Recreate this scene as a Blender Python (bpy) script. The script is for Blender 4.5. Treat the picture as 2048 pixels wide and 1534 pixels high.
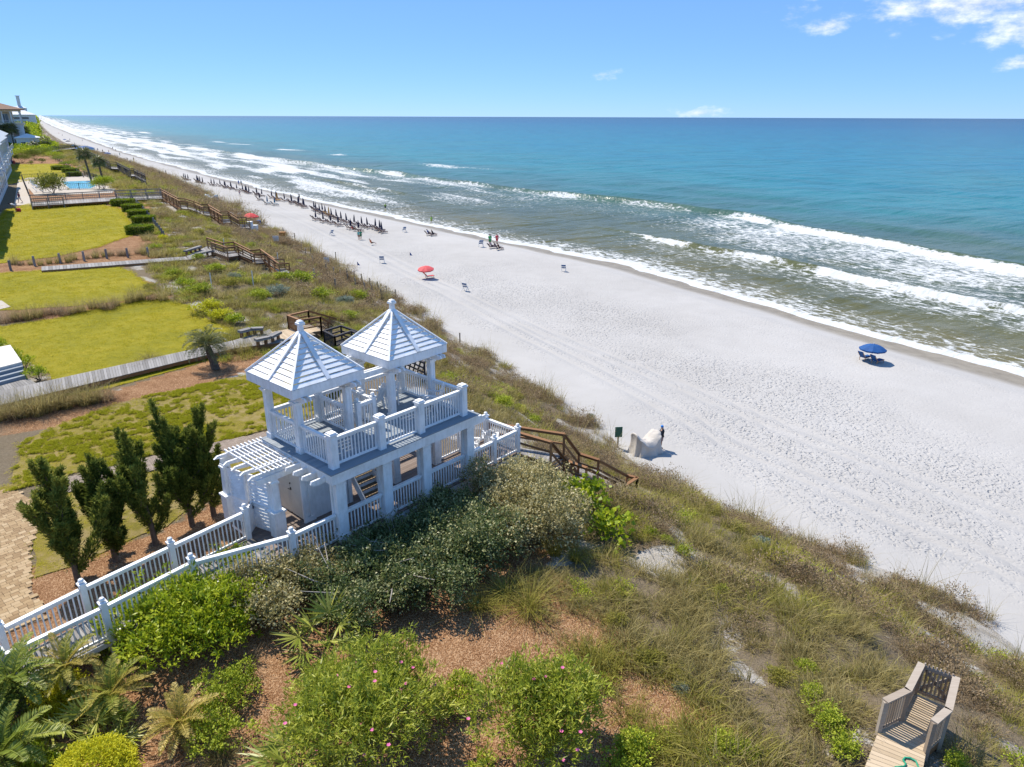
import bpy, bmesh, math, random
import numpy as np
from mathutils import Vector, Matrix, Euler
random.seed(7)
RNG = np.random.default_rng(11)
rad = math.radians
for _o in list(bpy.data.objects):
    bpy.data.objects.remove(_o)
SC = bpy.context.scene
COL = SC.collection

# ------------------------------------------------------------------ camera
CAM_H, FPX, PITCH, ROLL = 23.0, 1420.0, rad(20.6), rad(0.2)
_X = Vector((1, 0, 0)); _D = Vector((0, -math.sin(PITCH), -math.cos(PITCH))); _F = Vector((0, math.cos(PITCH), -math.sin(PITCH)))
_R = _X * math.cos(ROLL) - _D * math.sin(ROLL)
_Dn = _X * math.sin(ROLL) + _D * math.cos(ROLL)
cam_data = bpy.data.cameras.new("camera")
cam = bpy.data.objects.new("camera", cam_data)
COL.objects.link(cam)
cam_data.sensor_width = 36.0
cam_data.lens = FPX / 2048 * 36.0
cam_data.clip_start = 0.1
cam_data.clip_end = 120000
cam.matrix_world = Matrix(((_R.x, -_Dn.x, -_F.x, 0), (_R.y, -_Dn.y, -_F.y, 0), (_R.z, -_Dn.z, -_F.z, CAM_H), (0, 0, 0, 1)))
SC.camera = cam
SC.render.resolution_x, SC.render.resolution_y = 1024, 767

# ------------------------------------------------------------------ light
SUN_AZ, SUN_EL = rad(-47), rad(55)
SUNV = Vector((math.sin(SUN_AZ) * math.cos(SUN_EL), math.cos(SUN_AZ) * math.cos(SUN_EL), math.sin(SUN_EL)))
world = bpy.data.worlds.new("World"); SC.world = world; world.use_nodes = True
wn, wl_ = world.node_tree.nodes, world.node_tree.links
wn.clear()
sky = wn.new('ShaderNodeTexSky'); sky.sky_type = 'NISHITA'; sky.sun_disc = False
sky.sun_elevation = SUN_EL; sky.sun_rotation = SUN_AZ
sky.altitude = 0; sky.air_density = 0.6; sky.dust_density = 0.0; sky.ozone_density = 7.0
def wmath(op, a, b=None, c=None, clamp=False):
    n = wn.new('ShaderNodeMath'); n.operation = op; n.use_clamp = clamp
    for i, v in enumerate((a, b, c)):
        if v is None: continue
        if isinstance(v, (int, float)): n.inputs[i].default_value = v
        else: wl_.new(v, n.inputs[i])
    return n.outputs[0]
hs = wn.new('ShaderNodeHueSaturation'); hs.inputs['Saturation'].default_value = 1.0; hs.inputs['Value'].default_value = 1.0
tint = wn.new('ShaderNodeMix'); tint.data_type = 'RGBA'; tint.blend_type = 'MULTIPLY'; tint.inputs[0].default_value = 1.0
tint.inputs[7].default_value = (.86, .96, 1.05, 1)
wl_.new(sky.outputs[0], tint.inputs[6]); even = wn.new('ShaderNodeMix'); even.data_type = 'RGBA'; even.inputs[0].default_value = .66; even.inputs[7].default_value = (1.0, 2.15, 4.5, 1)
wl_.new(tint.outputs[2], even.inputs[6]); wl_.new(even.outputs[2], hs.inputs['Color'])
bg = wn.new('ShaderNodeBackground'); bg.inputs[1].default_value = 0.15
wl_.new(hs.outputs[0], bg.inputs[0])
tc = wn.new('ShaderNodeTexCoord')
sp = wn.new('ShaderNodeSeparateXYZ'); wl_.new(tc.outputs['Generated'], sp.inputs[0])
az = wmath('ARCTAN2', sp.outputs[0], sp.outputs[1]); el = wmath('ARCSINE', sp.outputs[2])
cmb = wn.new('ShaderNodeCombineXYZ'); wl_.new(az, cmb.inputs[0]); wl_.new(wmath('MULTIPLY', el, 2.2), cmb.inputs[1])
nz = wn.new('ShaderNodeTexNoise'); nz.inputs['Scale'].default_value = 26; nz.inputs['Detail'].default_value = 5; nz.inputs['Roughness'].default_value = 0.62
wl_.new(cmb.outputs[0], nz.inputs['Vector'])
# fair-weather clouds: (azimuth, elevation, half widths in degrees, density), some of them beyond the frame
CLOUDS = [(30.3, 6.9, 8.0, 2.3, 1.15), (33.5, 5.3, 4.6, 1.7, 1.0), (19.3, 6.6, 1.7, .8, .62), (21.7, 5.8, 1.7, .7, .95),
          (6.7, 2.86, 1.5, .45, .6), (14.0, .3, 2.4, .5, 1.0), (33.4, 3.2, 1.9, .6, .95), (60, 10, 10, 3, .9), (-75, 14, 10, 3, .8)]
ae = wn.new('ShaderNodeCombineXYZ'); wl_.new(az, ae.inputs[0]); wl_.new(el, ae.inputs[1])
acc = None
for (a0, e0, wa, we, dn) in CLOUDS:
    q = wn.new('ShaderNodeVectorMath'); q.operation = 'MULTIPLY_ADD'; wl_.new(ae.outputs[0], q.inputs[0])
    q.inputs[1].default_value = (1 / rad(wa), 1 / rad(we), 0); q.inputs[2].default_value = (-a0 / wa, -e0 / we, 0)
    ln = wn.new('ShaderNodeVectorMath'); ln.operation = 'LENGTH'; wl_.new(q.outputs[0], ln.inputs[0])
    m = wmath('MULTIPLY_ADD', ln.outputs['Value'], -dn, dn)
    acc = m if acc is None else wmath('MAXIMUM', acc, m)
v = wmath('ADD', acc, wmath('MULTIPLY_ADD', nz.outputs[0], 2.6, -1.3))
cov = wn.new('ShaderNodeMapRange'); cov.interpolation_type = 'SMOOTHSTEP'
wl_.new(v, cov.inputs[0]); cov.inputs[1].default_value = 0.08; cov.inputs[2].default_value = 1.35; cov.inputs[3].default_value = 0; cov.inputs[4].default_value = 0.88
cov2 = wmath('MULTIPLY', cov.outputs[0], wmath('GREATER_THAN', acc, -0.6))
nz2 = nz
crp = wn.new('ShaderNodeMapRange'); wl_.new(nz2.outputs[0], crp.inputs[0])
crp.inputs[1].default_value = .3; crp.inputs[2].default_value = .65; crp.inputs[3].default_value = .62; crp.inputs[4].default_value = .96
bgc = wn.new('ShaderNodeBackground'); bgc.inputs[0].default_value = (.95, .97, 1, 1)
wl_.new(crp.outputs[0], bgc.inputs[1])
mixw = wn.new('ShaderNodeMixShader'); wl_.new(cov2, mixw.inputs[0]); wl_.new(bg.outputs[0], mixw.inputs[1]); wl_.new(bgc.outputs[0], mixw.inputs[2])
wo = wn.new('ShaderNodeOutputWorld'); wl_.new(mixw.outputs[0], wo.inputs[0])

sl = bpy.data.lights.new("sun", 'SUN'); sl.energy = 5.0; sl.angle = rad(0.53); sl.color = (1.0, 0.93, 0.82)
sun = bpy.data.objects.new("sun", sl); COL.objects.link(sun)
sun.rotation_euler = SUNV.to_track_quat('Z', 'Y').to_euler()
sun.location = (-60, 60, 90)
vs = SC.view_settings; vs.view_transform = 'Standard'; vs.look = 'None'; vs.exposure = 0.45; vs.gamma = 1.0; vs.use_curve_mapping = False
try:
    SC.cycles.max_bounces = 6; SC.cycles.transparent_max_bounces = 6; SC.cycles.diffuse_bounces = 3; SC.cycles.glossy_bounces = 3
    SC.cycles.caustics_reflective = False; SC.cycles.caustics_refractive = False; SC.cycles.sample_clamp_indirect = 4
except Exception: pass

# ------------------------------------------------------------------ pixel -> place
CA, SA = math.cos(rad(32)), math.sin(rad(32))            # the coast runs 32 degrees left of the view
def w2st(x, y): return -x * SA + y * CA, x * CA + y * SA
def st2w(s, t): return -s * SA + t * CA, s * CA + t * SA
def pray(u, v):
    a, b = (u - 1024) / FPX, (v - 767) / FPX
    return _R * a + _Dn * b + _F
def at(u, v, z):
    d = pray(u, v); k = (z - CAM_H) / d.z
    return Vector((d.x * k, d.y * k, z))

def _hash(ix, iy, sd):
    h = (ix.astype(np.int64) * 374761393 + iy.astype(np.int64) * 668265263 + sd * 69069) & 0x7fffffff
    h = ((h ^ (h >> 13)) * 1274126177) & 0x7fffffff
    return ((h ^ (h >> 16)) & 0xffff) / 65535.0
def vnoise(x, y, sd=0):
    x = np.asarray(x, float); y = np.asarray(y, float)
    ix, iy = np.floor(x), np.floor(y); fx, fy = x - ix, y - iy
    fx, fy = fx * fx * (3 - 2 * fx), fy * fy * (3 - 2 * fy)
    a, b, c, d = _hash(ix, iy, sd), _hash(ix + 1, iy, sd), _hash(ix, iy + 1, sd), _hash(ix + 1, iy + 1, sd)
    return (a * (1 - fx) + b * fx) * (1 - fy) + (c * (1 - fx) + d * fx) * fy
def fbm(x, y, sd=0, oct=4):
    r, a, n = 0, 0.5, 0
    for i in range(oct):
        r = r + a * vnoise(np.asarray(x) * 2 ** i, np.asarray(y) * 2 ** i, sd + i * 17); n += a; a *= .5
    return r / n
def sstep(e0, e1, x):
    q = np.clip((np.asarray(x, float) - e0) / (e1 - e0), 0, 1); return q * q * (3 - 2 * q)

def crest(s): return np.interp(s, [-40, 0, 60, 150, 300, 500, 1000, 2200], [13.5, 13.5, 12, 12, 8, 0, -8, -15])
def toe(s): return np.interp(s, [-40, 0, 8, 13, 20, 30, 36, 47, 57, 79, 113, 150, 220, 336, 467, 713, 1064, 2160, 6000], [30, 30, 30.5, 32, 30, 28.3, 30.3, 31, 31.5, 32.7, 34.3, 35.2, 36.5, 34.5, 24.5, 14, 8, 0, -20])
def wline(s): return np.interp(s, [-80, 28, 50, 72, 89, 121, 160, 218, 338, 548, 1064, 2160, 6000], [74, 74.8, 75.3, 76.9, 77.2, 72.7, 68.5, 61.6, 53.9, 43.3, 32.9, 18.3, -5])
def lawnz(s): return 8.6 + 0.8 * np.clip((np.asarray(s, float) - 45) / 90, 0, 1)
def terr(s, t):
    s = np.asarray(s, float); t = np.asarray(t, float)
    c, to, w = crest(s), toe(s), wline(s); zl = lawnz(s)
    q = np.clip((t - c) / (to - c), 0, 1)
    # plateau, rounded brow, slope to the toe
    zd = zl + (2.1 - zl) * (0.12 * sstep(0, .35, q) + 0.88 * sstep(.16, 1.0, q) * (0.55 + 0.45 * q))
    amp = np.clip((t - c + 1.5) / 4, 0, 1) * np.clip((to + 1 - t) / 5, 0, 1)
    zd = zd + amp * ((fbm(s / 7, t / 6, 3, 3) - .5) * 1.5 + (fbm(s / 2.2, t / 2.2, 9, 2) - .5) * .35)
    zb = 2.1 - .6 * np.clip((t - to) / 12, 0, 1) - .25 * np.clip((t - to - 12) / np.maximum(w - 9 - to - 12, 1), 0, 1)
    zb = zb + (fbm(s / 9, t / 6, 31, 3) - .5) * .28 * np.clip((t - to) / 3, 0, 1) * np.clip((w - 10 - t) / 6, 0, 1)
    zf = 1.25 * (1 - np.clip((t - (w - 9)) / 9, 0, 1)) ** 1.2 - .0
    zu = -0.045 * (t - w)
    z = np.where(t < to, zd, np.where(t < w - 9, zb, np.where(t < w, zf, zu)))
    return z
def gz(x, y):
    s, t = w2st(x, y); return float(terr(s, t))
_KS = 6.0 * 1.012 ** np.arange(580)
def grd(u, v, up=0.0):
    """where the view ray of a pixel meets the terrain (raised by up)"""
    d = pray(u, v); k = _KS
    for it in range(3):
        x, y, z = d.x * k, d.y * k, CAM_H + d.z * k
        hit = z < terr(*w2st(x, y)) + up
        i = max(1, int(np.argmax(hit))) if hit.any() else len(k) - 1
        k = np.linspace(k[i - 1], k[i], 40)
    kk = k[20]; x, y = d.x * kk, d.y * kk
    return Vector((x, y, gz(x, y) + up))

# ------------------------------------------------------------------ materials
def nmat(name, col, rough=.8, spec=.3):
    m = bpy.data.materials.new(name); m.use_nodes = True
    b = m.node_tree.nodes['Principled BSDF']
    b.inputs['Base Color'].default_value = (*col, 1); b.inputs['Roughness'].default_value = rough
    b.inputs['Specular IOR Level'].default_value = spec
    return m, m.node_tree.nodes, m.node_tree.links, b
class NT:
    """small helper around a node tree"""
    def __init__(s, name, rough=.8, spec=.3):
        s.m, s.n, s.l, s.b = nmat(name, (.5, .5, .5), rough, spec)
        s._co = None
    def co(s, kind='Object'):
        if s._co is None: s._co = s.n.new('ShaderNodeTexCoord')
        return s._co.outputs[kind]
    def pos(s):
        g = s.n.new('ShaderNodeNewGeometry'); return g.outputs['Position']
    def noise(s, scale, detail=4, rough=.55, vec=None, dist=0):
        n = s.n.new('ShaderNodeTexNoise'); n.inputs['Scale'].default_value = scale; n.inputs['Detail'].default_value = detail
        n.inputs['Roughness'].default_value = rough; n.inputs['Distortion'].default_value = dist
        s.l.new(vec if vec is not None else s.pos(), n.inputs['Vector']); return n.outputs[0]
    def voro(s, scale, vec=None, feature='F1', out='Distance', rnd=1.0):
        n = s.n.new('ShaderNodeTexVoronoi'); n.feature = feature; n.inputs['Scale'].default_value = scale; n.inputs['Randomness'].default_value = rnd
        s.l.new(vec if vec is not None else s.pos(), n.inputs['Vector']); return n.outputs[out]
    def math(s, op, a, b=None, c=None, clamp=False):
        n = s.n.new('ShaderNodeMath'); n.operation = op; n.use_clamp = clamp
        for i, v in enumerate((a, b, c)):
            if v is None: continue
            if isinstance(v, (int, float)): n.inputs[i].default_value = v
            else: s.l.new(v, n.inputs[i])
        return n.outputs[0]
    def rng(s, x, a, b, c=0., d=1., smooth=True):
        n = s.n.new('ShaderNodeMapRange'); n.interpolation_type = 'SMOOTHSTEP' if smooth else 'LINEAR'
        s.l.new(x, n.inputs[0])
        for i, v in enumerate((a, b, c, d)): n.inputs[i + 1].default_value = v
        return n.outputs[0]
    def mix(s, f, a, b, mode='MIX'):
        n = s.n.new('ShaderNodeMix'); n.data_type = 'RGBA'; n.blend_type = mode
        for sock, v in ((n.inputs[0], f), (n.inputs[6], a), (n.inputs[7], b)):
            if isinstance(v, (int, float)): sock.default_value = v
            elif isinstance(v, tuple): sock.default_value = (*v, 1)
            else: s.l.new(v, sock)
        return n.outputs[2]
    def ramp(s, x, stops):
        n = s.n.new('ShaderNodeValToRGB'); e = n.color_ramp.elements
        while len(e) < len(stops): e.new(.5)
        for q, (p, c) in zip(e, stops): q.position = p; q.color = (*c, 1)
        s.l.new(x, n.inputs[0]); return n.outputs[0]
    def attr(s, name, out='Fac'):
        n = s.n.new('ShaderNodeAttribute'); n.attribute_name = name; return n.outputs[out]
    def objrand(s):
        n = s.n.new('ShaderNodeObjectInfo'); return n.outputs['Random']
    def mapping(s, vec, scale=(1, 1, 1), rot=(0, 0, 0)):
        n = s.n.new('ShaderNodeMapping'); n.inputs['Scale'].default_value = scale; n.inputs['Rotation'].default_value = rot
        s.l.new(vec, n.inputs[0]); return n.outputs[0]
    def bump(s, h, dist=.02, strength=1., normal=None):
        n = s.n.new('ShaderNodeBump'); n.inputs['Distance'].default_value = dist; n.inputs['Strength'].default_value = strength
        s.l.new(h, n.inputs['Height'])
        if normal is not None: s.l.new(normal, n.inputs['Normal'])
        return n.outputs[0]
    def set(s, key, v):
        if isinstance(v, (int, float)): s.b.inputs[key].default_value = v
        elif isinstance(v, tuple): s.b.inputs[key].default_value = (*v, 1)
        else: s.l.new(v, s.b.inputs[key])
def simple(name, col, rough=.7, var=.15, scale=3., spec=.3, bump=0.0, bscale=20.):
    """plain coloured surface with uneven tone and fine relief"""
    t = NT(name, rough, spec)
    n = t.noise(scale, 5, .6, t.co())
    dark = tuple(c * (1 - var * 1.4) for c in col); lite = tuple(min(1, c * (1 + var)) for c in col)
    t.set('Base Color', t.ramp(n, [(.25, dark), (.75, lite)]))
    if bump: t.set('Normal', t.bump(t.noise(bscale, 4, .6, t.co()), bump))
    return t.m
def leafmat(name, c1, c2, c3, rough=.55, trans=.35, spec=.35):
    """foliage: tone by leaf (attribute var) and by plant; light also passes through the leaf"""
    t = NT(name, rough, spec)
    a = t.attr('var')
    mix = t.math('ADD', t.math('MULTIPLY', a, .8), t.math('MULTIPLY', t.objrand(), .2))
    colr = t.ramp(mix, [(.0, c1), (.5, c2), (1., c3)])
    t.set('Base Color', colr)
    tr = t.n.new('ShaderNodeBsdfTranslucent'); t.l.new(colr, tr.inputs[0])
    ms = t.n.new('ShaderNodeMixShader'); ms.inputs[0].default_value = trans
    out = t.n['Material Output']
    t.l.new(t.b.outputs[0], ms.inputs[1]); t.l.new(tr.outputs[0], ms.inputs[2]); t.l.new(ms.outputs[0], out.inputs[0])
    return t.m

# ------------------------------------------------------------------ mesh helpers
def link(name, mesh, parent=None, loc=None):
    o = bpy.data.objects.new(name, mesh); COL.objects.link(o)
    if parent is not None: o.parent = parent
    if loc is not None: o.location = loc
    return o
def fastmesh(name, V, F, mat=None, smooth=False, attrs=None, fattr=None):
    V = np.asarray(V, np.float32).reshape(-1, 3); F = np.asarray(F, np.int32)
    m = bpy.data.meshes.new(name); k = F.shape[1]
    m.vertices.add(len(V)); m.vertices.foreach_set('co', V.ravel())
    m.loops.add(F.size); m.loops.foreach_set('vertex_index', F.ravel())
    m.polygons.add(len(F)); m.polygons.foreach_set('loop_start', np.arange(0, F.size, k, dtype=np.int32))
    m.polygons.foreach_set('loop_total', np.full(len(F), k, np.int32))
    if smooth: m.polygons.foreach_set('use_smooth', np.ones(len(F), bool))
    for dom, dct in (('POINT', attrs), ('FACE', fattr)):
        for nm, arr in (dct or {}).items():
            at_ = m.attributes.new(nm, 'FLOAT', dom); at_.data.foreach_set('value', np.asarray(arr, np.float32).ravel())
    m.update(calc_edges=True); m.validate()
    if mat is not None: m.materials.append(mat)
    return m
class MB:
    """collects boxes, beams, tubes into one mesh"""
    def __init__(s): s.v, s.f = [], []
    def add(s, vs, fs):
        k = len(s.v); s.v += [tuple(q) for q in vs]; s.f += [tuple(i + k for i in q) for q in fs]; return s
    def box(s, x0, x1, y0, y1, z0, z1):
        return s.add([(x0, y0, z0), (x1, y0, z0), (x1, y1, z0), (x0, y1, z0), (x0, y0, z1), (x1, y0, z1), (x1, y1, z1), (x0, y1, z1)],
                     [(0, 3, 2, 1), (4, 5, 6, 7), (0, 1, 5, 4), (1, 2, 6, 5), (2, 3, 7, 6), (3, 0, 4, 7)])
    def beam(s, p, q, w, h, up=(0, 0, 1)):
        p, q = Vector(p), Vector(q); d = (q - p).normalized(); u = Vector(up)
        r = d.cross(u)
        if r.length < 1e-4: r = d.cross(Vector((1, 0, 0)))
        r.normalize(); u = r.cross(d).normalized(); r = r * w / 2; u = u * h / 2
        c = []
        for e in (p, q): c += [e - r - u, e + r - u, e + r + u, e - r + u]
        return s.add(c, [(0, 1, 2, 3), (7, 6, 5, 4), (0, 4, 5, 1), (1, 5, 6, 2), (2, 6, 7, 3), (3, 7, 4, 0)])
    def tube(s, pts, rs, n=6, cap=True):
        pts = [Vector(p) for p in pts]
        if isinstance(rs, (int, float)): rs = [rs] * len(pts)
        k = len(s.v)
        for i, p in enumerate(pts):
            d = (pts[min(i + 1, len(pts) - 1)] - pts[max(i - 1, 0)])
            if d.length < 1e-6: d = Vector((0, 0, 1))
            d.normalize()
            a = d.cross(Vector((0, 0, 1)) if abs(d.z) < .95 else Vector((1, 0, 0))).normalized(); b = d.cross(a)
            for j in range(n):
                t = 2 * math.pi * j / n; s.v.append(tuple(p + (a * math.cos(t) + b * math.sin(t)) * rs[i]))
        for i in range(len(pts) - 1):
            for j in range(n):
                j2 = (j + 1) % n; s.f.append((k + i * n + j, k + i * n + j2, k + (i + 1) * n + j2, k + (i + 1) * n + j))
        if cap:
            s.f.append(tuple(k + j for j in range(n))[::-1]); s.f.append(tuple(k + (len(pts) - 1) * n + j for j in range(n)))
        return s
    def lathe(s, prof, n=8, c=(0, 0), rot=0.0):
        k = len(s.v)
        for r, z in prof:
            for j in range(n):
                t = 2 * math.pi * j / n + rot; s.v.append((c[0] + r * math.cos(t), c[1] + r * math.sin(t), z))
        for i in range(len(prof) - 1):
            for j in range(n):
                j2 = (j + 1) % n; s.f.append((k + i * n + j, k + i * n + j2, k + (i + 1) * n + j2, k + (i + 1) * n + j))
        s.f.append(tuple(k + j for j in range(n))[::-1]); s.f.append(tuple(k + (len(prof) - 1) * n + j for j in range(n)))
        return s
    def mesh(s, name, mat, smooth=False):
        m = bpy.data.meshes.new(name); m.from_pydata([tuple(v) for v in s.v], [], s.f); m.update()
        if mat: m.materials.append(mat)
        if smooth: m.polygons.foreach_set('use_smooth', np.ones(len(m.polygons), bool))
        return m
    def obj(s, name, mat, parent=None, loc=None, smooth=False, bevel=0):
        o = link(name, s.mesh(name, mat, smooth), parent, loc)
        if bevel:
            b = o.modifiers.new('bevel', 'BEVEL'); b.width = bevel; b.segments = 1
        return o
def empty(name, loc=(0, 0, 0), rz=0.0):
    o = bpy.data.objects.new(name, None); COL.objects.link(o); o.location = loc; o.rotation_euler = (0, 0, rz); o.empty_display_size = .3
    return o
def tag(o, label=None, cat=None, group=None, kind=None):
    if label: o['label'] = label
    if cat: o['category'] = cat
    if group: o['group'] = group
    if kind: o['kind'] = kind
    return o
def dup(o, parent=None):
    c = o.copy(); COL.objects.link(c); c.parent = parent
    for ch in list(o.children): dup(ch, c)
    return c
def polysheet(name, pts, mat, up=.03, kind='structure', step=1.0, wob=.0, thick=0.0, sd=1):
    """a flat-lying sheet with the given outline, draped just above the terrain"""
    P = []
    n = len(pts)
    for i in range(n):
        a, b = Vector((*pts[i][:2], 0)), Vector((*pts[(i + 1) % n][:2], 0))
        k = max(1, int((b - a).length / step))
        nn = Vector((-(b - a).y, (b - a).x, 0)).normalized()
        for j in range(k):
            q = a.lerp(b, j / k)
            w = (float(vnoise(q.x / 1.1, q.y / 1.1, sd)) - .5) * 2 * wob
            q = q + nn * w; P.append((q.x, q.y))
    bm = bmesh.new()
    vs = [bm.verts.new((x, y, 0)) for x, y in P]
    f = bm.faces.new(vs)
    bmesh.ops.triangulate(bm, faces=[f])
    for _ in range(3):
        es = [e for e in bm.edges if e.calc_length() > 6]
        if not es: break
        bmesh.ops.subdivide_edges(bm, edges=es, cuts=1)
        bmesh.ops.triangulate(bm, faces=[f for f in bm.faces if len(f.verts) > 3])
    for v in bm.verts: v.co.z = gz(v.co.x, v.co.y) + up
    bmesh.ops.recalc_face_normals(bm, faces=bm.faces)
    if bm.faces and sum(f.normal.z for f in bm.faces) < 0: bmesh.ops.reverse_faces(bm, faces=bm.faces)
    m = bpy.data.meshes.new(name); bm.to_mesh(m); bm.free(); m.materials.append(mat)
    o = link(name, m); o['kind'] = kind
    return o
_RES = {}
def scatter(name, P, rot, scl, idx, variants, kind='stuff', label=None, cat=None, tilt=None, group=None):
    """stuff: one object that repeats small plant meshes over its points"""
    P = np.asarray(P, np.float32).reshape(-1, 3)
    m = bpy.data.meshes.new(name); m.vertices.add(len(P)); m.vertices.foreach_set('co', P.ravel())
    R = np.zeros((len(P), 3), np.float32); R[:, 2] = rot
    if tilt is not None: R[:, 0] = tilt[0]; R[:, 1] = tilt[1]
    a = m.attributes.new('rot', 'FLOAT_VECTOR', 'POINT'); a.data.foreach_set('vector', R.ravel())
    a = m.attributes.new('scl', 'FLOAT', 'POINT'); a.data.foreach_set('value', np.asarray(scl, np.float32))
    a = m.attributes.new('idx', 'INT', 'POINT'); a.data.foreach_set('value', np.asarray(idx, np.int32))
    o = link(name, m)
    col = bpy.data.collections.new(name + '_kinds')
    for i, me in enumerate(variants):
        ob = bpy.data.objects.new('%02d_%s' % (i, name), me); col.objects.link(ob)
    ng = bpy.data.node_groups.new(name + '_scatter', 'GeometryNodeTree')
    ng.interface.new_socket('Geometry', in_out='INPUT', socket_type='NodeSocketGeometry')
    ng.interface.new_socket('Geometry', in_out='OUTPUT', socket_type='NodeSocketGeometry')
    N, Lk = ng.nodes, ng.links
    gi, go = N.new('NodeGroupInput'), N.new('NodeGroupOutput')
    ci = N.new('GeometryNodeCollectionInfo'); ci.inputs['Collection'].default_value = col
    ci.inputs['Separate Children'].default_value = True; ci.inputs['Reset Children'].default_value = True
    ip = N.new('GeometryNodeInstanceOnPoints'); ip.inputs['Pick Instance'].default_value = True
    def na(nm, ty):
        q = N.new('GeometryNodeInputNamedAttribute'); q.data_type = ty; q.inputs['Name'].default_value = nm; return q.outputs[0]
    Lk.new(gi.outputs[0], ip.inputs['Points']); Lk.new(ci.outputs[0], ip.inputs['Instance'])
    Lk.new(na('idx', 'INT'), ip.inputs['Instance Index'])
    er = N.new('FunctionNodeEulerToRotation'); Lk.new(na('rot', 'FLOAT_VECTOR'), er.inputs[0]); Lk.new(er.outputs[0], ip.inputs['Rotation'])
    Lk.new(na('scl', 'FLOAT'), ip.inputs['Scale'])
    Lk.new(ip.outputs[0], go.inputs[0])
    md = o.modifiers.new('scatter', 'NODES'); md.node_group = ng
    if variants and variants[0].materials: m.materials.append(variants[0].materials[0])
    tag(o, label, cat, group, kind)
    return o
# ================================================================== the setting
def inpoly(x, y, poly):
    x = np.asarray(x); y = np.asarray(y); r = np.zeros(x.shape, bool); n = len(poly)
    for i in range(n):
        x0, y0 = poly[i][:2]; x1, y1 = poly[(i + 1) % n][:2]
        c = ((y0 > y) != (y1 > y)) & (x < (x1 - x0) * (y - y0) / (y1 - y0 + 1e-12) + x0); r ^= c
    return r
def pixpoly(pts, z=None):
    return [tuple(grd(u, v))[:2] if z is None else tuple(at(u, v, z))[:2] for u, v in pts]

# ---- ground materials
def mat_dune():
    t = NT('dune_sand', .9, .1)
    n1 = t.noise(.9, 5, .65); n2 = t.noise(14, 4, .6); n3 = t.noise(60, 2)
    sand = t.ramp(n1, [(.3, (.27, .235, .185)), (.5, (.39, .36, .315)), (.7, (.47, .45, .42))])
    litter = t.ramp(t.math('ADD', t.math('MULTIPLY', n2, .6), t.math('MULTIPLY', n3, .4)), [(.3, (.085, .062, .034)), (.7, (.23, .175, .105))])  # tan plant litter, darkened further to paint shaded gaps between the tufts
    lit = t.rng(t.math('ADD', t.attr('bare'), t.math('MULTIPLY', t.math('SUBTRACT', n2, .5), .2)), .625, .68, .92, .05)
    sand = t.mix(lit, sand, litter)
    fine = t.voro(42, t.mapping(t.pos(), (1, .35, 1), (0, 0, .6)))
    fine2 = t.voro(42, t.mapping(t.pos(), (.3, 1.1, 1), (0, 0, .2)))
    straw = t.ramp(t.math('ADD', t.math('MULTIPLY', fine, .55), t.math('MULTIPLY', t.math('ADD', fine2, t.noise(1.2, 4, .6)), .35)), [(.24, (.038, .017, .009)), (.46, (.15, .068, .030)), (.64, (.27, .14, .066)), (.82, (.44, .28, .16))])
    at_ = t.attr('straw')
    f = t.rng(t.math('ADD', at_, t.math('MULTIPLY', t.math('SUBTRACT', n2, .5), .9)), .3, .7)
    t.set('Base Color', t.mix(f, sand, straw))
    h = t.math('ADD', t.math('MULTIPLY', n2, .7), t.math('ADD', t.math('MULTIPLY', fine, .35), t.math('MULTIPLY', n3, .2)))
    t.set('Normal', t.bump(h, .08, .9)); return t.m
def mat_beach():
    t = NT('white_beach_sand', .85, .15)
    p = t.pos()
    n1 = t.noise(.05, 4, .6); n2 = t.noise(.5, 4, .6)
    dry = t.ramp(t.math('ADD', t.math('MULTIPLY', n1, .7), t.math('MULTIPLY', n2, .3)), [(.3, (.345, .33, .31)), (.7, (.435, .42, .40))])
    wet = t.attr('wet')
    col = t.mix(wet, dry, t.ramp(t.noise(.7, 3), [(.3, (.20, .165, .115)), (.7, (.28, .24, .175))]))
    t.set('Base Color', col)
    # trampled sand: overlapping dents
    pd = t.mapping(p, (1, 1, .2))
    w = t.n.new('ShaderNodeVectorMath'); w.operation = 'ADD'
    nv = t.n.new('ShaderNodeTexNoise'); nv.inputs['Scale'].default_value = 1.3; t.l.new(p, nv.inputs['Vector'])
    sc = t.n.new('ShaderNodeVectorMath'); sc.operation = 'SCALE'; sc.inputs['Scale'].default_value = .7; t.l.new(nv.outputs['Color'], sc.inputs[0])
    t.l.new(pd, w.inputs[0]); t.l.new(sc.outputs[0], w.inputs[1])
    v1 = t.rng(t.voro(2.6, w.outputs[0]), .05, .5); v2 = t.rng(t.voro(5.2, w.outputs[0]), .05, .5)
    h = t.math('ADD', t.math('MULTIPLY', v1, .9), t.math('MULTIPLY', v2, .5))
    patch = t.rng(t.noise(.07, 3, .6), .3, .62, .35, 1.0)
    h = t.math('MULTIPLY', h, t.math('MULTIPLY', t.attr('rough'), patch))
    h = t.math('ADD', h, t.math('MULTIPLY', t.noise(9, 3, .6), .10))
    h = t.math('ADD', h, t.math('MULTIPLY', t.attr('trk'), .6))
    t.set('Normal', t.bump(h, .10, 1.0))
    t.set('Roughness', t.rng(wet, 0, 1, .9, .45)); return t.m
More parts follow.
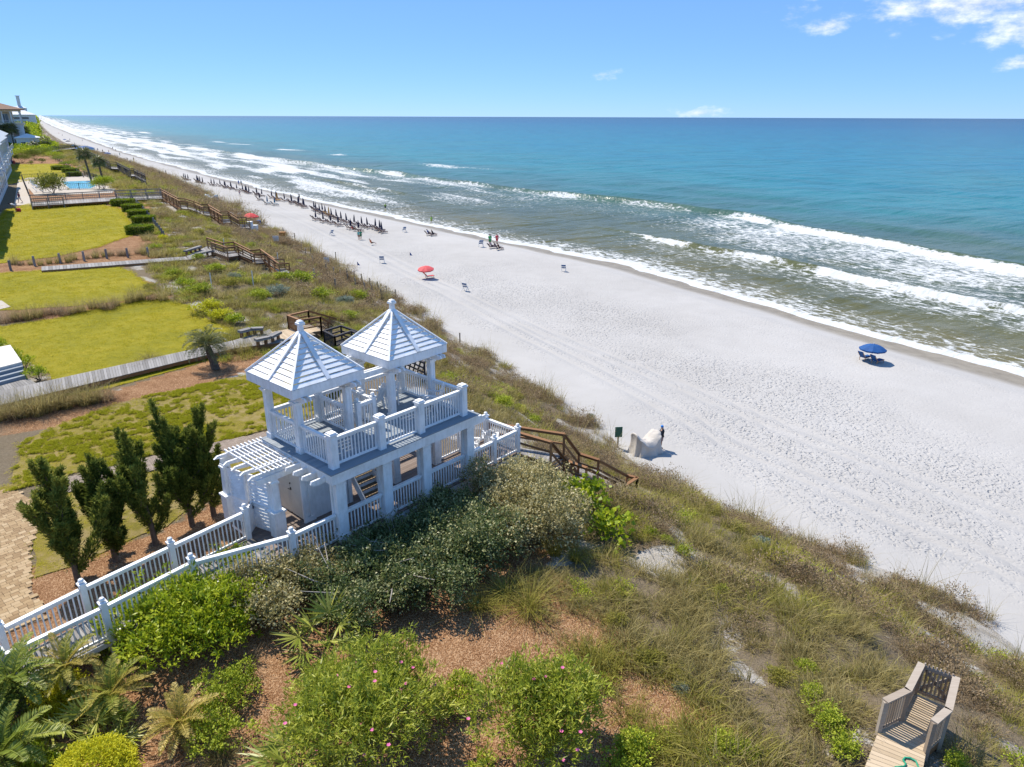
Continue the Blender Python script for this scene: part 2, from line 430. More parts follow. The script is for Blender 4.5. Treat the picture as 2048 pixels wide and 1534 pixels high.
def mat_lawn(name, a, b, c, patch=0.0):
    t = NT(name, .85, .15)
    n1 = t.noise(.16, 5, .62); n2 = t.noise(2.2, 5, .68); n3 = t.noise(22, 3, .7)
    streak = t.noise(1.0, 4, .6, t.mapping(t.pos(), (.25, 1.2, 1), (0, 0, rad(-42))))
    f = t.math('ADD', t.math('MULTIPLY', n1, .5), t.math('ADD', t.math('MULTIPLY', n2, .26), t.math('ADD', t.math('MULTIPLY', streak, .14), t.math('MULTIPLY', n3, .16))))
    colr = t.ramp(f, [(.36, a), (.53, b), (.70, c)])
    if patch:
        q = t.rng(t.math('ADD', t.noise(.55, 4, .7), t.math('MULTIPLY', n2, .35)), .58, .82)
        colr = t.mix(t.math('MULTIPLY', q, patch), colr, (.34, .25, .13))
    t.set('Base Color', colr)
    t.set('Normal', t.bump(t.math('ADD', n3, t.math('MULTIPLY', n2, .8)), .07, 1.0)); return t.m
M_dune, M_beach = mat_dune(), mat_beach()
M_lawn = mat_lawn('mown_lawn', (.15, .15, .008), (.26, .23, .010), (.37, .29, .022))
M_lawn2 = mat_lawn('patchy_lawn', (.15, .13, .018), (.235, .19, .03), (.32, .235, .065), .6)

# ---- terrain in two sheets that share the line of the dune toe
def axis(segs):
    r = []
    for a, b, st in segs:
        n = max(1, int(round((b - a) / st))); r += list(np.linspace(a, b, n, endpoint=False))
    r.append(segs[-1][1]); return np.array(r)
SGRID = axis([(-60, -8, 4), (-8, 50, .45), (50, 110, 1.0), (110, 220, 2.2), (220, 500, 6), (500, 1200, 25), (1200, 3200, 100), (3200, 6000, 400)])
def tland():
    n1 = np.concatenate([np.array([-400, -200, -100, -60, -40, -28, -20]), np.linspace(-14, -0.5, 34)])
    q = np.linspace(0, 1, 52)
    return n1, q
STRAW = [pixpoly([(-60, 1210), (240, 1190), (560, 1110), (700, 1120), (900, 1190), (960, 1215), (1040, 1262), (1100, 1275), (1175, 1330), (1210, 1400), (1250, 1470), (1290, 1560), (1300, 1700), (-400, 1900), (-500, 1300)], 8.6),
         pixpoly([(90, 1180), (200, 1115), (330, 1060), (470, 985), (510, 1000), (500, 1060), (350, 1120), (150, 1210), (95, 1240)], 8.6),
         pixpoly([(560, 1130), (700, 1070), (1000, 980), (1180, 990), (1150, 1080), (1000, 1190), (700, 1290)], 8.6),
         pixpoly([(200, 402), (290, 402), (335, 470), (320, 500), (262, 480), (262, 440)], 9.2),
         pixpoly([(10, 300), (110, 300), (170, 345), (140, 335), (10, 332)], 9.4),
         pixpoly([(60, 380), (235, 375), (235, 408), (60, 412)], 9.4), pixpoly([(225, 535), (300, 560), (330, 590), (300, 590)], 9.0),
         pixpoly([(210, 787), (300, 757), (380, 735), (440, 703), (540, 690), (610, 690), (570, 737), (480, 747), (380, 778), (230, 815)], 8.6), pixpoly([(-60, 612), (130, 608), (270, 596), (340, 588), (345, 604), (250, 612), (120, 640), (-60, 664)], 8.7),
         pixpoly([(-60, 526), (100, 508), (200, 490), (262, 472), (300, 490), (330, 512), (230, 536), (-60, 560)], 9.0), pixpoly([(-60, 830), (110, 790), (230, 775), (230, 815), (130, 852), (40, 880), (-60, 900)], 8.6)]
def build_terrain():
    n1, q = tland()
    S = SGRID
    c, to = crest(S), toe(S)
    T = np.concatenate([c[:, None] + n1[None, :], c[:, None] + (to - c)[:, None] * q[None, :]], 1)
    SS = np.repeat(S[:, None], T.shape[1], 1)
    Z = terr(SS, np.minimum(T, to[:, None] - 1e-4))
    X, Y = st2w(SS, T)
    st = np.zeros_like(X)
    for P in STRAW: st = np.maximum(st, inpoly(X, Y, P))
    st = np.maximum(st, ((T < c[:, None] - 1) & (SS > -20) & (SS < 26)) * 1.0)
    ni, nj = X.shape
    I = np.arange(ni * nj).reshape(ni, nj)
    F = np.stack([I[:-1, :-1], I[1:, :-1], I[1:, 1:], I[:-1, 1:]], -1).reshape(-1, 4)[:, ::-1]
    m = fastmesh('dune_ground', np.stack([X, Y, Z], -1), F, M_dune, True, {'straw': st, 'bare': 1 - fbm(SS / 1.7, T / 1.4, 5, 3) + .3 * sstep(-3.5, -.5, T - to[:, None])})
    o = link('dune_ground', m); o['kind'] = 'structure'
    # beach
    w = wline(S)
    qa = np.linspace(0, 1, 70); qb = np.linspace(0, 1, 22)[1:]; qc = np.array([3, 7, 14, 25, 60])
    T = np.concatenate([to[:, None] + (w - 9 - to)[:, None] * qa[None, :], (w - 9)[:, None] + 9 * qb[None, :], w[:, None] + qc[None, :]], 1)
    SS = np.repeat(S[:, None], T.shape[1], 1)
    Z = terr(SS, T + 1e-4); X, Y = st2w(SS, T)
    Z[:, 0] = terr(S, to - 1e-4)
    wet = sstep(-5.6, -2.4, (T - w[:, None]) + (fbm(SS / 14, T / 9, 5, 3) - .5) * 3.4)
    rough = sstep(2.0, 6, T - to[:, None] + (fbm(SS / 6, T / 6, 8, 2) - .5) * 6) * (1 - .72 * sstep(-26, -17, T - w[:, None] + (fbm(SS / 12, T / 9, 21, 3) - .5) * 16)) * (1 - sstep(-9, -5, T - w[:, None]))
    trk = np.zeros_like(X)
    tc1 = np.interp(SS, [0, 30, 40, 60, 80, 105, 135, 170, 260], [43.5, 42.5, 42, 41.2, 41.5, 43.5, 45.5, 46.5, 46])
    tc2 = np.interp(SS, [0, 30, 60, 80, 100, 125, 160, 260], [37, 37, 38.6, 40.4, 41.2, 42.6, 44, 43])
    for tcx in (tc1, tc2):
        for off in (-.8, .8): trk = np.maximum(trk, np.exp(-((T - tcx - off) / .42) ** 2))
    fade = sstep(300, 180, SS) if False else (1 - sstep(180, 300, SS))
    trk *= fade
    rough = rough * (1 - trk)
    ni, nj = X.shape; I = np.arange(ni * nj).reshape(ni, nj)
    F = np.stack([I[:-1, :-1], I[1:, :-1], I[1:, 1:], I[:-1, 1:]], -1).reshape(-1, 4)[:, ::-1]
    m = fastmesh('beach', np.stack([X, Y, Z], -1), F, M_beach, True, {'wet': wet, 'rough': rough, 'trk': -trk})
    o = link('beach', m); o['kind'] = 'structure'
build_terrain()

# ---- the sea: real swell and breakers, foam carried as an attribute of the surface
def mat_sea():
    t = NT('sea_water', .12, .5)
    t.b.inputs['IOR'].default_value = 1.33
    off, foam = t.attr('off'), t.attr('foam')
    nl = t.noise(.012, 4, .6); nm = t.noise(.05, 4, .6, t.mapping(t.pos(), (1, 1, 1)))
    d = t.math('ADD', off, t.math('MULTIPLY', t.math('SUBTRACT', nl, .5), .25))
    deep = t.ramp(d, [(.0, (.17, .14, .06)), (.10, (.115, .105, .034)), (.22, (.080, .098, .048)), (.34, (.052, .122, .105)), (.46, (.024, .175, .195)), (.60, (.008, .158, .225)), (.80, (.003, .104, .200)), (1, (.001, .060, .140))])
    deep = t.mix(t.rng(nm, .45, .62), deep, t.mix(1.0, deep, (.78, .82, .80), 'MULTIPLY'))
    # lacy foam
    rot = t.mapping(t.pos(), (1, 1, 1), (0, 0, rad(-32)))
    lace = t.voro(.55, t.mapping(rot, (1.6, .7, 1)), 'DISTANCE_TO_EDGE')
    fn = t.noise(.9, 4, .7, t.mapping(rot, (1.4, .6, 1)))
    fn2 = t.noise(3.2, 3, .7)
    tex = t.math('ADD', t.math('MULTIPLY', fn, .62), t.math('ADD', t.math('MULTIPLY', fn2, .38), t.math('MULTIPLY', t.rng(lace, 0, .22, .10, 0), 1.0)))
    ff = t.rng(t.math('ADD', foam, t.math('MULTIPLY', t.math('SUBTRACT', tex, .52), 2.6)), .40, .86)
    t.set('Base Color', t.mix(ff, deep, (.66, .68, .68)))
    t.set('Roughness', t.rng(ff, 0, 1, .13, .8))
    w1 = t.noise(.35, 3, .62, t.mapping(rot, (.45, 1.3, 1))); w2 = t.noise(1.6, 2, .6, t.mapping(rot, (.6, 1.2, 1))); w3 = t.noise(.06, 3, .6, t.mapping(rot, (.4, 1.6, 1)))
    b3 = t.bump(w3, 1.5, 1.0); b1 = t.bump(w1, .34, 1.0, b3); b2 = t.bump(w2, .08, 1.0, b1)
    t.set('Normal', b2)
    # body colour and sky mirror are mixed so that wind-roughened water keeps its colour far out
    df = t.n.new('ShaderNodeBsdfDiffuse'); gl = t.n.new('ShaderNodeBsdfGlossy'); fr = t.n.new('ShaderNodeFresnel'); fr.inputs[0].default_value = 1.33
    for q in (df, gl, fr): t.l.new(b2, q.inputs['Normal'])
    t.l.new(t.mix(ff, deep, (.53, .545, .545)), df.inputs[0]); gl.inputs['Roughness'].default_value = .24
    fac = t.math('MULTIPLY', t.math('MINIMUM', t.math('MULTIPLY', fr.outputs[0], .65), .38), t.rng(ff, 0, 1, 1, .1))
    ms = t.n.new('ShaderNodeMixShader'); t.l.new(fac, ms.inputs[0]); t.l.new(df.outputs[0], ms.inputs[1]); t.l.new(gl.outputs[0], ms.inputs[2])
    t.l.new(ms.outputs[0], t.n['Material Output'].inputs[0])
    return t.m
def build_sea():
    S = axis([(-160, -20, 8), (-20, 150, .8), (150, 320, 2.0), (320, 700, 6), (700, 2000, 30), (2000, 9000, 350), (9000, 60000, 6000)])
    q = axis([(-6, 40, .45), (40, 80, .8), (80, 200, 2.5), (200, 600, 12), (600, 3000, 120), (3000, 60000, 4500)])
    w = wline(S); T = w[:, None] + q[None, :]; SS = np.repeat(S[:, None], len(q), 1)
    Q = np.repeat(q[None, :], len(S), 0)
    A = lambda tk, wsh, wse: np.exp(-np.where(T < tk, ((T - tk) / wsh) ** 2, ((T - tk) / wse) ** 2))
    wob = (fbm(SS / 26, SS * 0, 41, 3) - .5) * 7
    near = 1 - sstep(400, 1400, SS + T)
    z = np.zeros_like(T); foam = np.zeros_like(T)
    # outer breaker
    t1 = np.interp(SS, [-60, 53, 85, 120, 150, 188, 230, 286, 368, 560, 750, 1600], [126, 129.5, 134, 142, 139, 131, 127, 122, 110, 96, 82, 50]) + wob * .6
    a1 = .75 + .8 * fbm(SS / 22, SS * 0 + 3, 51, 2)
    z += a1 * A(t1, 1.15, 4.5) * near
    brk1 = np.interp(SS, [-60, 60, 118, 130, 165, 185, 230, 300, 400, 2000], [1, 1, .95, .45, .35, .95, .6, 1, .9, .8])
    brk1 = np.clip(brk1 + (fbm(SS / 12, SS * 0 + 9, 57, 3) - .55) * 1.5, 0, 1.05)
    foam += brk1 * A(t1 - 1.0, 2.4, .8) * .88
    # white water left behind, shoreward of it
    d1 = (t1 - T)
    lace = sstep(0, 3, d1) * (1 - sstep(14, 42, d1))
    foam += lace * (.25 + .42 * fbm(SS / 15, T / 5, 61, 3)) * np.interp(SS, [0, 120, 150, 190, 260, 400], [1.05, 1.0, .7, .9, 1, 1]) * (.55 + .6 * brk1)
    # inner breaker
    t2 = np.interp(SS, [-60, 0, 40, 63, 85, 100, 118, 140, 200, 300], [100, 100.5, 100.8, 99.7, 100.5, 100, 101, 99, 94, 86]) + wob * .35
    on2 = np.interp(SS, [-60, 90, 104, 118, 130, 200, 215, 280, 300], [1, 1, .8, .2, 0, 0, .6, .6, 0])
    z += (.6 + .55 * fbm(SS / 18, SS * 0 + 7, 71, 2)) * on2 * A(t2, 1.1, 3.2)
    b2 = np.clip(on2 * (.45 + 2.2 * (fbm(SS / 9, SS * 0 + 5, 75, 3) - .42)), 0, 1.05)
    foam += b2 * A(t2 - .6, 1.0, .6) * .95
    d2 = t2 - T
    foam += on2 * sstep(.3, 2, d2) * (1 - sstep(6, 15, d2)) * (.22 + .35 * fbm(SS / 8, T / 4, 81, 3)) * .9
    # mid-water patches farther along
    farpatch = sstep(140, 230, SS)
    foam *= 1 - .55 * farpatch * sstep(.62, .38, fbm(SS / 34, T / 9, 131, 3)) if False else 1 - .75 * farpatch * (1 - sstep(.36, .60, fbm(SS / 34, T / 9, 131, 3)))
    foam += farpatch * (1 - sstep(30, 75, Q - np.clip(SS - 300, 0, 900) * .03)) * sstep(6, 12, Q) * sstep(.46, .66, fbm(SS / 38, T / 6, 133, 3)) * .62
    t3 = np.interp(SS, [150, 260, 420, 700, 1500], [88, 82, 74, 62, 44]) + wob
    foam += sstep(150, 220, SS) * A(t3, 4, 3) * (.15 + .75 * fbm(SS / 20, SS * 0 + 2, 91, 3)) * 1.0
    # third bar far out, in broken patches
    t4 = t1 + np.interp(SS, [0, 300, 900, 2000], [44, 46, 60, 60]) + wob * 2
    foam += sstep(260, 360, SS) * A(t4, 6, 3) * sstep(.52, .72, fbm(SS / 60, SS * 0 + 4, 95, 3)) * 1.1
    z += .5 * A(t1 + 22 + wob, 4, 7) * near + .4 * A(t1 + 47 - wob, 5, 9) * near
    # swash at the water's edge
    e = (fbm(SS / 10, SS * 0 + 1, 99, 3) - .5) * 5.5 + (fbm(SS / 3, SS * 0 + 1, 101, 2) - .5) * 1.4
    Qe = Q - e
    foam += np.exp(-((Qe - .4) / 1.2) ** 2) * 1.1 + sstep(-.5, .6, Qe) * (1 - sstep(3.0, 14.0, Qe)) * (.31 + .35 * fbm(SS / 5, T / 2.5, 103, 3)) * np.interp(SS, [20, 60, 90, 130], [.75, 1.1, 1.2, .9])
    far = sstep(150, 420, SS) * (1 - sstep(30, 100, Q))
    foam += far * .30 * fbm(SS / 30, T / 8, 107, 3) + sstep(420, 1500, SS) * (1 - sstep(90, 220, Q)) * .30
    glx = sstep(300, 1200, SS) * 0
    z += (fbm(SS / 7, T / 3.0, 111, 2) - .5) * .34 * sstep(2, 12, Q) * (1 - sstep(120, 420, Q + SS * .3))
    z += (fbm(SS / 40, T / 11, 117, 2) - .5) * .8 * sstep(20, 60, Q) * (1 - sstep(250, 700, Q + SS * .3))
    z += .03 + np.where(Qe < 0, Qe * .35, .10 * sstep(0, 1.2, Qe))       # the sheet dives under the sand along a scalloped edge
    z = np.where(Qe < 0, z + np.clip(terr(SS, T) - .0, 0, 1.3) * np.exp(Qe * 1.2) * .9, z + np.clip(terr(SS, T), 0, 1.3))
    off = np.interp(Q, [0, 3, 14, 26, 45, 60, 90, 160, 300, 700, 2000, 9000], [.0, .06, .12, .20, .24, .30, .38, .48, .57, .68, .84, 1])
    X, Y = st2w(SS, T)
    ni, nj = X.shape; I = np.arange(ni * nj).reshape(ni, nj)
    F = np.stack([I[:-1, :-1], I[1:, :-1], I[1:, 1:], I[:-1, 1:]], -1).reshape(-1, 4)[:, ::-1]
    m = fastmesh('sea', np.stack([X, Y, z], -1), F, mat_sea(), True, {'off': off, 'foam': foam})
    o = link('sea', m); o['kind'] = 'structure'
build_sea()

# ---- lawns
def lawn(pts, mat, z, wob=.12, sd=1, up=.03): return polysheet('lawn', pixpoly(pts, z), mat, up, 'structure', .8, wob, sd=sd)
lawn([(-40, 985), (20, 970), (32, 895), (60, 880), (130, 850), (230, 812), (380, 777), (500, 747), (620, 735), (660, 760), (640, 830), (540, 861), (430, 884), (300, 914), (100, 964), (0, 990)], M_lawn2, 8.6, .35, 2)
lawn([(112, 992), (300, 944), (430, 908), (560, 875), (600, 890), (560, 930), (430, 985), (400, 1010), (330, 1050), (230, 1090), (150, 1130), (85, 1150), (66, 1120), (75, 1050)], M_lawn2, 8.6, .3, 3)
lawn([(-60, 845), (0, 822), (110, 795), (215, 778), (330, 745), (390, 728), (460, 706), (520, 697), (500, 690), (455, 690), (380, 722), (260, 752), (110, 792), (0, 812)], M_lawn, 8.62, .1, 4)
lawn([(-60, 662), (0, 655), (120, 637), (250, 607), (330, 600), (380, 612), (395, 635), (470, 655), (468, 668), (365, 705), (260, 735), (108, 762), (90, 740), (40, 715), (0, 688), (-60, 650)], M_lawn, 8.7, .15, 5)
lawn([(-60, 556), (0, 549), (228, 533), (262, 545), (300, 573), (312, 584), (270, 598), (130, 612), (40, 618), (-60, 622)], M_lawn, 8.85, .12, 6)
lawn([(-60, 470), (0, 440), (12, 424), (60, 411), (200, 412), (240, 420), (262, 448), (258, 470), (190, 493), (100, 511), (22, 520), (-60, 530)], M_lawn, 9.2, .12, 7)
lawn([(-20, 372), (5, 345), (22, 329), (110, 328), (145, 334), (160, 349), (120, 356), (60, 360), (20, 368)], M_lawn, 9.4, .12, 8)
# ================================================================== painted timber beach pavilion
def wood(name, c1, c2, c3, rough=.75, grain=(1, 14, 14)):
    """timber: each board has its own tone, grain along local x"""
    t = NT(name, rough, .25)
    g = t.noise(2.2, 5, .65, t.mapping(t.co(), grain))
    f = t.math('ADD', t.math('MULTIPLY', g, .55), t.math('MULTIPLY', t.objrand(), .45))
    t.set('Base Color', t.ramp(f, [(.2, c1), (.5, c2), (.8, c3)]))
    t.set('Normal', t.bump(g, .006, .6)); return t.m
def mat_white():
    t = NT('white_paint', .5, .4)
    n = t.noise(1.7, 6, .65); n2 = t.noise(9, 3, .6, t.mapping(t.pos(), (1, 1, .25)))
    dirt = t.rng(t.math('ADD', t.math('MULTIPLY', n, .6), t.math('MULTIPLY', n2, .4)), .35, .62)
    t.set('Base Color', t.mix(dirt, (.70, .70, .68), (.86, .86, .855)))
    t.set('Normal', t.bump(n2, .004, .4)); return t.m
M_white = mat_white()
M_ldeck = wood('brown_deck_boards', (.125, .095, .078), (.185, .142, .118), (.25, .20, .17))
M_udeck = wood('grey_painted_boards', (.19, .22, .25), (.245, .275, .30), (.31, .335, .35))
M_grey = wood('weathered_grey_boards', (.15, .14, .13), (.225, .213, .20), (.31, .295, .28))
M_tan = wood('tan_new_boards', (.36, .27, .17), (.46, .355, .235), (.54, .43, .30))
M_brown = wood('stained_brown_timber', (.17, .082, .035), (.255, .13, .058), (.34, .185, .09))
M_dark = wood('dark_stained_timber', (.028, .026, .03), (.045, .042, .046), (.075, .068, .07))
M_metal = simple('dark_metal', (.06, .06, .06), .4, .2)
M_door = simple('cream_door_paint', (.70, .68, .62), .5, .06)
M_tread = wood('worn_stair_treads', (.17, .125, .08), (.25, .19, .125), (.33, .26, .18))
PAV_RZ = rad(48.5)
PO = Vector((-5.8, 20.75, 9.5))
E1 = Vector((math.cos(PAV_RZ), math.sin(PAV_RZ), 0)); E2 = Vector((-math.sin(PAV_RZ), math.cos(PAV_RZ), 0))
def pav(u, v, z):
    d = at(u, v, z) - PO; return d.dot(E1), d.dot(E2)
pv = empty('beach_pavilion', PO, PAV_RZ)
tag(pv, 'white two storey timber beach pavilion with twin slatted pyramid roofs', 'pavilion')

_bal = {}
def baluster(h, mat, w=.034):
    k = (round(h, 2), mat.name, w)
    if k not in _bal: _bal[k] = MB().box(-w / 2, w / 2, -w / 2, w / 2, 0, h).mesh('baluster', mat)
    return _bal[k]
def railing(root, p, q, h=1.03, sp=.135, mat=None, name='railing', rail=(.13, .06), low=.1, bal=True, wb=.034, mid=()):
    """top and bottom rail as one part, every baluster a piece of it; p, q are points of the floor line in the root's own space"""
    mat = mat or M_white
    p, q = Vector(p), Vector(q); d = q - p
    hl = math.hypot(d.x, d.y)
    mb = MB(); U = Vector((0, 0, 1))
    mb.beam(Vector((0, 0, h)), d + U * h, rail[0], rail[1]); mb.beam(Vector((0, 0, h - .075)), d + U * (h - .075), .05, .08)
    o = mb.obj(name, mat, root, p)
    if bal: MB().beam(Vector((0, 0, low)), d + U * low, .05, .07).obj('bottom_rail', mat, o)
    if bal:
        n = max(1, int(round(hl / sp))); me = baluster(h - low - .11, mat, wb)
        rz = math.atan2(d.y, d.x)
        for i in range(n):
            f = (i + .5) / n; b = link('baluster', me, o, d * f + U * (low + .02)); b.rotation_euler = (0, 0, rz)
    return o
def newel(root, x, y, z0, h, w=.17, mat=None, ball=True, name='newel_post'):
    m = MB().box(x - w / 2, x + w / 2, y - w / 2, y + w / 2, z0, z0 + h)
    m.box(x - w * .68, x + w * .68, y - w * .68, y + w * .68, z0 + h, z0 + h + .05)
    if ball: m.lathe([(.03, z0 + h + .05), (.075, z0 + h + .09), (.085, z0 + h + .13), (.06, z0 + h + .18), (.01, z0 + h + .2)], 8, (x, y))
    return m.obj(name, mat or M_white, root)
def boards(root, name, x0, x1, y0, y1, z, w, mat, along='y', th=.035, gap=.008, under=.16, umat=None, piece='deck_board'):
    """floor made of single boards on a frame; boards run along the given local axis"""
    fr = MB().box(x0 + .03, x1 - .03, y0 + .03, y1 - .03, z - th - under, z - th - .003).obj(name, umat or M_white, root)
    L = (y1 - y0) if along == 'y' else (x1 - x0); W = (x1 - x0) if along == 'y' else (y1 - y0)
    n = max(1, int(round(W / w))); ww = W / n
    if along == 'y': me = MB().box(-L / 2, L / 2, -(ww - gap) / 2, (ww - gap) / 2, -th, 0).mesh(piece, mat)
    else: me = MB().box(-L / 2, L / 2, -(ww - gap) / 2, (ww - gap) / 2, -th, 0).mesh(piece, mat)
    for i in range(n):
        c = (i + .5) * ww
        loc = (x0 + c, (y0 + y1) / 2, z) if along == 'y' else ((x0 + x1) / 2, y0 + c, z)
        o = link(piece, me, fr, loc); o.rotation_euler = (0, 0, math.pi / 2 if along == 'y' else 0)
    return fr
UZ = 2.75
# floors
boards(pv, 'lower_deck', -1.95, 6.35, -.12, 3.85, 0, .145, M_ldeck, 'x', umat=M_white)
boards(pv, 'lower_deck', 6.352, 9.2, -.12, 1.95, -.004, .145, M_ldeck, 'x', umat=M_white)
# upper floor leaves the stairwell open
for (x0, x1, y0, y1) in ((-.42, 6.4, -.42, 1.9), (-.42, 1.98, 1.902, 3.85), (3.0, 6.4, 1.902, 3.85)):
    boards(pv, 'upper_deck', x0, x1, y0, y1, UZ, .145, M_udeck, 'x', under=.09)
# beams and fascia under the upper floor
fb = MB()
fb.box(-.36, 6.6, -.36, -.2, UZ - .42, UZ - .128); fb.box(-.36, 6.6, 3.62, 3.78, UZ - .42, UZ - .128)
fb.box(-.36, -.2, -.197, 3.617, UZ - .42, UZ - .13); fb.box(6.2, 6.36, -.197, 3.617, UZ - .42, UZ - .13)
fb.box(-.197, 6.197, 1.75, 1.89, UZ - .42, UZ - .13)
fb.obj('edge_beam', M_white, pv, bevel=.008)
def tail(root, p, d, w=.07, h=.2, L=.5, name='rafter_tail'):
    """rafter end with a cut nose; p start, d direction"""
    p, d = Vector(p), Vector(d).normalized(); r = Vector((-d.y, d.x, 0)) * w / 2; u = Vector((0, 0, 1))
    prof = [(0, 0), (L * .72, 0), (L, h * .45), (L * .93, h), (0, h)]
    vs = [p + d * x + u * z - r for x, z in prof] + [p + d * x + u * z + r for x, z in prof]; n = len(prof)
    fs = [tuple(range(n)), tuple(range(2 * n - 1, n - 1, -1))] + [(i, i + n, (i + 1) % n + n, (i + 1) % n) for i in range(n)]
    return MB().add(vs, fs).obj(name, M_white, root)
for y in (.05, .55, 1.05, 1.5): tail(pv, (-.36, y, UZ - .40), (-1, 0, 0), L=.55)
for y in (-.28, .35, 1.0, 1.7, 2.4): tail(pv, (6.36, y, UZ - .40), (1, 0, 0), L=.5)
# columns
def column(root, x, y, z0, z1, w=.36, name='column', cap=True):
    m = MB(); c = w / 2
    m.box(x - c * .82, x + c * .82, y - c * .82, y + c * .82, z0, z1)
    for sx in (-1, 1):
        for sy in (-1, 1): m.box(x + sx * c * .5 - c * .5, x + sx * c * .5 + c * .5, y + sy * c * .72 - c * .28, y + sy * c * .72 + c * .28, z0 + .28, z1 - .22)
    m.box(x - c * 1.08, x + c * 1.08, y - c * 1.08, y + c * 1.08, z0 + .002, z0 + .28)
    if cap:
        m.box(x - c * 1.1, x + c * 1.1, y - c * 1.1, y + c * 1.1, z1 - .22, z1 - .16)
        m.box(x - c * 1.02, x + c * 1.02, y - c * 1.02, y + c * 1.02, z1 - .16, z1 - .003)
    return m.obj(name, M_white, root)
for x in (.06, 2.0, 3.85, 6.12): column(pv, x, .0, 0, UZ - .42, .38)
for x, y in ((3.9, 1.82), (6.05, 1.82), (3.9, 3.62), (6.05, 3.62), (2.02, 3.62)): column(pv, x, y, 0, UZ - .42, .3)
for x in (-.02, 1.93, 3.72, 5.88):                                   # box posts of the upper railing
    w = .26; y = -.02
    m = MB().box(x - w / 2, x + w / 2, y - w / 2, y + w / 2, UZ, UZ + 1.16)
    m.box(x - .06, x + .06, y - w / 2 - .012, y + w / 2 + .012, UZ + .12, UZ + 1.05); m.box(x - w / 2 - .012, x + w / 2 + .012, y - .06, y + .06, UZ + .12, UZ + 1.05)
    m.box(x - w * .62, x + w * .62, y - w * .62, y + w * .62, UZ + 1.16, UZ + 1.22); m.box(x - w * .48, x + w * .48, y - w * .48, y + w * .48, UZ + 1.22, UZ + 1.27)
    m.obj('railing_post', M_white, pv)
GX = ((-.06, 1.93), (3.9, 5.92)); GY = (1.76, 3.62); EZ = 5.22
for gx in GX:
    for x in gx:
        for y in GY:
            h = EZ - .5; c = .115
            m = MB().box(x - c, x + c, y - c, y + c, UZ, h)
            for k in (-1, 1):
                m.box(x + k * c * .55 - c * .32, x + k * c * .55 + c * .32, y - c - .014, y + c + .014, UZ + .3, h - .2)
                m.box(x - c - .014, x + c + .014, y + k * c * .55 - c * .32, y + k * c * .55 + c * .32, UZ + .3, h - .2)
            m.box(x - c * 1.3, x + c * 1.3, y - c * 1.3, y + c * 1.3, UZ, UZ + .2)
            m.box(x - c * 1.35, x + c * 1.35, y - c * 1.35, y + c * 1.35, h - .2, h - .14); m.box(x - c * 1.7, x + c * 1.7, y - c * 1.7, y + c * 1.7, h - .14, h - .08)
            m.box(x - c * 1.25, x + c * 1.25, y - c * 1.25, y + c * 1.25, h - .08, h)
            m.obj('roof_post', M_white, pv)
for y in GY:
    for s in (-.09, .09):
        yy = y + s; prof = [(-.2, EZ - .5), (6.06, EZ - .5), (6.06, EZ - .3), (-.2, EZ - .3)]
        vs = [(x, yy - .03, z) for x, z in prof] + [(x, yy + .03, z) for x, z in prof]; n = len(prof)
        MB().add(vs, [tuple(range(n)), tuple(range(2 * n - 1, n - 1, -1))] + [(i, i + n, (i + 1) % n + n, (i + 1) % n) for i in range(n)]).obj('roof_beam', M_white, pv)
for gx in GX:
    for x in gx:
        for s in (-.1, .1):
            tail(pv, (x + s, GY[0] - .125, EZ - .5), (0, -1, 0), .06, .19, .62); tail(pv, (x + s, GY[1] + .125, EZ - .5), (0, 1, 0), .06, .19, .62)
def make_roof(cx, cy, half, ez, apex):
    rf = MB()
    for k in range(4):                                               # fascia ring with a rebate
        a = k * math.pi / 2; R = Matrix.Rotation(a, 3, 'Z')
        vs = [R @ Vector(q) for q in ((half - .05, -half + .05, ez - .3), (half, -half, ez - .3), (half, half, ez - .3), (half - .05, half - .05, ez - .3),
                                      (half - .05, -half + .05, ez), (half, -half, ez), (half, half, ez), (half - .05, half - .05, ez))]
        rf.add(vs, [(0, 3, 2, 1), (4, 5, 6, 7), (1, 2, 6, 5), (3, 0, 4, 7)])
    r = rf.obj('roof', M_white, pv, (cx, cy, 0))
    H = apex - ez; n = 10; th = .022
    for k in range(4):
        a = k * math.pi / 2
        for i in range(n):
            r0 = half * (1 - i / n) + .0; r1 = half * (1 - (i + .93) / n)
            if r1 < .1: continue
            z0 = ez + H * (1 - r0 / half) + .03; z1 = ez + H * (1 - r1 / half) + .004
            vs = [(r0, -r0 + .01, z0), (r0, r0 - .01, z0), (r1, r1 - .01, z1), (r1, -r1 + .01, z1)]
            vs += [(x - .012, y, z - th) for x, y, z in vs]
            o = MB().add(vs, [(0, 1, 2, 3), (7, 6, 5, 4), (0, 4, 5, 1), (1, 5, 6, 2), (2, 6, 7, 3), (3, 7, 4, 0)]).obj('roof_slat', M_white, r)
            o.rotation_euler = (0, 0, a)
        h_ = MB().beam((half + .01, half + .01, ez + .03), (.09, .09, apex + .03), .07, .05).obj('hip_rib', M_white, r); h_.rotation_euler = (0, 0, a)
        g_ = MB().beam((half + .005, 0, ez + .045), (.1, 0, apex + .045), .15, .05).obj('centre_rib', M_white, r); g_.rotation_euler = (0, 0, a)
    f = MB().lathe([(.22, apex - .12), (.17, apex - .02), (.115, apex + .08), (.1, apex + .27)], 4, rot=math.pi / 4)
    f.lathe([(.105, apex + .27), (.17, apex + .29), (.17, apex + .37), (.13, apex + .385), (.13, apex + .42), (.05, apex + .46)], 4, rot=math.pi / 4)
    f.obj('finial', M_white, r)
    return r
rA = make_roof((GX[0][0] + GX[0][1]) / 2, (GY[0] + GY[1]) / 2, 1.43, EZ, EZ + 1.36)
rB = dup(rA, pv); rB.location = ((GX[1][0] + GX[1][1]) / 2, (GY[0] + GY[1]) / 2, 0)
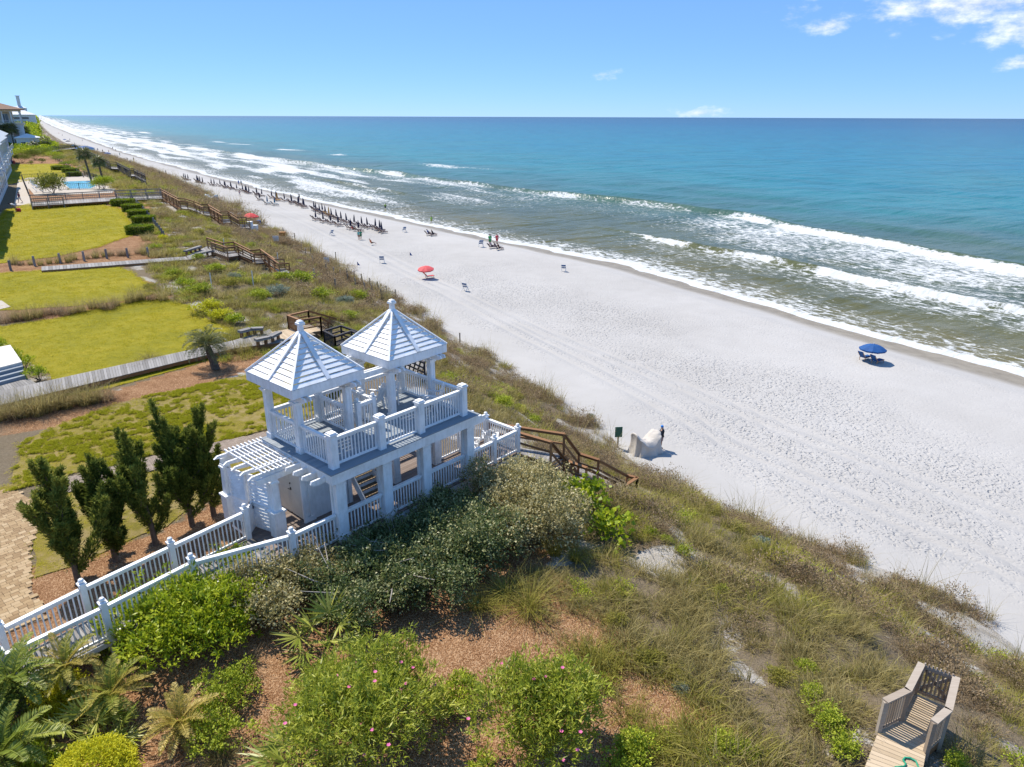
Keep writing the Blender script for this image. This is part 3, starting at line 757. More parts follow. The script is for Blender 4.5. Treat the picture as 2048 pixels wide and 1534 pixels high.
# railings, upper floor
for x0, x1 in ((.12, 1.79), (2.07, 3.58), (3.86, 5.74)): railing(pv, (x0, 0, UZ), (x1, 0, UZ))
railing(pv, (-.04, .12, UZ), (-.06, 1.64, UZ)); railing(pv, (-.06, 1.88, UZ), (-.06, 3.5, UZ)); railing(pv, (.06, 3.66, UZ), (1.82, 3.66, UZ))
railing(pv, (5.92, .12, UZ), (5.92, 1.64, UZ)); railing(pv, (5.92, 1.88, UZ), (5.92, 3.5, UZ)); railing(pv, (4.02, 3.66, UZ), (5.8, 3.66, UZ))
railing(pv, (1.93, 1.9, UZ), (1.93, 3.5, UZ)); railing(pv, (3.05, 2.6, UZ), (3.05, 3.6, UZ)); railing(pv, (2.1, 3.7, UZ), (3.8, 3.7, UZ))
for x, y in ((2.3, 1.72), (3.05, 1.78), (3.05, 2.55)): newel(pv, x, y, UZ, 1.1, .15)
railing(pv, (2.38, 1.74, UZ), (2.98, 1.76, UZ)); railing(pv, (3.05, 1.86, UZ), (3.05, 2.47, UZ))
# railings, lower floor
for x0, x1 in ((-1.7, -.15), (.27, 1.8), (2.2, 3.65), (4.05, 5.92)): railing(pv, (x0, -.02, 0), (x1, -.02, 0))
railing(pv, (6.32, -.02, 0), (7.55, -.02, 0)); railing(pv, (7.71, -.02, 0), (9.02, -.02, 0)); railing(pv, (9.1, .06, 0), (9.1, 1.77, 0))
railing(pv, (6.2, 1.85, 0), (7.4, 1.85, 0)); railing(pv, (7.56, 1.85, 0), (9.02, 1.85, 0)); railing(pv, (4.06, 3.66, 0), (5.9, 3.66, 0))
for x, y in ((7.63, -.02), (9.1, -.02), (9.1, 1.85), (7.48, 1.85), (-1.8, -.02)): newel(pv, x, y, 0, 1.15, .17)
# store room under the left roof, cream double door
wl = MB()
wl.box(-.15, -.05, 1.82, 2.02, .001, UZ - .13); wl.box(-.15, -.05, 3.5, 3.75, .001, UZ - .13); wl.box(-.15, -.05, 2.02, 3.5, 2.12, UZ - .13)
wl.box(-.047, 1.75, 1.83, 1.93, .002, UZ - .13); wl.box(-.047, 1.75, 3.64, 3.74, .002, UZ - .13); wl.box(1.752, 1.85, 1.83, 3.74, .003, UZ - .13)
wl.obj('store_wall', M_white, pv)
for x in (-.17, .1, 1.55, 1.75): MB().box(x - .08, x + .08, 1.78, 1.828, .004, UZ - .43).obj('corner_trim', M_white, pv)
MB().box(-.22, .22, 1.762, 1.779, .004, .2).obj('base_trim', M_white, pv)
for y0, y1, hy in ((2.03, 2.75, 2.68), (2.765, 3.49, None)):
    d = MB().box(-.13, -.085, y0, y1, .02, 2.11).obj('door', M_door, pv)
    for z0, z1 in ((.2, .95), (1.1, 1.95)): MB().box(-.137, -.1301, y0 + .1, y1 - .1, z0, z1).obj('door_panel', M_door, d)
    if hy:
        MB().box(-.15, -.1302, hy - .03, hy + .03, .98, 1.08).tube([(-.16, hy, 1.03), (-.19, hy, 1.03), (-.19, hy + .1, 1.03)], .012).obj('handle', M_metal, d)
        MB().tube([(-.131, hy, 1.25), (-.165, hy, 1.25)], .03, 8).obj('lock', M_metal, d)
# stair inside, rising away from the front
stp = MB()
for x in (2.02, 2.92): stp.beam((x, 1.35, .1), (x, 3.6, UZ - .05), .05, .28)
stp = stp.obj('stair', M_white, pv)
for i in range(12): MB().box(2.05, 2.89, 1.35 + i * .19, 1.35 + i * .19 + .27, .19 + i * .205, .23 + i * .205).obj('tread', M_tread, stp)
for i in range(12): MB().box(2.05, 2.89, 1.59 + i * .19, 1.605 + i * .19, .235 + i * .205, .36 + i * .205).obj('riser', M_white, stp)
railing(pv, (2.97, 1.3, .05), (2.97, 3.3, 2.2), .9, name='stair_railing')
newel(pv, 2.97, 1.2, 0, 1.1, .13)
# entry pergola and louvred screens
pg = MB()
for y in (1.72, 4.12): pg.beam((-1.85, y, 2.28), (-.2, y, 2.28), .09, .2)
pg = pg.obj('pergola', M_white, pv)
for y in (1.78, 2.3, 2.85, 3.4, 4.05):
    o = tail(pg, (-.2, y, 2.39), (-1, 0, 0), .075, .15, 1.9, 'pergola_rafter')
for i in range(10):
    x = -1.58 + i * .15; MB().box(x - .02, x + .02, 1.6, 4.25, 2.545, 2.61).obj('pergola_slat', M_white, pg)
for y in (2.0, 3.9): MB().box(-1.7, -.2, y - .02, y + .02, 2.612, 2.635).obj('pergola_batten', M_white, pg)
for (x, y) in ((-1.25, 1.78), (-1.75, 4.08)):
    m = MB().box(x - .2, x + .2, y - .2, y + .2, .001, .95).box(x - .24, x + .24, y - .24, y + .24, .95, 1.02)
    m.lathe([(.19, 1.02), (.15, 2.0), (.21, 2.02), (.21, 2.1), (.16, 2.12), (.16, 2.18)], 4, (x, y), math.pi / 4)
    m.obj('pergola_post', M_white, pv)
def screen(p, q, z0, z1, name='louvre_screen'):
    p, q = Vector(p), Vector(q); d = (q - p); L = d.length
    m = MB()
    for z in (z0 + .06, (z0 + z1) * .44, z1 - .06): m.box(0, L, -.025, .025, z - .06, z + .06)
    for x in (.05, L - .05): m.box(x - .05, x + .05, -.03, .03, z0, z1)
    o = m.obj(name, M_white, pv, p); o.rotation_euler = (0, 0, math.atan2(d.y, d.x))
    n = int((z1 - z0) / .13)
    for i in range(n): MB().beam((.1, 0, z0 + .1 + i * .13), (L - .1, 0, z0 + .1 + i * .13), .1, .015, (0, .7, .7)).obj('louvre', M_white, o)
screen((-1.3, 1.98, 0), (-1.55, 2.95, 0), .05, 2.1); screen((-1.58, 3.0, 0), (-1.75, 3.9, 0), .05, 2.1)
gt = MB().box(0, .95, -.025, .025, .05, 1.05).box(.1, .85, -.032, -.0255, .16, .94).obj('low_gate', M_white, pv, Vector((-2.05, 2.42, 0))); gt.rotation_euler = (0, 0, rad(42))
MB().box(.62, .72, -.055, -.0325, .78, .92).obj('latch', M_metal, gt)
newel(pv, -2.05, 2.42, 0, 1.15, .17)
# skirt below the deck with diagonal lattice
sk = MB().box(-1.9, 6.3, -.06, -.03, -.45, -.2).box(6.36, 9.15, -.06, -.03, -.45, -.2)
for x in (-1.85, .06, 2, 3.85, 6.12, 7.6, 9.08): sk.box(x - .09, x + .09, -.1, .08, -1.7, -.2)
sk = sk.obj('skirt', M_white, pv)
lt = MB()
x = -2.6
while x < 9.0:
    a0, a1 = max(x, -1.9), min(x + 1.1, 9.1)
    if a1 > a0:
        lt.beam((a0, -.03, -1.55 + (a0 - x)), (a1, -.03, -1.55 + (a1 - x)), .012, .035, (0, 1, 0)); lt.beam((a0, -.015, -.45 - (a0 - x)), (a1, -.015, -.45 - (a1 - x)), .012, .035, (0, 1, 0))
    x += .15
lt.obj('lattice', M_white, pv)['kind'] = 'stuff'

# ---- access ramp
rp = empty('access_ramp', PO, PAV_RZ)
tag(rp, 'long white railed timber ramp leading up to the pavilion from the brick drive', 'ramp')
def rpt(u, v, z): a, b = pav(u, v, z); return a, b
F = [(-2.05, 2.42, 0)] + [(*rpt(u, v, z), z - 9.5 - 1.05) for u, v, z in ((342, 1092, 10.48), (165, 1176, 10.40), (0, 1258, 10.32))]
N = [(-1.8, -.02, 0)] + [(*rpt(u, v, z), z - 9.5 - 1.05) for u, v, z in ((383, 1124, 10.48), (207, 1214, 10.40), (0, 1312, 10.32))]
dF = Vector(F[3]) - Vector(F[2]); dN = Vector(N[3]) - Vector(N[2])
F.append(tuple(Vector(F[3]) + dF.normalized() * 2.6 + Vector((0, 0, -.05)))); N.append(tuple(Vector(N[3]) + dN.normalized() * 2.6 + Vector((0, 0, -.05))))
for pts in (F, N):
    for i in range(len(pts) - 1):
        p, q = Vector(pts[i]), Vector(pts[i + 1]); e = (q - p).normalized() * .1
        railing(rp, p + e, q - e, 1.03, .135)
        if i > 0: newel(rp, p.x, p.y, p.z - .15, 1.32, .16)
# ramp boards
fr = MB()
for pts in (F, N):
    for i in range(len(pts) - 1): fr.beam(Vector(pts[i]) + Vector((0, 0, -.13)), Vector(pts[i + 1]) + Vector((0, 0, -.13)), .07, .16)
for pts in (F, N):
    for i in range(len(pts)): fr.box(pts[i][0] - .07, pts[i][0] + .07, pts[i][1] - .07, pts[i][1] + .07, -1.3, pts[i][2] - .2)
fr = fr.obj('ramp_frame', M_white, rp)
NB = 84
def along(pts, f):
    ls = [(Vector(pts[i + 1]) - Vector(pts[i])).length for i in range(len(pts) - 1)]; d = f * sum(ls)
    for i, l in enumerate(ls):
        if d <= l: return Vector(pts[i]).lerp(Vector(pts[i + 1]), d / l)
        d -= l
    return Vector(pts[-1])
for i in range(NB):
    a0, a1, b0, b1 = along(F, i / NB), along(F, (i + .93) / NB), along(N, i / NB), along(N, (i + .93) / NB)
    vs = [a0, a1, b1, b0]; vs = [v + Vector((0, 0, -.045)) for v in vs] + [v + Vector((0, 0, -.01)) for v in vs]
    MB().add(vs, [(0, 1, 2, 3), (7, 6, 5, 4), (0, 4, 5, 1), (1, 5, 6, 2), (2, 6, 7, 3), (3, 7, 4, 0)]).obj('deck_board', M_grey, fr)

# ---- tall white slatted deck chairs
def make_chair():
    c = empty('deck_chair')
    b = MB()
    for s in (-.25, .25):
        b.beam((s, -.3, 0), (s, -.27, .66), .05, .06); b.beam((s, .3, 0), (s, .22, .7), .05, .06); b.beam((s, -.3, .40), (s, .3, .34), .04, .08)
    fr_ = b.obj('frame', M_white, c)
    for s in (-.28, .28): MB().beam((s, -.38, .68), (s, .3, .70), .11, .03).obj('armrest', M_white, c)
    st_ = MB()
    for i in range(5): st_.box(-.24, .24, -.3 + i * .11, -.21 + i * .11, .42 - i * .012, .445 - i * .012)
    st_.obj('seat', M_white, c)
    bk = MB()
    for i in range(5):
        x = -.2 + i * .1; hh = 1.2 - abs(i - 2) * .07
        bk.beam((x, .24, .36), (x * 1.25, .48, hh), .085, .02, (0, 1, .3))
    bk.box(-.24, .24, .39, .41, .78, .84); bk.obj('backrest', M_white, c)
    return c
ch0 = make_chair()
CH = [(3.95, 2.95, UZ, 200, 'white slatted deck chair beside the back railing of the upper deck'),
      (4.75, 2.95, UZ, 160, 'white slatted deck chair under the seaward pyramid roof'),
      (5.45, 1.2, UZ, 205, 'white slatted deck chair at the seaward front railing of the upper deck'),
      (7.55, 1.2, 0, 215, 'white slatted chair on the low seaward deck, beside the pavilion wall post'),
      (8.45, .95, 0, 130, 'white slatted chair on the low seaward deck, at its outer corner')]
for i, (x, y, z, r, lb) in enumerate(CH):
    o = ch0 if i == 0 else dup(ch0)
    p = PO + E1 * x + E2 * y + Vector((0, 0, z + .002)); o.location = p; o.rotation_euler = (0, 0, PAV_RZ + rad(r))
    tag(o, lb, 'chair', 'white deck chairs on the pavilion')
# ================================================================== plants
def mpp(P):
    """metres per photo pixel at a place"""
    return (Vector(P) - Vector((0, 0, CAM_H))).dot(_F) / FPX
def unit(a): return a / np.maximum(np.linalg.norm(a, axis=-1, keepdims=True), 1e-9)
def leafquads(P, D, L, W, fold=.18, rng=RNG):
    """one four-cornered folded leaf per row"""
    n = len(P); up = unit(rng.normal(size=(n, 3)) * .55 + np.array([0, 0, 1.]))
    S = unit(np.cross(D, up)); N = np.cross(S, D)
    L = np.broadcast_to(np.asarray(L, float), (n,))[:, None]; W = np.broadcast_to(np.asarray(W, float), (n,))[:, None]
    V = np.stack([P, P + D * L * .45 + S * W * .5 + N * W * fold, P + D * L, P + D * L * .45 - S * W * .5 + N * W * fold], 1).reshape(-1, 3)
    F = np.arange(n * 4).reshape(n, 4); return V, F
def bushmesh(name, lobes, ncl, per, L, W, mat, spread=.12, seed=1, up=.35, inner=.25, jag=.18, flower=None, lump=.9):
    """crown of leaf sprays: sprays sit through the outer shell of a few uneven lobes"""
    r = np.random.default_rng(seed)
    lob = np.array([[*c, *rr] for c, rr in lobes], float)
    wgt = (lob[:, 3] * lob[:, 4] * lob[:, 5]) ** (2 / 3); k = r.choice(len(lob), ncl, p=wgt / wgt.sum())
    d = unit(r.normal(size=(ncl, 3)) + np.array([0, 0, .25])); d[:, 2] = np.where(d[:, 2] < -.35, -d[:, 2] * .6, d[:, 2]); d = unit(d)
    rad_ = np.where(r.random(ncl) < inner, r.uniform(.45, .8, ncl), r.uniform(.82, 1.0, ncl)) * (1 + jag * r.normal(size=ncl))
    rad_ = rad_ * (1 + lump * (fbm(d[:, 0] * 2.6 + k * 7.3 + 50, d[:, 1] * 2.6 + d[:, 2] * 2.1 + 50, seed, 2) - .5))
    C = lob[k, :3] + d * lob[k, 3:] * rad_[:, None]
    C[:, 2] = np.maximum(C[:, 2], .06)
    out = unit(d + np.array([0, 0, up]))
    P = np.repeat(C, per, 0) + r.normal(size=(ncl * per, 3)) * spread
    P[:, 2] = np.maximum(P[:, 2], .03)
    D = unit(np.repeat(out, per, 0) + r.normal(size=(ncl * per, 3)) * .75)
    V, F = leafquads(P, D, L * r.uniform(.7, 1.25, len(P)), W * r.uniform(.8, 1.2, len(P)), rng=r)
    var = np.clip(np.repeat(r.random(ncl), per) * .7 + r.random(ncl * per) * .3, 0, 1)
    return fastmesh(name, V, F, mat, False, None, {'var': var})
def bladesmesh(name, n, h, spread, w, bend, mat, seed=1, segs=3, flat=0., hv=.35):
    r = np.random.default_rng(seed)
    a = r.uniform(0, 2 * math.pi, n); rr = spread * np.sqrt(r.random(n))
    B = np.stack([rr * np.cos(a), rr * np.sin(a), np.zeros(n)], 1)
    az_ = a + r.normal(size=n) * .9
    H = h * np.clip(1 + hv * r.normal(size=n), .35, 1.7); bd = bend * np.clip(1 + .5 * r.normal(size=n), .1, 2.2)
    dirh = np.stack([np.cos(az_), np.sin(az_), np.zeros(n)], 1); sd = np.stack([-np.sin(az_), np.cos(az_), np.zeros(n)], 1)
    rows = []
    for i in range(segs + 1):
        f = i / segs
        p = B + dirh * (H * bd * f ** 1.8)[:, None] + np.array([0, 0, 1.])[None] * (H * (f - (.35 + flat) * bd * f ** 2.2))[:, None]
        p[:, 2] = np.maximum(p[:, 2], .01)
        ww = w * (1 - .85 * f) * .5
        rows += [p - sd * ww, p + sd * ww]
    V = np.stack(rows, 1).reshape(-1, 3); k = 2 * (segs + 1)
    F = np.concatenate([np.stack([np.arange(n) * k + 2 * i, np.arange(n) * k + 2 * i + 1, np.arange(n) * k + 2 * i + 3, np.arange(n) * k + 2 * i + 2], 1) for i in range(segs)])
    var = np.tile(r.random(n), segs)
    return fastmesh(name, V, F, mat, True, None, {'var': var})
G_olive = leafmat('dune_grass_olive', (.15, .125, .045), (.33, .275, .10), (.58, .49, .23), .75, .5, .12)
G_brown = leafmat('dune_grass_brown', (.12, .082, .045), (.275, .20, .115), (.54, .42, .27), .8, .45, .12)
G_green = leafmat('dune_grass_green', (.15, .145, .025), (.32, .30, .055), (.55, .48, .13), .7, .5, .15)
G_bright = leafmat('bright_green_leaf', (.12, .17, .012), (.34, .40, .028), (.60, .61, .07), .55, .32, .25)
G_silver = leafmat('blue_grey_leaf', (.15, .20, .14), (.23, .28, .21), (.34, .38, .30), .6, .3, .3)
G_elae = leafmat('silvery_olive_leaf', (.030, .058, .016), (.115, .155, .045), (.62, .57, .27), .45, .3, .35)  # silvery leaf; sunlit cream highlights and dark shade are widened in the ramp
G_elae_lit = leafmat('sunlit_olive_leaf', (.08, .08, .025), (.33, .29, .11), (.80, .70, .40), .45, .34, .35)  # lit copy of the silverthorn leaf, golden sunlight put into its tones
G_ole = leafmat('oleander_leaf', (.09, .13, .014), (.32, .37, .035), (.64, .62, .11), .45, .42, .3)
G_pit = leafmat('lush_green_leaf', (.07, .12, .008), (.30, .38, .016), (.62, .64, .05), .45, .4, .3)
G_gold = leafmat('golden_shrub_leaf', (.36, .37, .012), (.56, .54, .022), (.70, .65, .05), .6, .4, .2)
G_jun = leafmat('juniper_scale', (.045, .072, .012), (.14, .175, .028), (.42, .42, .08), .7, .35, .12)
G_cyc = leafmat('cycad_frond', (.07, .12, .014), (.27, .30, .04), (.70, .54, .17), .45, .35, .3)
G_palm = leafmat('palm_frond', (.07, .10, .028), (.15, .165, .05), (.27, .245, .10), .45, .3, .45)
G_fan = leafmat('fan_palm_frond', (.08, .13, .016), (.24, .29, .04), (.52, .50, .11), .4, .32, .4)
G_hedge = leafmat('clipped_hedge_leaf', (.10, .16, .012), (.21, .28, .018), (.32, .38, .03), .5, .35, .35)
M_bark = simple('brown_bark', (.13, .095, .07), .9, .35, 6, bump=.02)
M_twig = simple('pale_grey_twig', (.36, .32, .28), .85, .2, 8)
M_fiber = simple('fibrous_palm_trunk', (.14, .105, .075), .95, .45, 9, bump=.04, bscale=14)
M_pink = simple('pink_petal', (.62, .13, .30), .6, .2, 5)

# ---- dune cover ------------------------------------------------------------
V_ol = [bladesmesh('tuft', 90, .25, .32, .015, .85, G_olive, 3 + i) for i in range(3)]
V_br = [bladesmesh('tuft', 95, .22, .33, .014, 1.0, G_brown, 13 + i, flat=.15) for i in range(3)]
V_gr = [bladesmesh('tuft', 80, .24, .30, .017, .8, G_green, 23 + i) for i in range(2)]
V_mat = [bushmesh('mat', [((0, 0, .08), (.42, .42, .22))], 46, 9, .085, .045, G_bright, .06, 31 + i) for i in range(2)]
V_oat = [bladesmesh('oat', 26, .75, .16, .013, .6, G_olive, 43 + i) for i in range(2)]
V_low = [bushmesh('woody', [((0, 0, .12), (.45, .45, .28))], 55, 10, .06, .022, G_brown, .07, 51 + i) for i in range(2)]
KINDS = V_ol + V_br + V_gr + V_mat + V_oat + V_low            # 0-2 olive, 3-5 brown, 6-7 green, 8-9 mat, 10-11 oats, 12-13 woody
EXCL = STRAW[:3] + [pixpoly(p, 8.6) for p in ([(430, 930), (560, 860), (640, 700), (900, 780), (1040, 860), (1040, 920), (700, 1110), (560, 1150)],)]
LAWNP = [[(v.co.x, v.co.y) for v in o.data.vertices] for o in []]
NOGRASS = []      # (polyline, half width) filled by the boardwalks below
def mask_pts(X, Y):
    ok = np.ones(len(X), bool)
    for P in EXCL: ok &= ~inpoly(X, Y, P)
    for P in LAWN_OUT: ok &= ~inpoly(X, Y, P)
    for pl, hw in NOGRASS:
        for a, b in zip(pl[:-1], pl[1:]):
            ax, ay, bx, by = a[0], a[1], b[0], b[1]; dx, dy = bx - ax, by - ay; l2 = dx * dx + dy * dy + 1e-9
            q = np.clip(((X - ax) * dx + (Y - ay) * dy) / l2, 0, 1)
            ok &= np.hypot(X - ax - q * dx, Y - ay - q * dy) > hw
    return ok
def cover(name, s0, s1, dens, size, label, seed, bare=.35):
    r = np.random.default_rng(seed)
    n = int((s1 - s0) * 34 * dens)
    s = r.uniform(s0, s1, n); lo = np.where(s < 45, np.where(s > 24, 9.5, 4.0), np.interp(s, [45, 60, 90, 120, 160, 220, 300, 400], [6.5, 5.5, 7.5, 10, 10, 7.5, 3, -6]))
    to = toe(s) + (fbm(s / 3.5, s * 0, 77, 3) - .5) * 4.0
    t = r.uniform(0, 1, n) * 40 + lo
    X, Y = st2w(s, t)
    ok = (t < to) & mask_pts(X, Y)
    pn = fbm(s / 1.7, t / 1.4, 5, 3); edge = sstep(6, 0, to - t) if False else 1 - sstep(0, 7, to - t)
    ok &= (pn > bare + .10 * edge) | (r.random(n) < .10)
    ok &= (fbm(s / 1.1 / size, t / 1.1 / size, 45, 2) > .44) | (r.random(n) < .18)
    s, t, X, Y, to = s[ok], t[ok], X[ok], Y[ok], to[ok]; n = len(s)
    z = terr(s, t)
    q = (t - crest(s)) / (toe(s) - crest(s))
    brown = fbm(s / 4, t / 3.5, 15, 4) + (q - .45) * .55 + r.normal(size=n) * .09
    green = fbm(s / 3.0, t / 2.6, 25, 4) - np.clip(q, -.5, 1) * .10 + r.normal(size=n) * .10
    idx = r.integers(0, 3, n)
    idx = np.where(brown > .56, r.integers(3, 6, n), idx)
    idx = np.where((brown > .56) & (r.random(n) < .45), r.integers(12, 14, n), idx)
    idx = np.where(green > .525, r.integers(6, 8, n), idx)
    idx = np.where((green > .66) & (r.random(n) < .30), r.integers(8, 10, n), idx)
    idx = np.where((to - t < 3) & (r.random(n) < .35), r.integers(10, 12, n), idx)
    scl = size * r.uniform(.6, 1.4, n) * (.40 + 1.45 * fbm(s / 1.1 / size, t / 1.1 / size, 45, 2))
    scl = np.where((idx == 8) | (idx == 9), np.minimum(scl, .85 * size), scl)
    tx, ty = r.normal(size=n) * .12, r.normal(size=n) * .12
    o = scatter(name, np.stack([X, Y, z - .03], 1), r.uniform(0, 6.28, n), scl, idx, KINDS, 'stuff', label, 'dune grass', (tx, ty))
    return n
LAWN_OUT = []
for o in bpy.data.objects:
    if o.name.startswith('lawn'):
        bm = bmesh.new(); bm.from_mesh(o.data)
        be = [e for e in bm.edges if len(e.link_faces) == 1]; nb = {}
        for e in be:
            for a, b in ((e.verts[0], e.verts[1]), (e.verts[1], e.verts[0])): nb.setdefault(a.index, []).append(b.index)
        st_ = next(iter(nb)); loop = [st_]; prev = None; cur = st_
        while True:
            nx = [k for k in nb[cur] if k != prev]
            if not nx: break
            prev, cur = cur, nx[0]
            if cur == st_: break
            loop.append(cur)
        bm.verts.ensure_lookup_table(); LAWN_OUT.append([(bm.verts[i].co.x, bm.verts[i].co.y) for i in loop]); bm.free()

# ---- shrubs and trees as single things ---------------------------------------
def stems(name, base, tips, r0, mat, root, seed=1):
    rr = random.Random(seed); m = MB()
    for tp in tips:
        tp = Vector(tp); b = Vector(base) + Vector((rr.uniform(-.1, .1), rr.uniform(-.1, .1), 0))
        pts = [b.lerp(tp, f) + Vector((rr.uniform(-1, 1), rr.uniform(-1, 1), 0)) * tp.length * .06 * math.sin(f * 3.1) for f in (0, .3, .65, 1)]
        m.tube(pts, [r0, r0 * .8, r0 * .55, r0 * .25], 5)
    return m.obj(name, mat, root)
def shrub(u, v, wpx, h, kind, label, cat='shrub', group=None, seed=1, name='shrub', dens=1.0, lobes=None, nl=5, wm=None, base=None, small=1.0):
    P = base or grd(u, v)
    W = (wm or wpx * mpp(P)) / 2
    root = empty(name, P + Vector((0, 0, -.04))); tag(root, label, cat, group)
    r = np.random.default_rng(seed)
    if lobes is None:
        lobes = []
        for i in range(nl):
            a = 2 * math.pi * i / nl + r.uniform(-.5, .5); q = r.uniform(.35, .62) / small ** .5
            lobes.append(((math.cos(a) * W * q, math.sin(a) * W * q, h * r.uniform(.34, .66)), (W * r.uniform(.38, .62) * small, W * r.uniform(.38, .62) * small, h * r.uniform(.28, .46))))
        lobes.append(((0, 0, h * .55), (W * .6, W * .6, h * .45)))
    mat, L, Wd, per, spread, up, inner, jag = SH[kind]
    area = sum((a[1][0] * a[1][1] * a[1][2]) ** (2 / 3) for a in lobes) * 12
    ncl = int(area * dens * .20 / (L * Wd * per) * 4.2)
    ncl = max(30, min(ncl, 3200))
    me = bushmesh('foliage', lobes, ncl, per, L, Wd, mat, spread, seed, up, inner, jag, lump=.08 if kind == 'gold' and len(lobes) == 1 else .9)
    link('foliage', me, root)
    stems('stem', (0, 0, 0), [c for c, _ in lobes], .02 + .012 * h, M_bark, root, seed)
    return root, lobes
SH = {'tree': (G_jun, .26, .13, 10, .16, .5, .35, .12), 'elae_lit': (G_elae_lit, .10, .060, 12, .10, .35, .3, .10), 'elae': (G_elae, .10, .060, 12, .10, .35, .3, .10), 'ole': (G_ole, .17, .036, 10, .055, .9, .35, .14), 'pit': (G_pit, .15, .052, 11, .06, .7, .3, .13),
      'bright': (G_bright, .075, .04, 12, .05, .7, .25, .08), 'gold': (G_gold, .06, .036, 14, .045, .5, .12, .02), 'hedge': (G_hedge, .08, .05, 10, .07, .4, .15, .03),
      'dark': (G_jun, .09, .04, 12, .07, .8, .3, .12), 'green': (G_green, .09, .04, 10, .07, .6, .3, .12), 'silver': (G_silver, .08, .04, 10, .06, .5, .3, .1), 'grape': (G_pit, .20, .20, 3, .12, .2, .3, .1)}
# silverthorn mass beside the pavilion
EL = [(655, 1170, 1.5, 1.4, 'silvery-leaved shrub in front of the ramp corner post'), (560, 1225, 1.7, 1.6, 'pale silvery shrub beyond the lush green shrub by the ramp'), (735, 1215, 2.0, 1.7, 'dark silvery shrub with bare grey twigs below the pavilion corner column'),
      (795, 1120, 1.7, 1.5, 'dark leafy shrub against the middle columns of the pavilion'), (865, 1185, 1.9, 1.8, 'dense dark shrub on the pine straw edge below the pavilion'), (900, 1065, 1.6, 1.5, 'dark shrub rising to the railing below the seaward roof'),
      (965, 1125, 2.1, 2.0, 'big blue-green shrub in the middle of the thicket below the pavilion'), (1030, 1025, 2.1, 2.1, 'golden-lit shrub under the low seaward deck'), (1075, 1090, 2.0, 2.1, 'golden-lit shrub at the seaward end of the thicket')]
for i, (u, v, w, h, lb) in enumerate(EL):
    rt, lob = shrub(u, v, 0, h, 'elae_lit' if i in (0, 1, 7, 8) else 'elae', lb, 'shrub', 'shrubs of the thicket below the pavilion', 100 + i, 'silverthorn_shrub', 1.3, wm=w * 2.05, nl=10, small=.72, base=at(u, v, 8.45))
    if i in (0, 2, 3):
        rr = random.Random(i); m = MB()
        for k in range(9):
            a = rr.uniform(0, 6.28); L = w * rr.uniform(.8, 1.25)
            m.tube([(math.cos(a) * L * .2, math.sin(a) * L * .2, h * .4), (math.cos(a + .3) * L * .6, math.sin(a + .3) * L * .6, h * rr.uniform(.7, .9)), (math.cos(a) * L * .95, math.sin(a) * L * .95, h * rr.uniform(.9, 1.15))], [.03, .02, .008], 5)
        m.obj('bare_twig', M_twig, rt)['kind'] = 'stuff'
# flowering oleanders and lush shrubs of the garden bed
def flowers(root, lobes, n, seed):
    r = np.random.default_rng(seed); me = []
    for i in range(n):
        c, q = lobes[r.integers(len(lobes))]; d = unit(r.normal(size=3) + np.array([0, -.5, .5])); p = np.array(c) + d * np.array(q) * 1.04
        m = MB()
        for k in range(5):
            a = k * 1.257; e = Vector((math.cos(a), math.sin(a), .35)) * .05; s_ = Vector((-math.sin(a), math.cos(a), 0)) * .025
            m.add([(0, 0, 0), tuple(e * .6 + s_), tuple(e), tuple(e * .6 - s_)], [(0, 1, 2, 3)])
        me.append((p, m))
    for p, m in me: m.obj('blossom', M_pink, root, Vector(p))
for i, (u, v, w, h, k, lb, fl) in enumerate([(735, 1490, 2.05, 2.5, 'ole', 'big oleander bush with pink blossoms on pine straw, between two gold-green shrubs', 34), (1075, 1510, 1.6, 2.3, 'ole', 'oleander bush with a few pink blossoms beside the dune grass', 16),
                                     (345, 1290, 1.75, 2.0, 'pit', 'lush bright green shrub crowding the ramp railing', 0), (440, 1270, 1.45, 1.8, 'pit', 'lush green shrub between the ramp railing and the pale silvery shrub', 0), (470, 1160, .8, 1.2, 'pit', 'loose upright green shrub at the turn of the ramp', 0)]):
    lobes = None
    rt, lob = shrub(u, v, 0, h, k, lb, 'bush', None, 200 + i, 'flowering_bush' if fl else 'leafy_shrub', 1.35, wm=w * 2.1, nl=7, base=at(u, v, 8.5))
    if fl: flowers(rt, lob, fl, 300 + i)
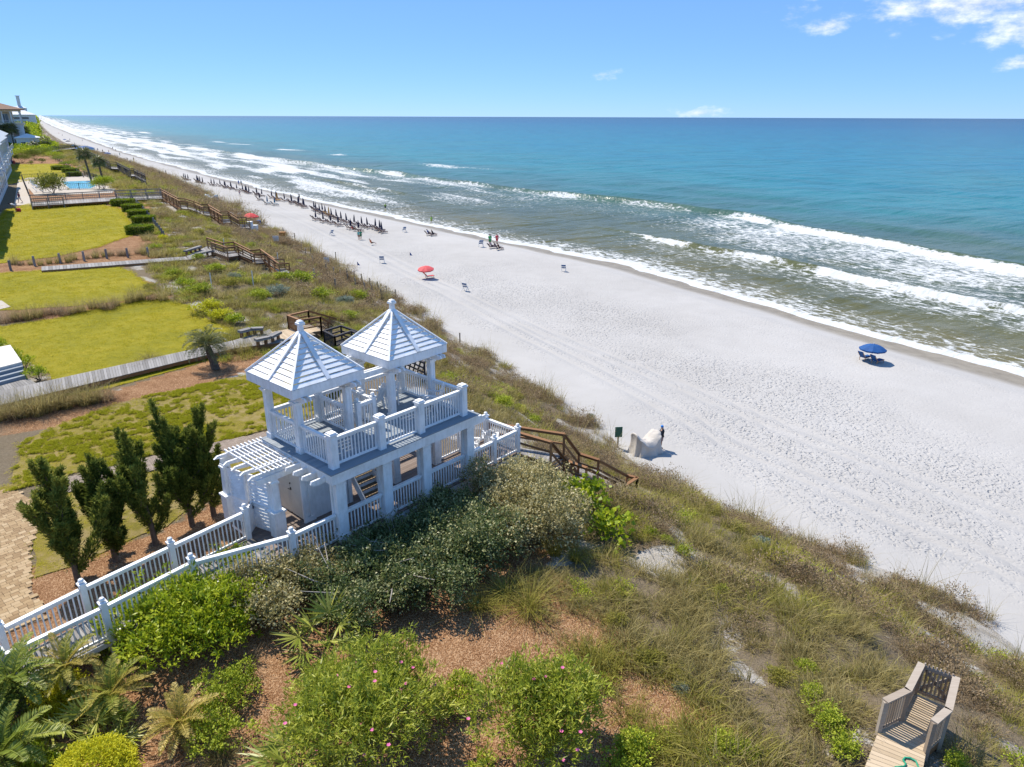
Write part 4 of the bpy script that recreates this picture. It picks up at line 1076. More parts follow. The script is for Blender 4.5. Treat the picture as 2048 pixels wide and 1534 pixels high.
for i, (u, v, wpx, h, k, lb, nm) in enumerate([
        (198, 1590, 165, 1.2, 'gold', 'round clipped yellow-green shrub at the garden edge', 'round_shrub'), (128, 1430, 150, .7, 'gold', 'low golden shrub between the cycads', 'low_shrub'), (458, 1400, 130, .85, 'bright', 'bright green shrub below the dry cycad, the upper of two', 'low_shrub'),
        (428, 1480, 150, .9, 'bright', 'bright green shrub below the dry cycad, the lower of two', 'low_shrub'), (917, 1410, 110, .95, 'bright', 'small round bright green shrub between the two oleanders', 'low_shrub'), (1255, 1525, 130, .7, 'bright', 'small green shrub at the foot of the smaller oleander', 'low_shrub'),
        (8, 1490, 150, 1.9, 'dark', 'dark upright juniper shrub at the foot of the ramp', 'juniper_shrub'), (112, 1385, 100, .6, 'pit', 'thin green shrub between the ramp and the golden shrub', 'low_shrub'), (225, 1300, 110, .8, 'pit', 'small leafy green shrub under the ramp railing', 'low_shrub'), (965, 1545, 60, .4, 'bright', 'tiny bright green shrub at the foot of the big oleander', 'low_shrub'),
        (80, 1560, 110, .8, 'pit', 'dark green shrub behind the round clipped shrub', 'low_shrub')]):
    lobes = None
    if k == 'gold' and i == 0:
        W = wpx * mpp(at(u, v, 8.6)) / 2; lobes = [((0, 0, .5), (W, W, .8))]
    shrub(u, v, wpx, h, k, lb, 'shrub', None, 400 + i, nm, (4.0 if i == 0 else 1.8) if k == 'gold' else 1.2, lobes, 4, base=at(u, v, 8.55))
# broad-leaved plant by the stairs
for i, (u, v, wpx, h, lb) in enumerate([(1165, 1030, 130, 1.4, 'round-leaved green shrub beside the timber stairs'), (1205, 1075, 110, 1.0, 'round-leaved green shrub spilling into the dune grass')]):
    shrub(u, v, wpx, h, 'grape', lb, 'shrub', None, 450 + i, 'round_leaved_shrub', .8)

# ---- windswept junipers
def juniper(base, h, lean, seed, label, plumes):
    root = empty('juniper_tree', base + Vector((0, 0, -.05))); tag(root, label, 'juniper tree', 'junipers along the ramp')
    r = np.random.default_rng(seed); rr = random.Random(seed)
    trunk = [Vector((0, 0, 0)), Vector((lean[0] * .05, lean[1] * .05, h * .2)), Vector((lean[0] * .2, lean[1] * .2, h * .42)), Vector((lean[0] * .5, lean[1] * .5, h * .68)), Vector((lean[0], lean[1], h))]
    m = MB().tube(trunk, [.11, .095, .075, .045, .012], 7)
    Ps, Ds, vr = [], [], []
    def tr(f):
        k = min(int(f * 4), 3); return trunk[k].lerp(trunk[k + 1], f * 4 - k)
    segs = [(tr(.4), tr(1.0) + Vector((0, 0, .35)), .24)]
    for i in range(plumes):
        f = .10 + .62 * ((i + .5) / plumes) ** .9; p0 = tr(f); a = i * 2.4 + rr.uniform(-.6, .6); L = h * (.54 - .32 * f) * rr.uniform(.6, 1.25)
        hz = Vector((math.cos(a), math.sin(a), 0)) * L * (.64 - .34 * f) + Vector((lean[0], lean[1], 0)) * .42
        p1 = p0 + hz + Vector((0, 0, L * rr.uniform(.6, 1.35))); segs.append((p0, p1, .08 + .06 * L))
    for (p0, p1, R) in list(segs):
        d = p1 - p0
        for j in range(3):
            q0 = p0.lerp(p1, rr.uniform(.25, .75)); a = rr.uniform(0, 6.28); l = d.length * rr.uniform(.22, .42)
            segs.append((q0, q0 + d.normalized() * l * .7 + Vector((math.cos(a), math.sin(a), rr.uniform(.3, 1.2))) * l * .55, R * .62))
    for i, (p0, p1, R) in enumerate(segs):
        mid = p0.lerp(p1, .5) + (Vector((p1.x - p0.x, p1.y - p0.y, 0)) * .2) + Vector((0, 0, -.08 * (p1 - p0).length))
        m.tube([p0, mid, p1], [.03, .02, .005], 5)
        n = int(30 + 950 * (p1 - p0).length * R)
        f = r.random(n) ** .8; prof = np.clip(f / .2, .25, 1) * (1 - f) ** .7 + .04
        p0a, ma, p1a = np.array(p0), np.array(mid), np.array(p1)
        C = ((1 - f) ** 2)[:, None] * p0a + (2 * f * (1 - f))[:, None] * ma + (f ** 2)[:, None] * p1a
        ax = unit((p1a - p0a)[None])[0]
        clump = fbm(f * 9 + i * 7, r.random(n) * 3, seed, 2)
        o = unit(r.normal(size=(n, 3))); P = C + o * (R * prof * (.3 + 1.4 * clump) * np.sqrt(r.uniform(.25, 1, n)))[:, None]
        D = unit(o * .6 + ax * .9 + np.array([0, 0, .35]) + r.normal(size=(n, 3)) * .35)
        Ps.append(P); Ds.append(D); vr.append(np.clip(.1 + .5 * r.random(n) + .4 * rr.random(), 0, 1))
    P, D, vv = np.concatenate(Ps), np.concatenate(Ds), np.concatenate(vr)
    # each point carries three scale sprays
    P = np.repeat(P, 3, 0) + r.normal(size=(len(P) * 3, 3)) * .035; D = unit(np.repeat(D, 3, 0) + r.normal(size=(len(P), 3)) * .4)
    V, F = leafquads(P, D, .14 * r.uniform(.7, 1.4, len(P)), .042, rng=r)
    link('crown', fastmesh('crown', V, F, G_jun, False, None, {'var': np.repeat(vv, 3)}), root)
    m.obj('trunk', M_bark, root)
JN = [(158, 1168, 3.8, (-.7, .7), 13, 'juniper tree nearest the brick drive, its lowest branch bending towards it'), (232, 1122, 3.2, (-.5, .6), 11, 'short juniper tree second from the brick drive'),
      (312, 1090, 3.9, (-.9, .6), 10, 'tall juniper with two spires, third from the brick drive'), (385, 1052, 3.8, (-.7, .6), 13, 'tallest juniper, next to the pergola end of the row'), (428, 1032, 3.9, (-.3, .5), 9, 'slim-spired juniper standing closest to the pergola')]
for i, (u, v, h, ln, pl, lb) in enumerate(JN): juniper(at(u, v, 8.6), h, ln, 500 + i * 3, lb, pl)
for u, v, lb in ((640, 830, 'juniper behind the left roof posts of the pavilion'), (668, 812, 'juniper behind the stairwell of the pavilion')): juniper(grd(u, v), 2.6, (.1, .3), 540 + u, lb, 7)
for u, v, lb in ((818, 752, 'young upright juniper beside the dark stairs, the inland one'), (832, 758, 'young upright juniper beside the dark stairs, the seaward one')): juniper(grd(u, v), 1.5, (0, .1), 560 + u, lb, 4)

# ---- cycads, palmettos, palms: every frond a part
def frondmesh(name, L, nl, ll, lw, arch, mat, seed=1, curl=.0, vshape=.35):
    r = np.random.default_rng(seed); f = np.linspace(.12, 1, nl)
    def pt(f): return np.stack([np.zeros_like(f), L * (f - .22 * arch * f ** 2), L * (.52 * f - arch * .62 * f ** 2.1)], -1)
    C = pt(f); T = unit(pt(np.minimum(f + .02, 1.02)) - pt(f - .02))
    prof = np.sin(np.clip(f * .92 + .08, 0, 1) * math.pi) ** .5 * (1 - .35 * f)
    P, D = [], []
    for s in (-1, 1):
        d = unit(np.stack([np.full(nl, s * 1.0), np.zeros(nl), np.full(nl, vshape)], -1) + T * (.35 + .6 * f[:, None])); P.append(C); D.append(unit(d + r.normal(size=d.shape) * .06))
    P, D = np.concatenate(P), np.concatenate(D); LL = np.concatenate([prof, prof]) * ll
    V, F = leafquads(P, D, LL, lw, .1, r)
    n = len(V); tb = MB().tube([tuple(q) for q in pt(np.array([0, .25, .5, .75, 1.]))], [.018, .015, .012, .008, .003], 4, False)
    V = np.concatenate([V, np.array(tb.v)]); F = np.concatenate([F, np.array(tb.f) + n])
    base = r.random(); var = np.concatenate([np.clip(np.tile(np.interp(f, [0, 1], [.2, .75]), 2) * .6 + base * .4, 0, 1), np.full(len(tb.f), .6)])
    return fastmesh(name, V, F, mat, False, None, {'var': var})
def rosette(name, base, trunk_h, trunk_r, meshes, n, label, cat, seed, scale=1.0, lo=-.15, hi=1.25, group=None, lean=(0, 0), tmat=None, tname='trunk', droop=None):
    root = empty(name, base + Vector((0, 0, -.03))); tag(root, label, cat, group)
    rr = random.Random(seed)
    top = Vector((lean[0], lean[1], trunk_h))
    m = MB().tube([(0, 0, 0), top * .35, top * .7, top], [trunk_r * 1.15, trunk_r, trunk_r * .95, trunk_r * .7], 8)
    for k in range(int(trunk_h / .09) + 3):                                 # old leaf bases
        f = rr.random(); a = rr.uniform(0, 6.28); c = top * f; m.beam(c + Vector((math.cos(a), math.sin(a), 0)) * trunk_r * .8, c + Vector((math.cos(a) * 1.45, math.sin(a) * 1.45, 0)) * trunk_r + Vector((0, 0, .08)), .06, .04)
    m.obj(tname, tmat or M_fiber, root)
    for i in range(n):
        o = link('frond', meshes[i % len(meshes)], root, top)
        f = (i + .5) / n; el_ = hi - (hi - lo) * f ** .85; az_ = i * 2.39996 + rr.uniform(-.2, .2)
        o.rotation_euler = Euler((el_ - .48, rr.uniform(-.15, .15), az_), 'XYZ'); s = scale * rr.uniform(.82, 1.12); o.scale = (s, s, s)
    return root
FC = [frondmesh('cycad_frond', .95, 36, .19, .023, .75, G_cyc, 60 + i) for i in range(4)]
FT = [frondmesh('cycad_frond', .95, 36, .19, .02, .6, leafmat('tan_cycad_frond', (.10, .13, .018), (.44, .35, .07), (.80, .62, .26), .45, .35, .3), 63 + i) for i in range(3)]
FG = [frondmesh('cycad_frond', .95, 36, .20, .026, .75, G_fan, 66 + i) for i in range(3)]
CY = [(232, 1435, .75, 1.25, 34, 'cycad with tan-tipped fronds on a short trunk, beside the golden shrub'), (368, 1480, .6, 1.12, 34, 'dry yellowing cycad casting a long shadow on the pine straw'),
      (52, 1450, 1.5, 1.3, 28, 'green cycad rising in front of the ramp railing'), (150, 1408, 1.25, 1.1, 28, 'cycad with rusty frond tips close under the ramp railing'), (20, 1560, .85, 1.7, 28, 'large dark green cycad at the edge of the garden')]
for i, (u, v, th, sc, n, lb) in enumerate(CY): rosette('cycad', at(u, v, 8.55), th, .13, FG if i in (2, 4) else (FT if i == 1 else FC[:2] + FT[:2]), n, lb, 'cycad', 600 + i, sc, -.1, 1.2, 'cycads of the garden bed')
def fanmesh(name, R, nseg, mat, seed=1, pet=.5, droop=.25):
    r = np.random.default_rng(seed); a = np.linspace(-1.9, 1.9, nseg)
    P = np.tile(np.array([0, pet, pet * .55]), (nseg, 1)); D = unit(np.stack([np.sin(a), np.cos(a), .25 - droop * np.abs(a) * .5], -1) + r.normal(size=(nseg, 3)) * .05)
    V, F = leafquads(P, D, R * (1 - .18 * np.abs(a) / 1.9) * r.uniform(.9, 1.08, nseg), R * .085, .12, r)
    tb = MB().tube([(0, 0, 0), (0, pet * .5, pet * .33), (0, pet, pet * .55)], [.014, .011, .008], 4, False); n = len(V)
    V = np.concatenate([V, np.array(tb.v)]); F = np.concatenate([F, np.array(tb.f) + n])
    return fastmesh(name, V, F, mat, False, None, {'var': np.concatenate([r.uniform(.3, .9, nseg), np.full(len(tb.f), .6)])})
FF = [fanmesh('fan_frond', .55, 17, G_fan, 70 + i) for i in range(3)]
for i, (u, v, sc, n, lb) in enumerate([(655, 1295, 1.5, 11, 'fan palmetto between the dark thicket and the big oleander'), (172, 1490, 1.25, 10, 'fan palmetto behind the round clipped shrub, the left of two'), (222, 1485, 1.05, 9, 'fan palmetto beside the trunk of the tan-tipped cycad'), (600, 1555, 1.4, 12, 'yellow-green fan palmetto at the foot of the big oleander')]):
    rosette('palmetto', at(u, v, 8.55), .12, .05, FF, n, lb, 'palmetto', 650 + i, sc, .25, 1.3, 'palmettos of the garden bed')
FP = [frondmesh('palm_frond', 1.55, 34, .34, .024, 1.05, G_palm, 80 + i, vshape=.5) for i in range(3)]
rosette('pindo_palm', grd(432, 738), 1.55, .22, FP, 40, 'stout grey-green palm leaning over the mulch bed by the boardwalk', 'palm tree', 700, 1.2, -.25, 1.3, lean=(-.45, .25))
# clumps of ornamental grass
GC = [bladesmesh('grass_blades', 260, .75, .22, .014, .62, G_olive, 90 + i) for i in range(2)] + [bladesmesh('grass_blades', 300, .6, .3, .012, .8, G_brown, 95), bladesmesh('grass_blades', 240, .95, .2, .016, .85, G_green, 96)]
def clump(u, v, wpx, k, label, group, seed, cat='grass clump', base=None):
    P = base or grd(u, v); o = link('grass_clump', GC[k], None, P + Vector((0, 0, -.03))); s = wpx * mpp(P) / (1.15 if k != 3 else 1.7)
    o.scale = (s, s, s * .9); o.rotation_euler = (0, 0, seed * 1.7); tag(o, label, cat, group); return o
for i, (u, v, w, k, lb) in enumerate([(955, 1222, 90, 3, 'arching grass clump hanging over the pine straw'), (1055, 1225, 120, 3, 'large arching grass clump beside the pine straw, seaward of another'), (1010, 1195, 100, 3, 'arching grass clump wedged between two others at the thicket foot'),
                                      (490, 1340, 75, 2, 'dry grey grass clump in the shade of the lush shrubs'), (445, 1525, 80, 0, 'pale grass clump on the pine straw below the dry cycad'), (560, 1540, 50, 0, 'thin grass clump beside the yellow-green palmetto'), (1110, 1110, 90, 3, 'tall grass clump beside the round-leaved shrub'), (1150, 1120, 80, 3, 'tall green grass clump at the seaward foot of the thicket')]):
    clump(u, v, w, k, lb, None, i, base=at(u, v, 8.5))
n = 0
for (u0, v0, u1, v1, cnt, w, lb, g) in [(-5, 845, 215, 800, 13, 62, 'tall tawny grass clump in the row beside the grey boardwalk', 'grass row beside the boardwalk'), (0, 648, 330, 598, 19, 40, 'tawny grass clump in the row dividing the two lawns', 'grass row between the lawns'),
                                        (255, 738, 330, 722, 4, 30, 'low grass tuft at the mulch bed edge', 'grass tufts at the mulch bed'), (435, 712, 540, 690, 6, 34, 'low grass tuft between boardwalk and mulch bed', 'grass tufts by the boardwalk'), (20, 532, 300, 505, 16, 26, 'small grass clump along the inland boardwalk', 'grass row beside the second boardwalk')]:
    for i in range(cnt):
        f = (i + .5) / cnt; n += 1
        clump(u0 + (u1 - u0) * f + random.uniform(-6, 6), v0 + (v1 - v0) * f + random.uniform(-5, 5), w * random.uniform(.8, 1.25), random.choice((0, 0, 2)), lb, g, n)
# dune shrubs that stand out one by one
def smallshrub(u, v, wpx, k, label, group, i):
    if (k, i % 3) not in _sm:
        mat, L, Wd, per, spr, up, inner, jag = SH[k]
        r = np.random.default_rng(800 + i); lob = [((r.uniform(-.25, .25), r.uniform(-.25, .25), .24), (r.uniform(.25, .36), r.uniform(.25, .36), r.uniform(.2, .32))) for _ in range(4)]
        _sm[(k, i % 3)] = bushmesh('foliage', lob, 150, 10, .075, .036, mat, .05, 820 + i, .6, .3, .12)
    P = grd(u, v); o = link('dune_shrub', _sm[(k, i % 3)], None, P + Vector((0, 0, -.02))); s = wpx * mpp(P); o.scale = (s, s, s * .85); o.rotation_euler = (0, 0, i * 1.3)
    tag(o, label, 'shrub', group); return o
_sm = {}
# ================================================================== boardwalks, stairs, benches, posts
UPV = Vector((0, 0, 1))
_pl = {}
def planks(root, A0, A1, B0, B1, w, mat, th=.04, name='walkway', frame=None, piece='plank', maxn=260):
    """boards laid across a strip: A0->A1 one edge, B0->B1 the other; each board a piece"""
    A0, A1, B0, B1 = map(Vector, (A0, A1, B0, B1)); L = ((A1 - A0).length + (B1 - B0).length) / 2; n = max(2, min(maxn, int(L / w)))
    o = Vector(root.location); fm = MB()
    for e0, e1 in ((A0, A1), (B0, B1)):
        c0, c1 = e0.lerp(A0 + (B0 - A0) * .5, .06), e1.lerp(A1 + (B1 - A1) * .5, .06)
        fm.beam(c0 - o - UPV * (th + .1), c1 - o - UPV * (th + .1), .06, .2)
        k = max(1, int((e1 - e0).length / 2.2))
        for i in range(k + 1):
            p = c0.lerp(c1, i / k); fm.beam(p - o - UPV * (th + .19), Vector((p.x, p.y, min(gz(p.x, p.y) - .2, p.z - .3))) - o, .13, .13)
    fr_ = fm.obj(name, frame or M_brown, root)
    for i in range(n):
        f0, f1 = i / n, (i + .93) / n
        q = [A0.lerp(A1, f0), A0.lerp(A1, f1), B0.lerp(B1, f1), B0.lerp(B1, f0)]
        c = sum(q, Vector()) / 4
        d = (q[3] - q[0]).normalized(); R = Vector((-d.y, d.x, 0))
        loc = [v - c for v in q]
        # boards keep their grain along local x
        ang = math.atan2(d.y, d.x); Rm = Matrix.Rotation(-ang, 3, 'Z'); loc = [Rm @ v for v in loc]
        vs = [v - UPV * th for v in loc] + loc
        b = MB().add(vs, [(0, 1, 2, 3), (7, 6, 5, 4), (0, 4, 5, 1), (1, 5, 6, 2), (2, 6, 7, 3), (3, 7, 4, 0)]).obj(piece, mat, fr_, c - o)
        b.rotation_euler = (0, 0, ang)
    return fr_
def flight(root, A0, A1, B0, B1, n, mat, smat, piece='tread'):
    """stair flight between an upper edge A0-B0 and a lower edge A1-B1"""
    A0, A1, B0, B1 = map(Vector, (A0, A1, B0, B1)); o = Vector(root.location); m = MB().beam(A0 - o - UPV * .16, A1 - o - UPV * .16, .06, .28)
    s = m.obj('stair_flight', smat, root); MB().beam(B0 - o - UPV * .16, B1 - o - UPV * .16, .06, .28).obj('stringer', smat, s)
    for i in range(n):
        f = (i + .5) / n; a, b = A0.lerp(A1, f), B0.lerp(B1, f); z = A0.z + (A1.z - A0.z) * (i + 1) / (n + 1)
        d = (A1 - A0); d.z = 0; d = d.normalized() * .15
        c = (a + b) / 2; c.z = z
        q = [Vector((v.x, v.y, z)) - c for v in (a - d, a + d, b + d, b - d)]
        MB().add([v - UPV * .04 for v in q] + q, [(0, 1, 2, 3), (7, 6, 5, 4), (0, 4, 5, 1), (1, 5, 6, 2), (2, 6, 7, 3), (3, 7, 4, 0)]).obj(piece, mat, s, c - o)
    return s
def wrail(root, pts, h, mat, cap=.15, mids=(.5,), bal=0, pw=.1, ends=True, step=2.4, low=.12):
    """timber railing along floor points: posts, flat cap, mid boards or balusters"""
    o = Vector(root.location); pts = [Vector(p) for p in pts]; m = MB()
    posts = []
    for i in range(len(pts) - 1):
        k = max(1, int(round((pts[i + 1] - pts[i]).length / step)))
        for j in range(k): posts.append(pts[i].lerp(pts[i + 1], j / k))
    posts.append(pts[-1])
    r = None
    for i in range(len(pts) - 1):
        p, q = pts[i] - o, pts[i + 1] - o; m = MB(); e = (q - p).normalized() * .02
        m.beam(p + UPV * h - e, q + UPV * h + e, cap, .045)
        m.beam(p + UPV * (h - .07), q + UPV * (h - .07), .04, .09)
        r = m.obj('railing', mat, root)
        for z in tuple(mids) + ((low,) if bal else ()): MB().beam(p + UPV * z, q + UPV * z, .04, .09).obj('mid_rail', mat, r)
        if bal:
            L = math.hypot(q.x - p.x, q.y - p.y); n = max(1, int(L / bal)); me = baluster(h - low - .1, mat, .04)
            for j in range(n):
                b = link('baluster', me, r, p.lerp(q, (j + .5) / n) + UPV * low); b.rotation_euler = (0, 0, math.atan2(q.y - p.y, q.x - p.x))
    for p in posts:
        c = p - o; g = min(gz(p.x, p.y) - .15, p.z - .2) - o.z
        MB().box(c.x - pw / 2, c.x + pw / 2, c.y - pw / 2, c.y + pw / 2, g, c.z + h - .024).obj('post', mat, root)
def edge(P, Q, w):
    """both edges of a strip with centre line P-Q"""
    P, Q = Vector(P), Vector(Q); d = Q - P; r = Vector((d.y, -d.x, 0)).normalized() * w / 2
    return P + r, Q + r, P - r, Q - r
def root_at(name, P, label, cat, group=None):
    return tag(empty(name, Vector((P[0], P[1], gz(P[0], P[1])))), label, cat, group)
# ---- grey boardwalk across the near lawns
Zb = 8.95
bw = root_at('boardwalk', at(250, 742, Zb), 'long grey plank boardwalk crossing the lawn to the tan deck', 'boardwalk')
planks(bw, at(-70, 797, Zb), at(465, 681, Zb), at(-70, 827, Zb), at(470, 696, Zb), .155, M_grey, maxn=220)
planks(bw, at(466, 681, Zb), at(540, 658, Zb), at(471, 696, Zb), at(565, 684, Zb), .155, M_grey)
planks(bw, at(542, 664, Zb + .002), at(602, 653, Zb), at(562, 681, Zb + .002), at(632, 669, Zb), .16, M_tan)
NOGRASS.append(([at(-70, 812, Zb), at(468, 689, Zb), at(552, 672, Zb), at(620, 660, Zb)], 1.3))
ds = empty('brown_stair', at(620, 655, 8.6)); tag(ds, 'stained brown stair and landing leading from the tan deck to the beach', 'stairs')
A, B, C, D = at(578, 658, Zb + .01), at(619, 648, Zb + .01), at(602, 668, Zb + .01), at(643, 661, Zb + .01)
planks(ds, A, B, C, D, .16, M_tan, name='landing')
dn1, dn2 = at(672, 678, 6.9), at(700, 668, 6.9)
flight(ds, D, dn1, B, dn2, 10, M_tan, M_brown)
wrail(ds, [A, B], 1.0, M_brown, mids=(.35, .62)); wrail(ds, [D, dn1], 1.0, M_brown, mids=(.35, .62)); wrail(ds, [B, dn2], 1.0, M_brown, mids=(.35, .62)); wrail(ds, [C, D], 1.0, M_brown, mids=(.35, .62)); wrail(ds, [C, A], 1.0, M_brown, mids=(), bal=.13)
dn3, dn4 = at(735, 703, 4.6), at(762, 692, 4.6)
planks(ds, dn1, dn1.lerp(dn3, .12) + UPV * .25, dn2, dn2.lerp(dn4, .12) + UPV * .25, .16, M_tan, name='landing')
NOGRASS.append(([at(600, 660, Zb), at(686, 673, 6.9)], .9))
# ---- dark stained stair behind the pavilion
dk = empty('dark_stair', at(680, 690, 8.4)); tag(dk, 'dark stained stair running down the dune behind the pavilion', 'stairs')
K0, K1, K2, K3 = at(672, 702, 8.6), at(705, 690, 8.6), at(650, 690, 8.6), at(684, 679, 8.6)
planks(dk, K2, K3, K0, K1, .16, M_dark, name='landing', frame=M_dark)
S0, S1, S2, S3 = at(705, 690, 8.6), grd(850, 757, .35), at(684, 679, 8.6), grd(868, 746, .35)
flight(dk, S0, S1, S2, S3, 20, M_grey, M_dark)
wrail(dk, [K0, S0, S1], 1.0, M_dark, mids=(.35, .62)); wrail(dk, [K2, S2, S3], 1.0, M_dark, mids=(.35, .62)); wrail(dk, [K0, K2], 1.0, M_dark, mids=(), bal=.14)
NOGRASS.append(([S0.lerp(S2, .5), S1.lerp(S3, .5)], 1.0))
# ---- second boardwalk with its stair
Z2 = 9.15
b2 = root_at('boardwalk', at(200, 525, Z2), 'pale plank boardwalk between the two far lawns, ending at benches', 'boardwalk')
planks(b2, at(-60, 544, Z2 - .25), at(82, 534, Z2 - .25), at(-60, 553, Z2 - .25), at(82, 542, Z2 - .25), .3, M_grey)
planks(b2, at(83, 533, Z2), at(372, 513, Z2), at(83, 541, Z2), at(378, 519, Z2), .3, M_grey)
planks(b2, at(373, 512, Z2), at(415, 492, Z2), at(378, 519, Z2), at(432, 508, Z2), .3, M_grey)
NOGRASS.append(([at(-60, 548, Z2), at(83, 537, Z2), at(375, 516, Z2), at(424, 500, Z2)], 1.7))
s2 = empty('beach_stair', at(425, 500, 9.0)); tag(s2, 'weathered three-flight beach stair below the second boardwalk benches', 'stairs')
def longstair(rt, lefts, rights, mat, tmat, h=1.0, mids=(.35, .62), flat=(1,), n=8):
    """lefts/rights: matching floor points going down; even legs are flights, the legs listed in flat are landings"""
    for i in range(len(lefts) - 1):
        if i in flat: planks(rt, lefts[i], lefts[i + 1], rights[i], rights[i + 1], .25, tmat, name='landing', frame=mat)
        else: flight(rt, lefts[i], lefts[i + 1], rights[i], rights[i + 1], n, tmat, mat)
    wrail(rt, lefts, h, mat, mids=mids); wrail(rt, rights, h, mat, mids=mids)
L_ = [grd(425, 503, .55), grd(456, 514, .55), grd(478, 511, .55), grd(510, 527, .55), grd(531, 526, .55), grd(560, 547, .55), grd(580, 545, .55)]
R_ = [grd(416, 493, .55), grd(448, 504, .55), grd(470, 502, .55), grd(503, 519, .55), grd(523, 517, .55), grd(552, 538, .55), grd(570, 537, .55)]
longstair(s2, R_, L_, M_brown, M_grey, flat=(1, 3, 5), n=7)
NOGRASS.append(([a.lerp(b, .5) for a, b in zip(L_, R_)], 1.3))
# ---- third: pool boardwalk and dark stair
Z3 = 9.95
b3 = root_at('boardwalk', at(150, 398, Z3), 'railed pool boardwalk reaching out over the dune', 'boardwalk')
planks(b3, at(62, 404, Z3), at(232, 394, Z3), at(64, 412, Z3), at(234, 401, Z3), .4, M_grey)
planks(b3, at(233, 393.6, Z3), at(322, 390, Z3), at(235, 401, Z3), at(326, 397, Z3), .4, M_grey)
wrail(b3, [at(62, 404, Z3), at(232, 394, Z3), at(322, 390, Z3)], 1.1, M_grey, mids=(.5,), bal=.28); wrail(b3, [at(64, 412, Z3), at(128, 408, Z3)], 1.1, M_grey, mids=(.5,), bal=.28); wrail(b3, [at(234, 401, Z3), at(326, 397, Z3)], 1.1, M_grey, mids=(.5,), bal=.28)
s3 = empty('beach_stair', at(330, 392, 9.6)); tag(s3, 'dark brown beach stair descending from the pool boardwalk', 'stairs')
L3 = [grd(326, 397, .7), grd(362, 417, .7), grd(376, 418, .7), grd(393, 423, .7), grd(408, 430, .7), grd(421, 431, .7), grd(446, 446, .7), grd(462, 445, .7), grd(480, 456, .7), grd(500, 456, .7)]
R3 = [grd(322, 390, .7), grd(358, 411, .7), grd(372, 412, .7), grd(389, 417, .7), grd(404, 423, .7), grd(418, 424, .7), grd(442, 439, .7), grd(458, 438, .7), grd(476, 449, .7), grd(494, 449, .7)]
longstair(s3, R3, L3, M_brown, M_grey, h=1.15, mids=(.3, .55, .8), flat=(1, 4, 6, 8), n=6)
NOGRASS.append(([a.lerp(b, .5) for a, b in zip(L3, R3)], 1.5))
# ---- fourth, far along the dune
s4 = empty('beach_stair', at(200, 320, 9.5)); tag(s4, 'far dark beach stair below the palm trees', 'stairs')
L4 = [grd(105, 303, 1.3), grd(150, 297, 1.3), grd(196, 323, 1.3), grd(222, 337, 1.3), grd(236, 338, 1.3), grd(262, 352, 1.3), grd(270, 352, 1.3), grd(292, 363, 1.3)]
R4 = [grd(104, 300, 1.3), grd(149, 294.5, 1.3), grd(195, 319, 1.3), grd(221, 333, 1.3), grd(235, 334, 1.3), grd(261, 348, 1.3), grd(269, 348, 1.3), grd(291, 359, 1.3)]
longstair(s4, R4, L4, M_dark, M_grey, h=1.2, flat=(0, 3, 5), n=8)
# ---- benches
def bench(P, Q, label, mat, mid=None, w=.42, h=.46):
    P, Q = Vector(P), Vector(Q); rt = empty('bench', (P + Q) / 2 - UPV * 0); tag(rt, label, 'bench', 'boardwalk benches'); o = rt.location
    M_ = (Vector(mid) if mid else (P + Q) / 2)
    se = None
    for a, b in ((P, M_), (M_, Q)):
        d = (b - a).normalized(); r = Vector((d.y, -d.x, 0))
        for k in (-1, 0, 1): MB().beam(a - o + r * k * w * .34 + UPV * h, b - o + r * k * w * .34 + UPV * h, w * .31, .045).obj('seat_board', mat, rt)
        MB().beam(a - o + UPV * (h - .09), b - o + UPV * (h - .09), w * 1.02, .1).obj('seat_frame', mat, rt)
    for f in (.08, .36, .64, .92):
        p = P.lerp(M_, f * 2) if f < .5 else M_.lerp(Q, f * 2 - 1); c = p - o; MB().box(c.x - .07, c.x + .07, c.y - .14, c.y + .14, .001, h - .135).obj('leg', M_brown, rt)
bench(at(480, 675, Zb), at(528, 668, Zb), 'bent grey bench on the lawn side of the near boardwalk', M_grey, at(503, 669, Zb))
bench(at(512, 692, Zb), at(560, 676, Zb), 'bent grey bench on the mulch side of the near boardwalk', M_grey, at(540, 686, Zb))
bench(at(371, 510, Z2), at(402, 500, Z2), 'pale bench on the inland side of the second boardwalk', M_grey); bench(at(392, 516, Z2), at(428, 509, Z2), 'pale bench on the seaward side of the second boardwalk', M_grey)
# ---- stair from the pavilion's low deck to the beach
ps = empty('timber_stair', PO + E1 * 10.5 + E2 * 1 + Vector((0, 0, -1))); tag(ps, 'brown timber walkway and stair leading from the pavilion to the beach', 'stairs')
W0, W1 = PO + E1 * 9.2 + E2 * 1.72 + UPV * -.15, PO + E1 * 9.2 + E2 * .62 + UPV * -.15
X0, X1 = at(1127, 909, 9.35), at(1101, 926, 9.35)      # far and near edge at the head of the stair
Y0, Y1 = at(1156, 946, 8.0), at(1131, 961, 8.0)
V0, V1 = at(1195, 959, 8.0), at(1171, 976, 8.0)
Q0, Q1 = at(1252, 987, 6.2), at(1228, 1000, 6.2)
U0, U1 = at(1272, 992, 6.2), at(1248, 1008, 6.2)
planks(ps, W0, X0, W1, X1, .15, M_grey); flight(ps, X0, Y0, X1, Y1, 7, M_grey, M_brown); planks(ps, Y0, V0, Y1, V1, .15, M_grey, name='landing'); flight(ps, V0, Q0, V1, Q1, 9, M_grey, M_brown); planks(ps, Q0, U0, Q1, U1, .15, M_grey, name='landing')
wrail(ps, [W0 + UPV * .0, X0, Y0, V0, Q0, U0], .98, M_brown, cap=.17, mids=(.5,)); wrail(ps, [W1, X1, Y1, V1, Q1], .98, M_brown, cap=.17, mids=(.5,))
wrail(ps, [U0, U1], .98, M_brown, cap=.17, mids=(.5,))
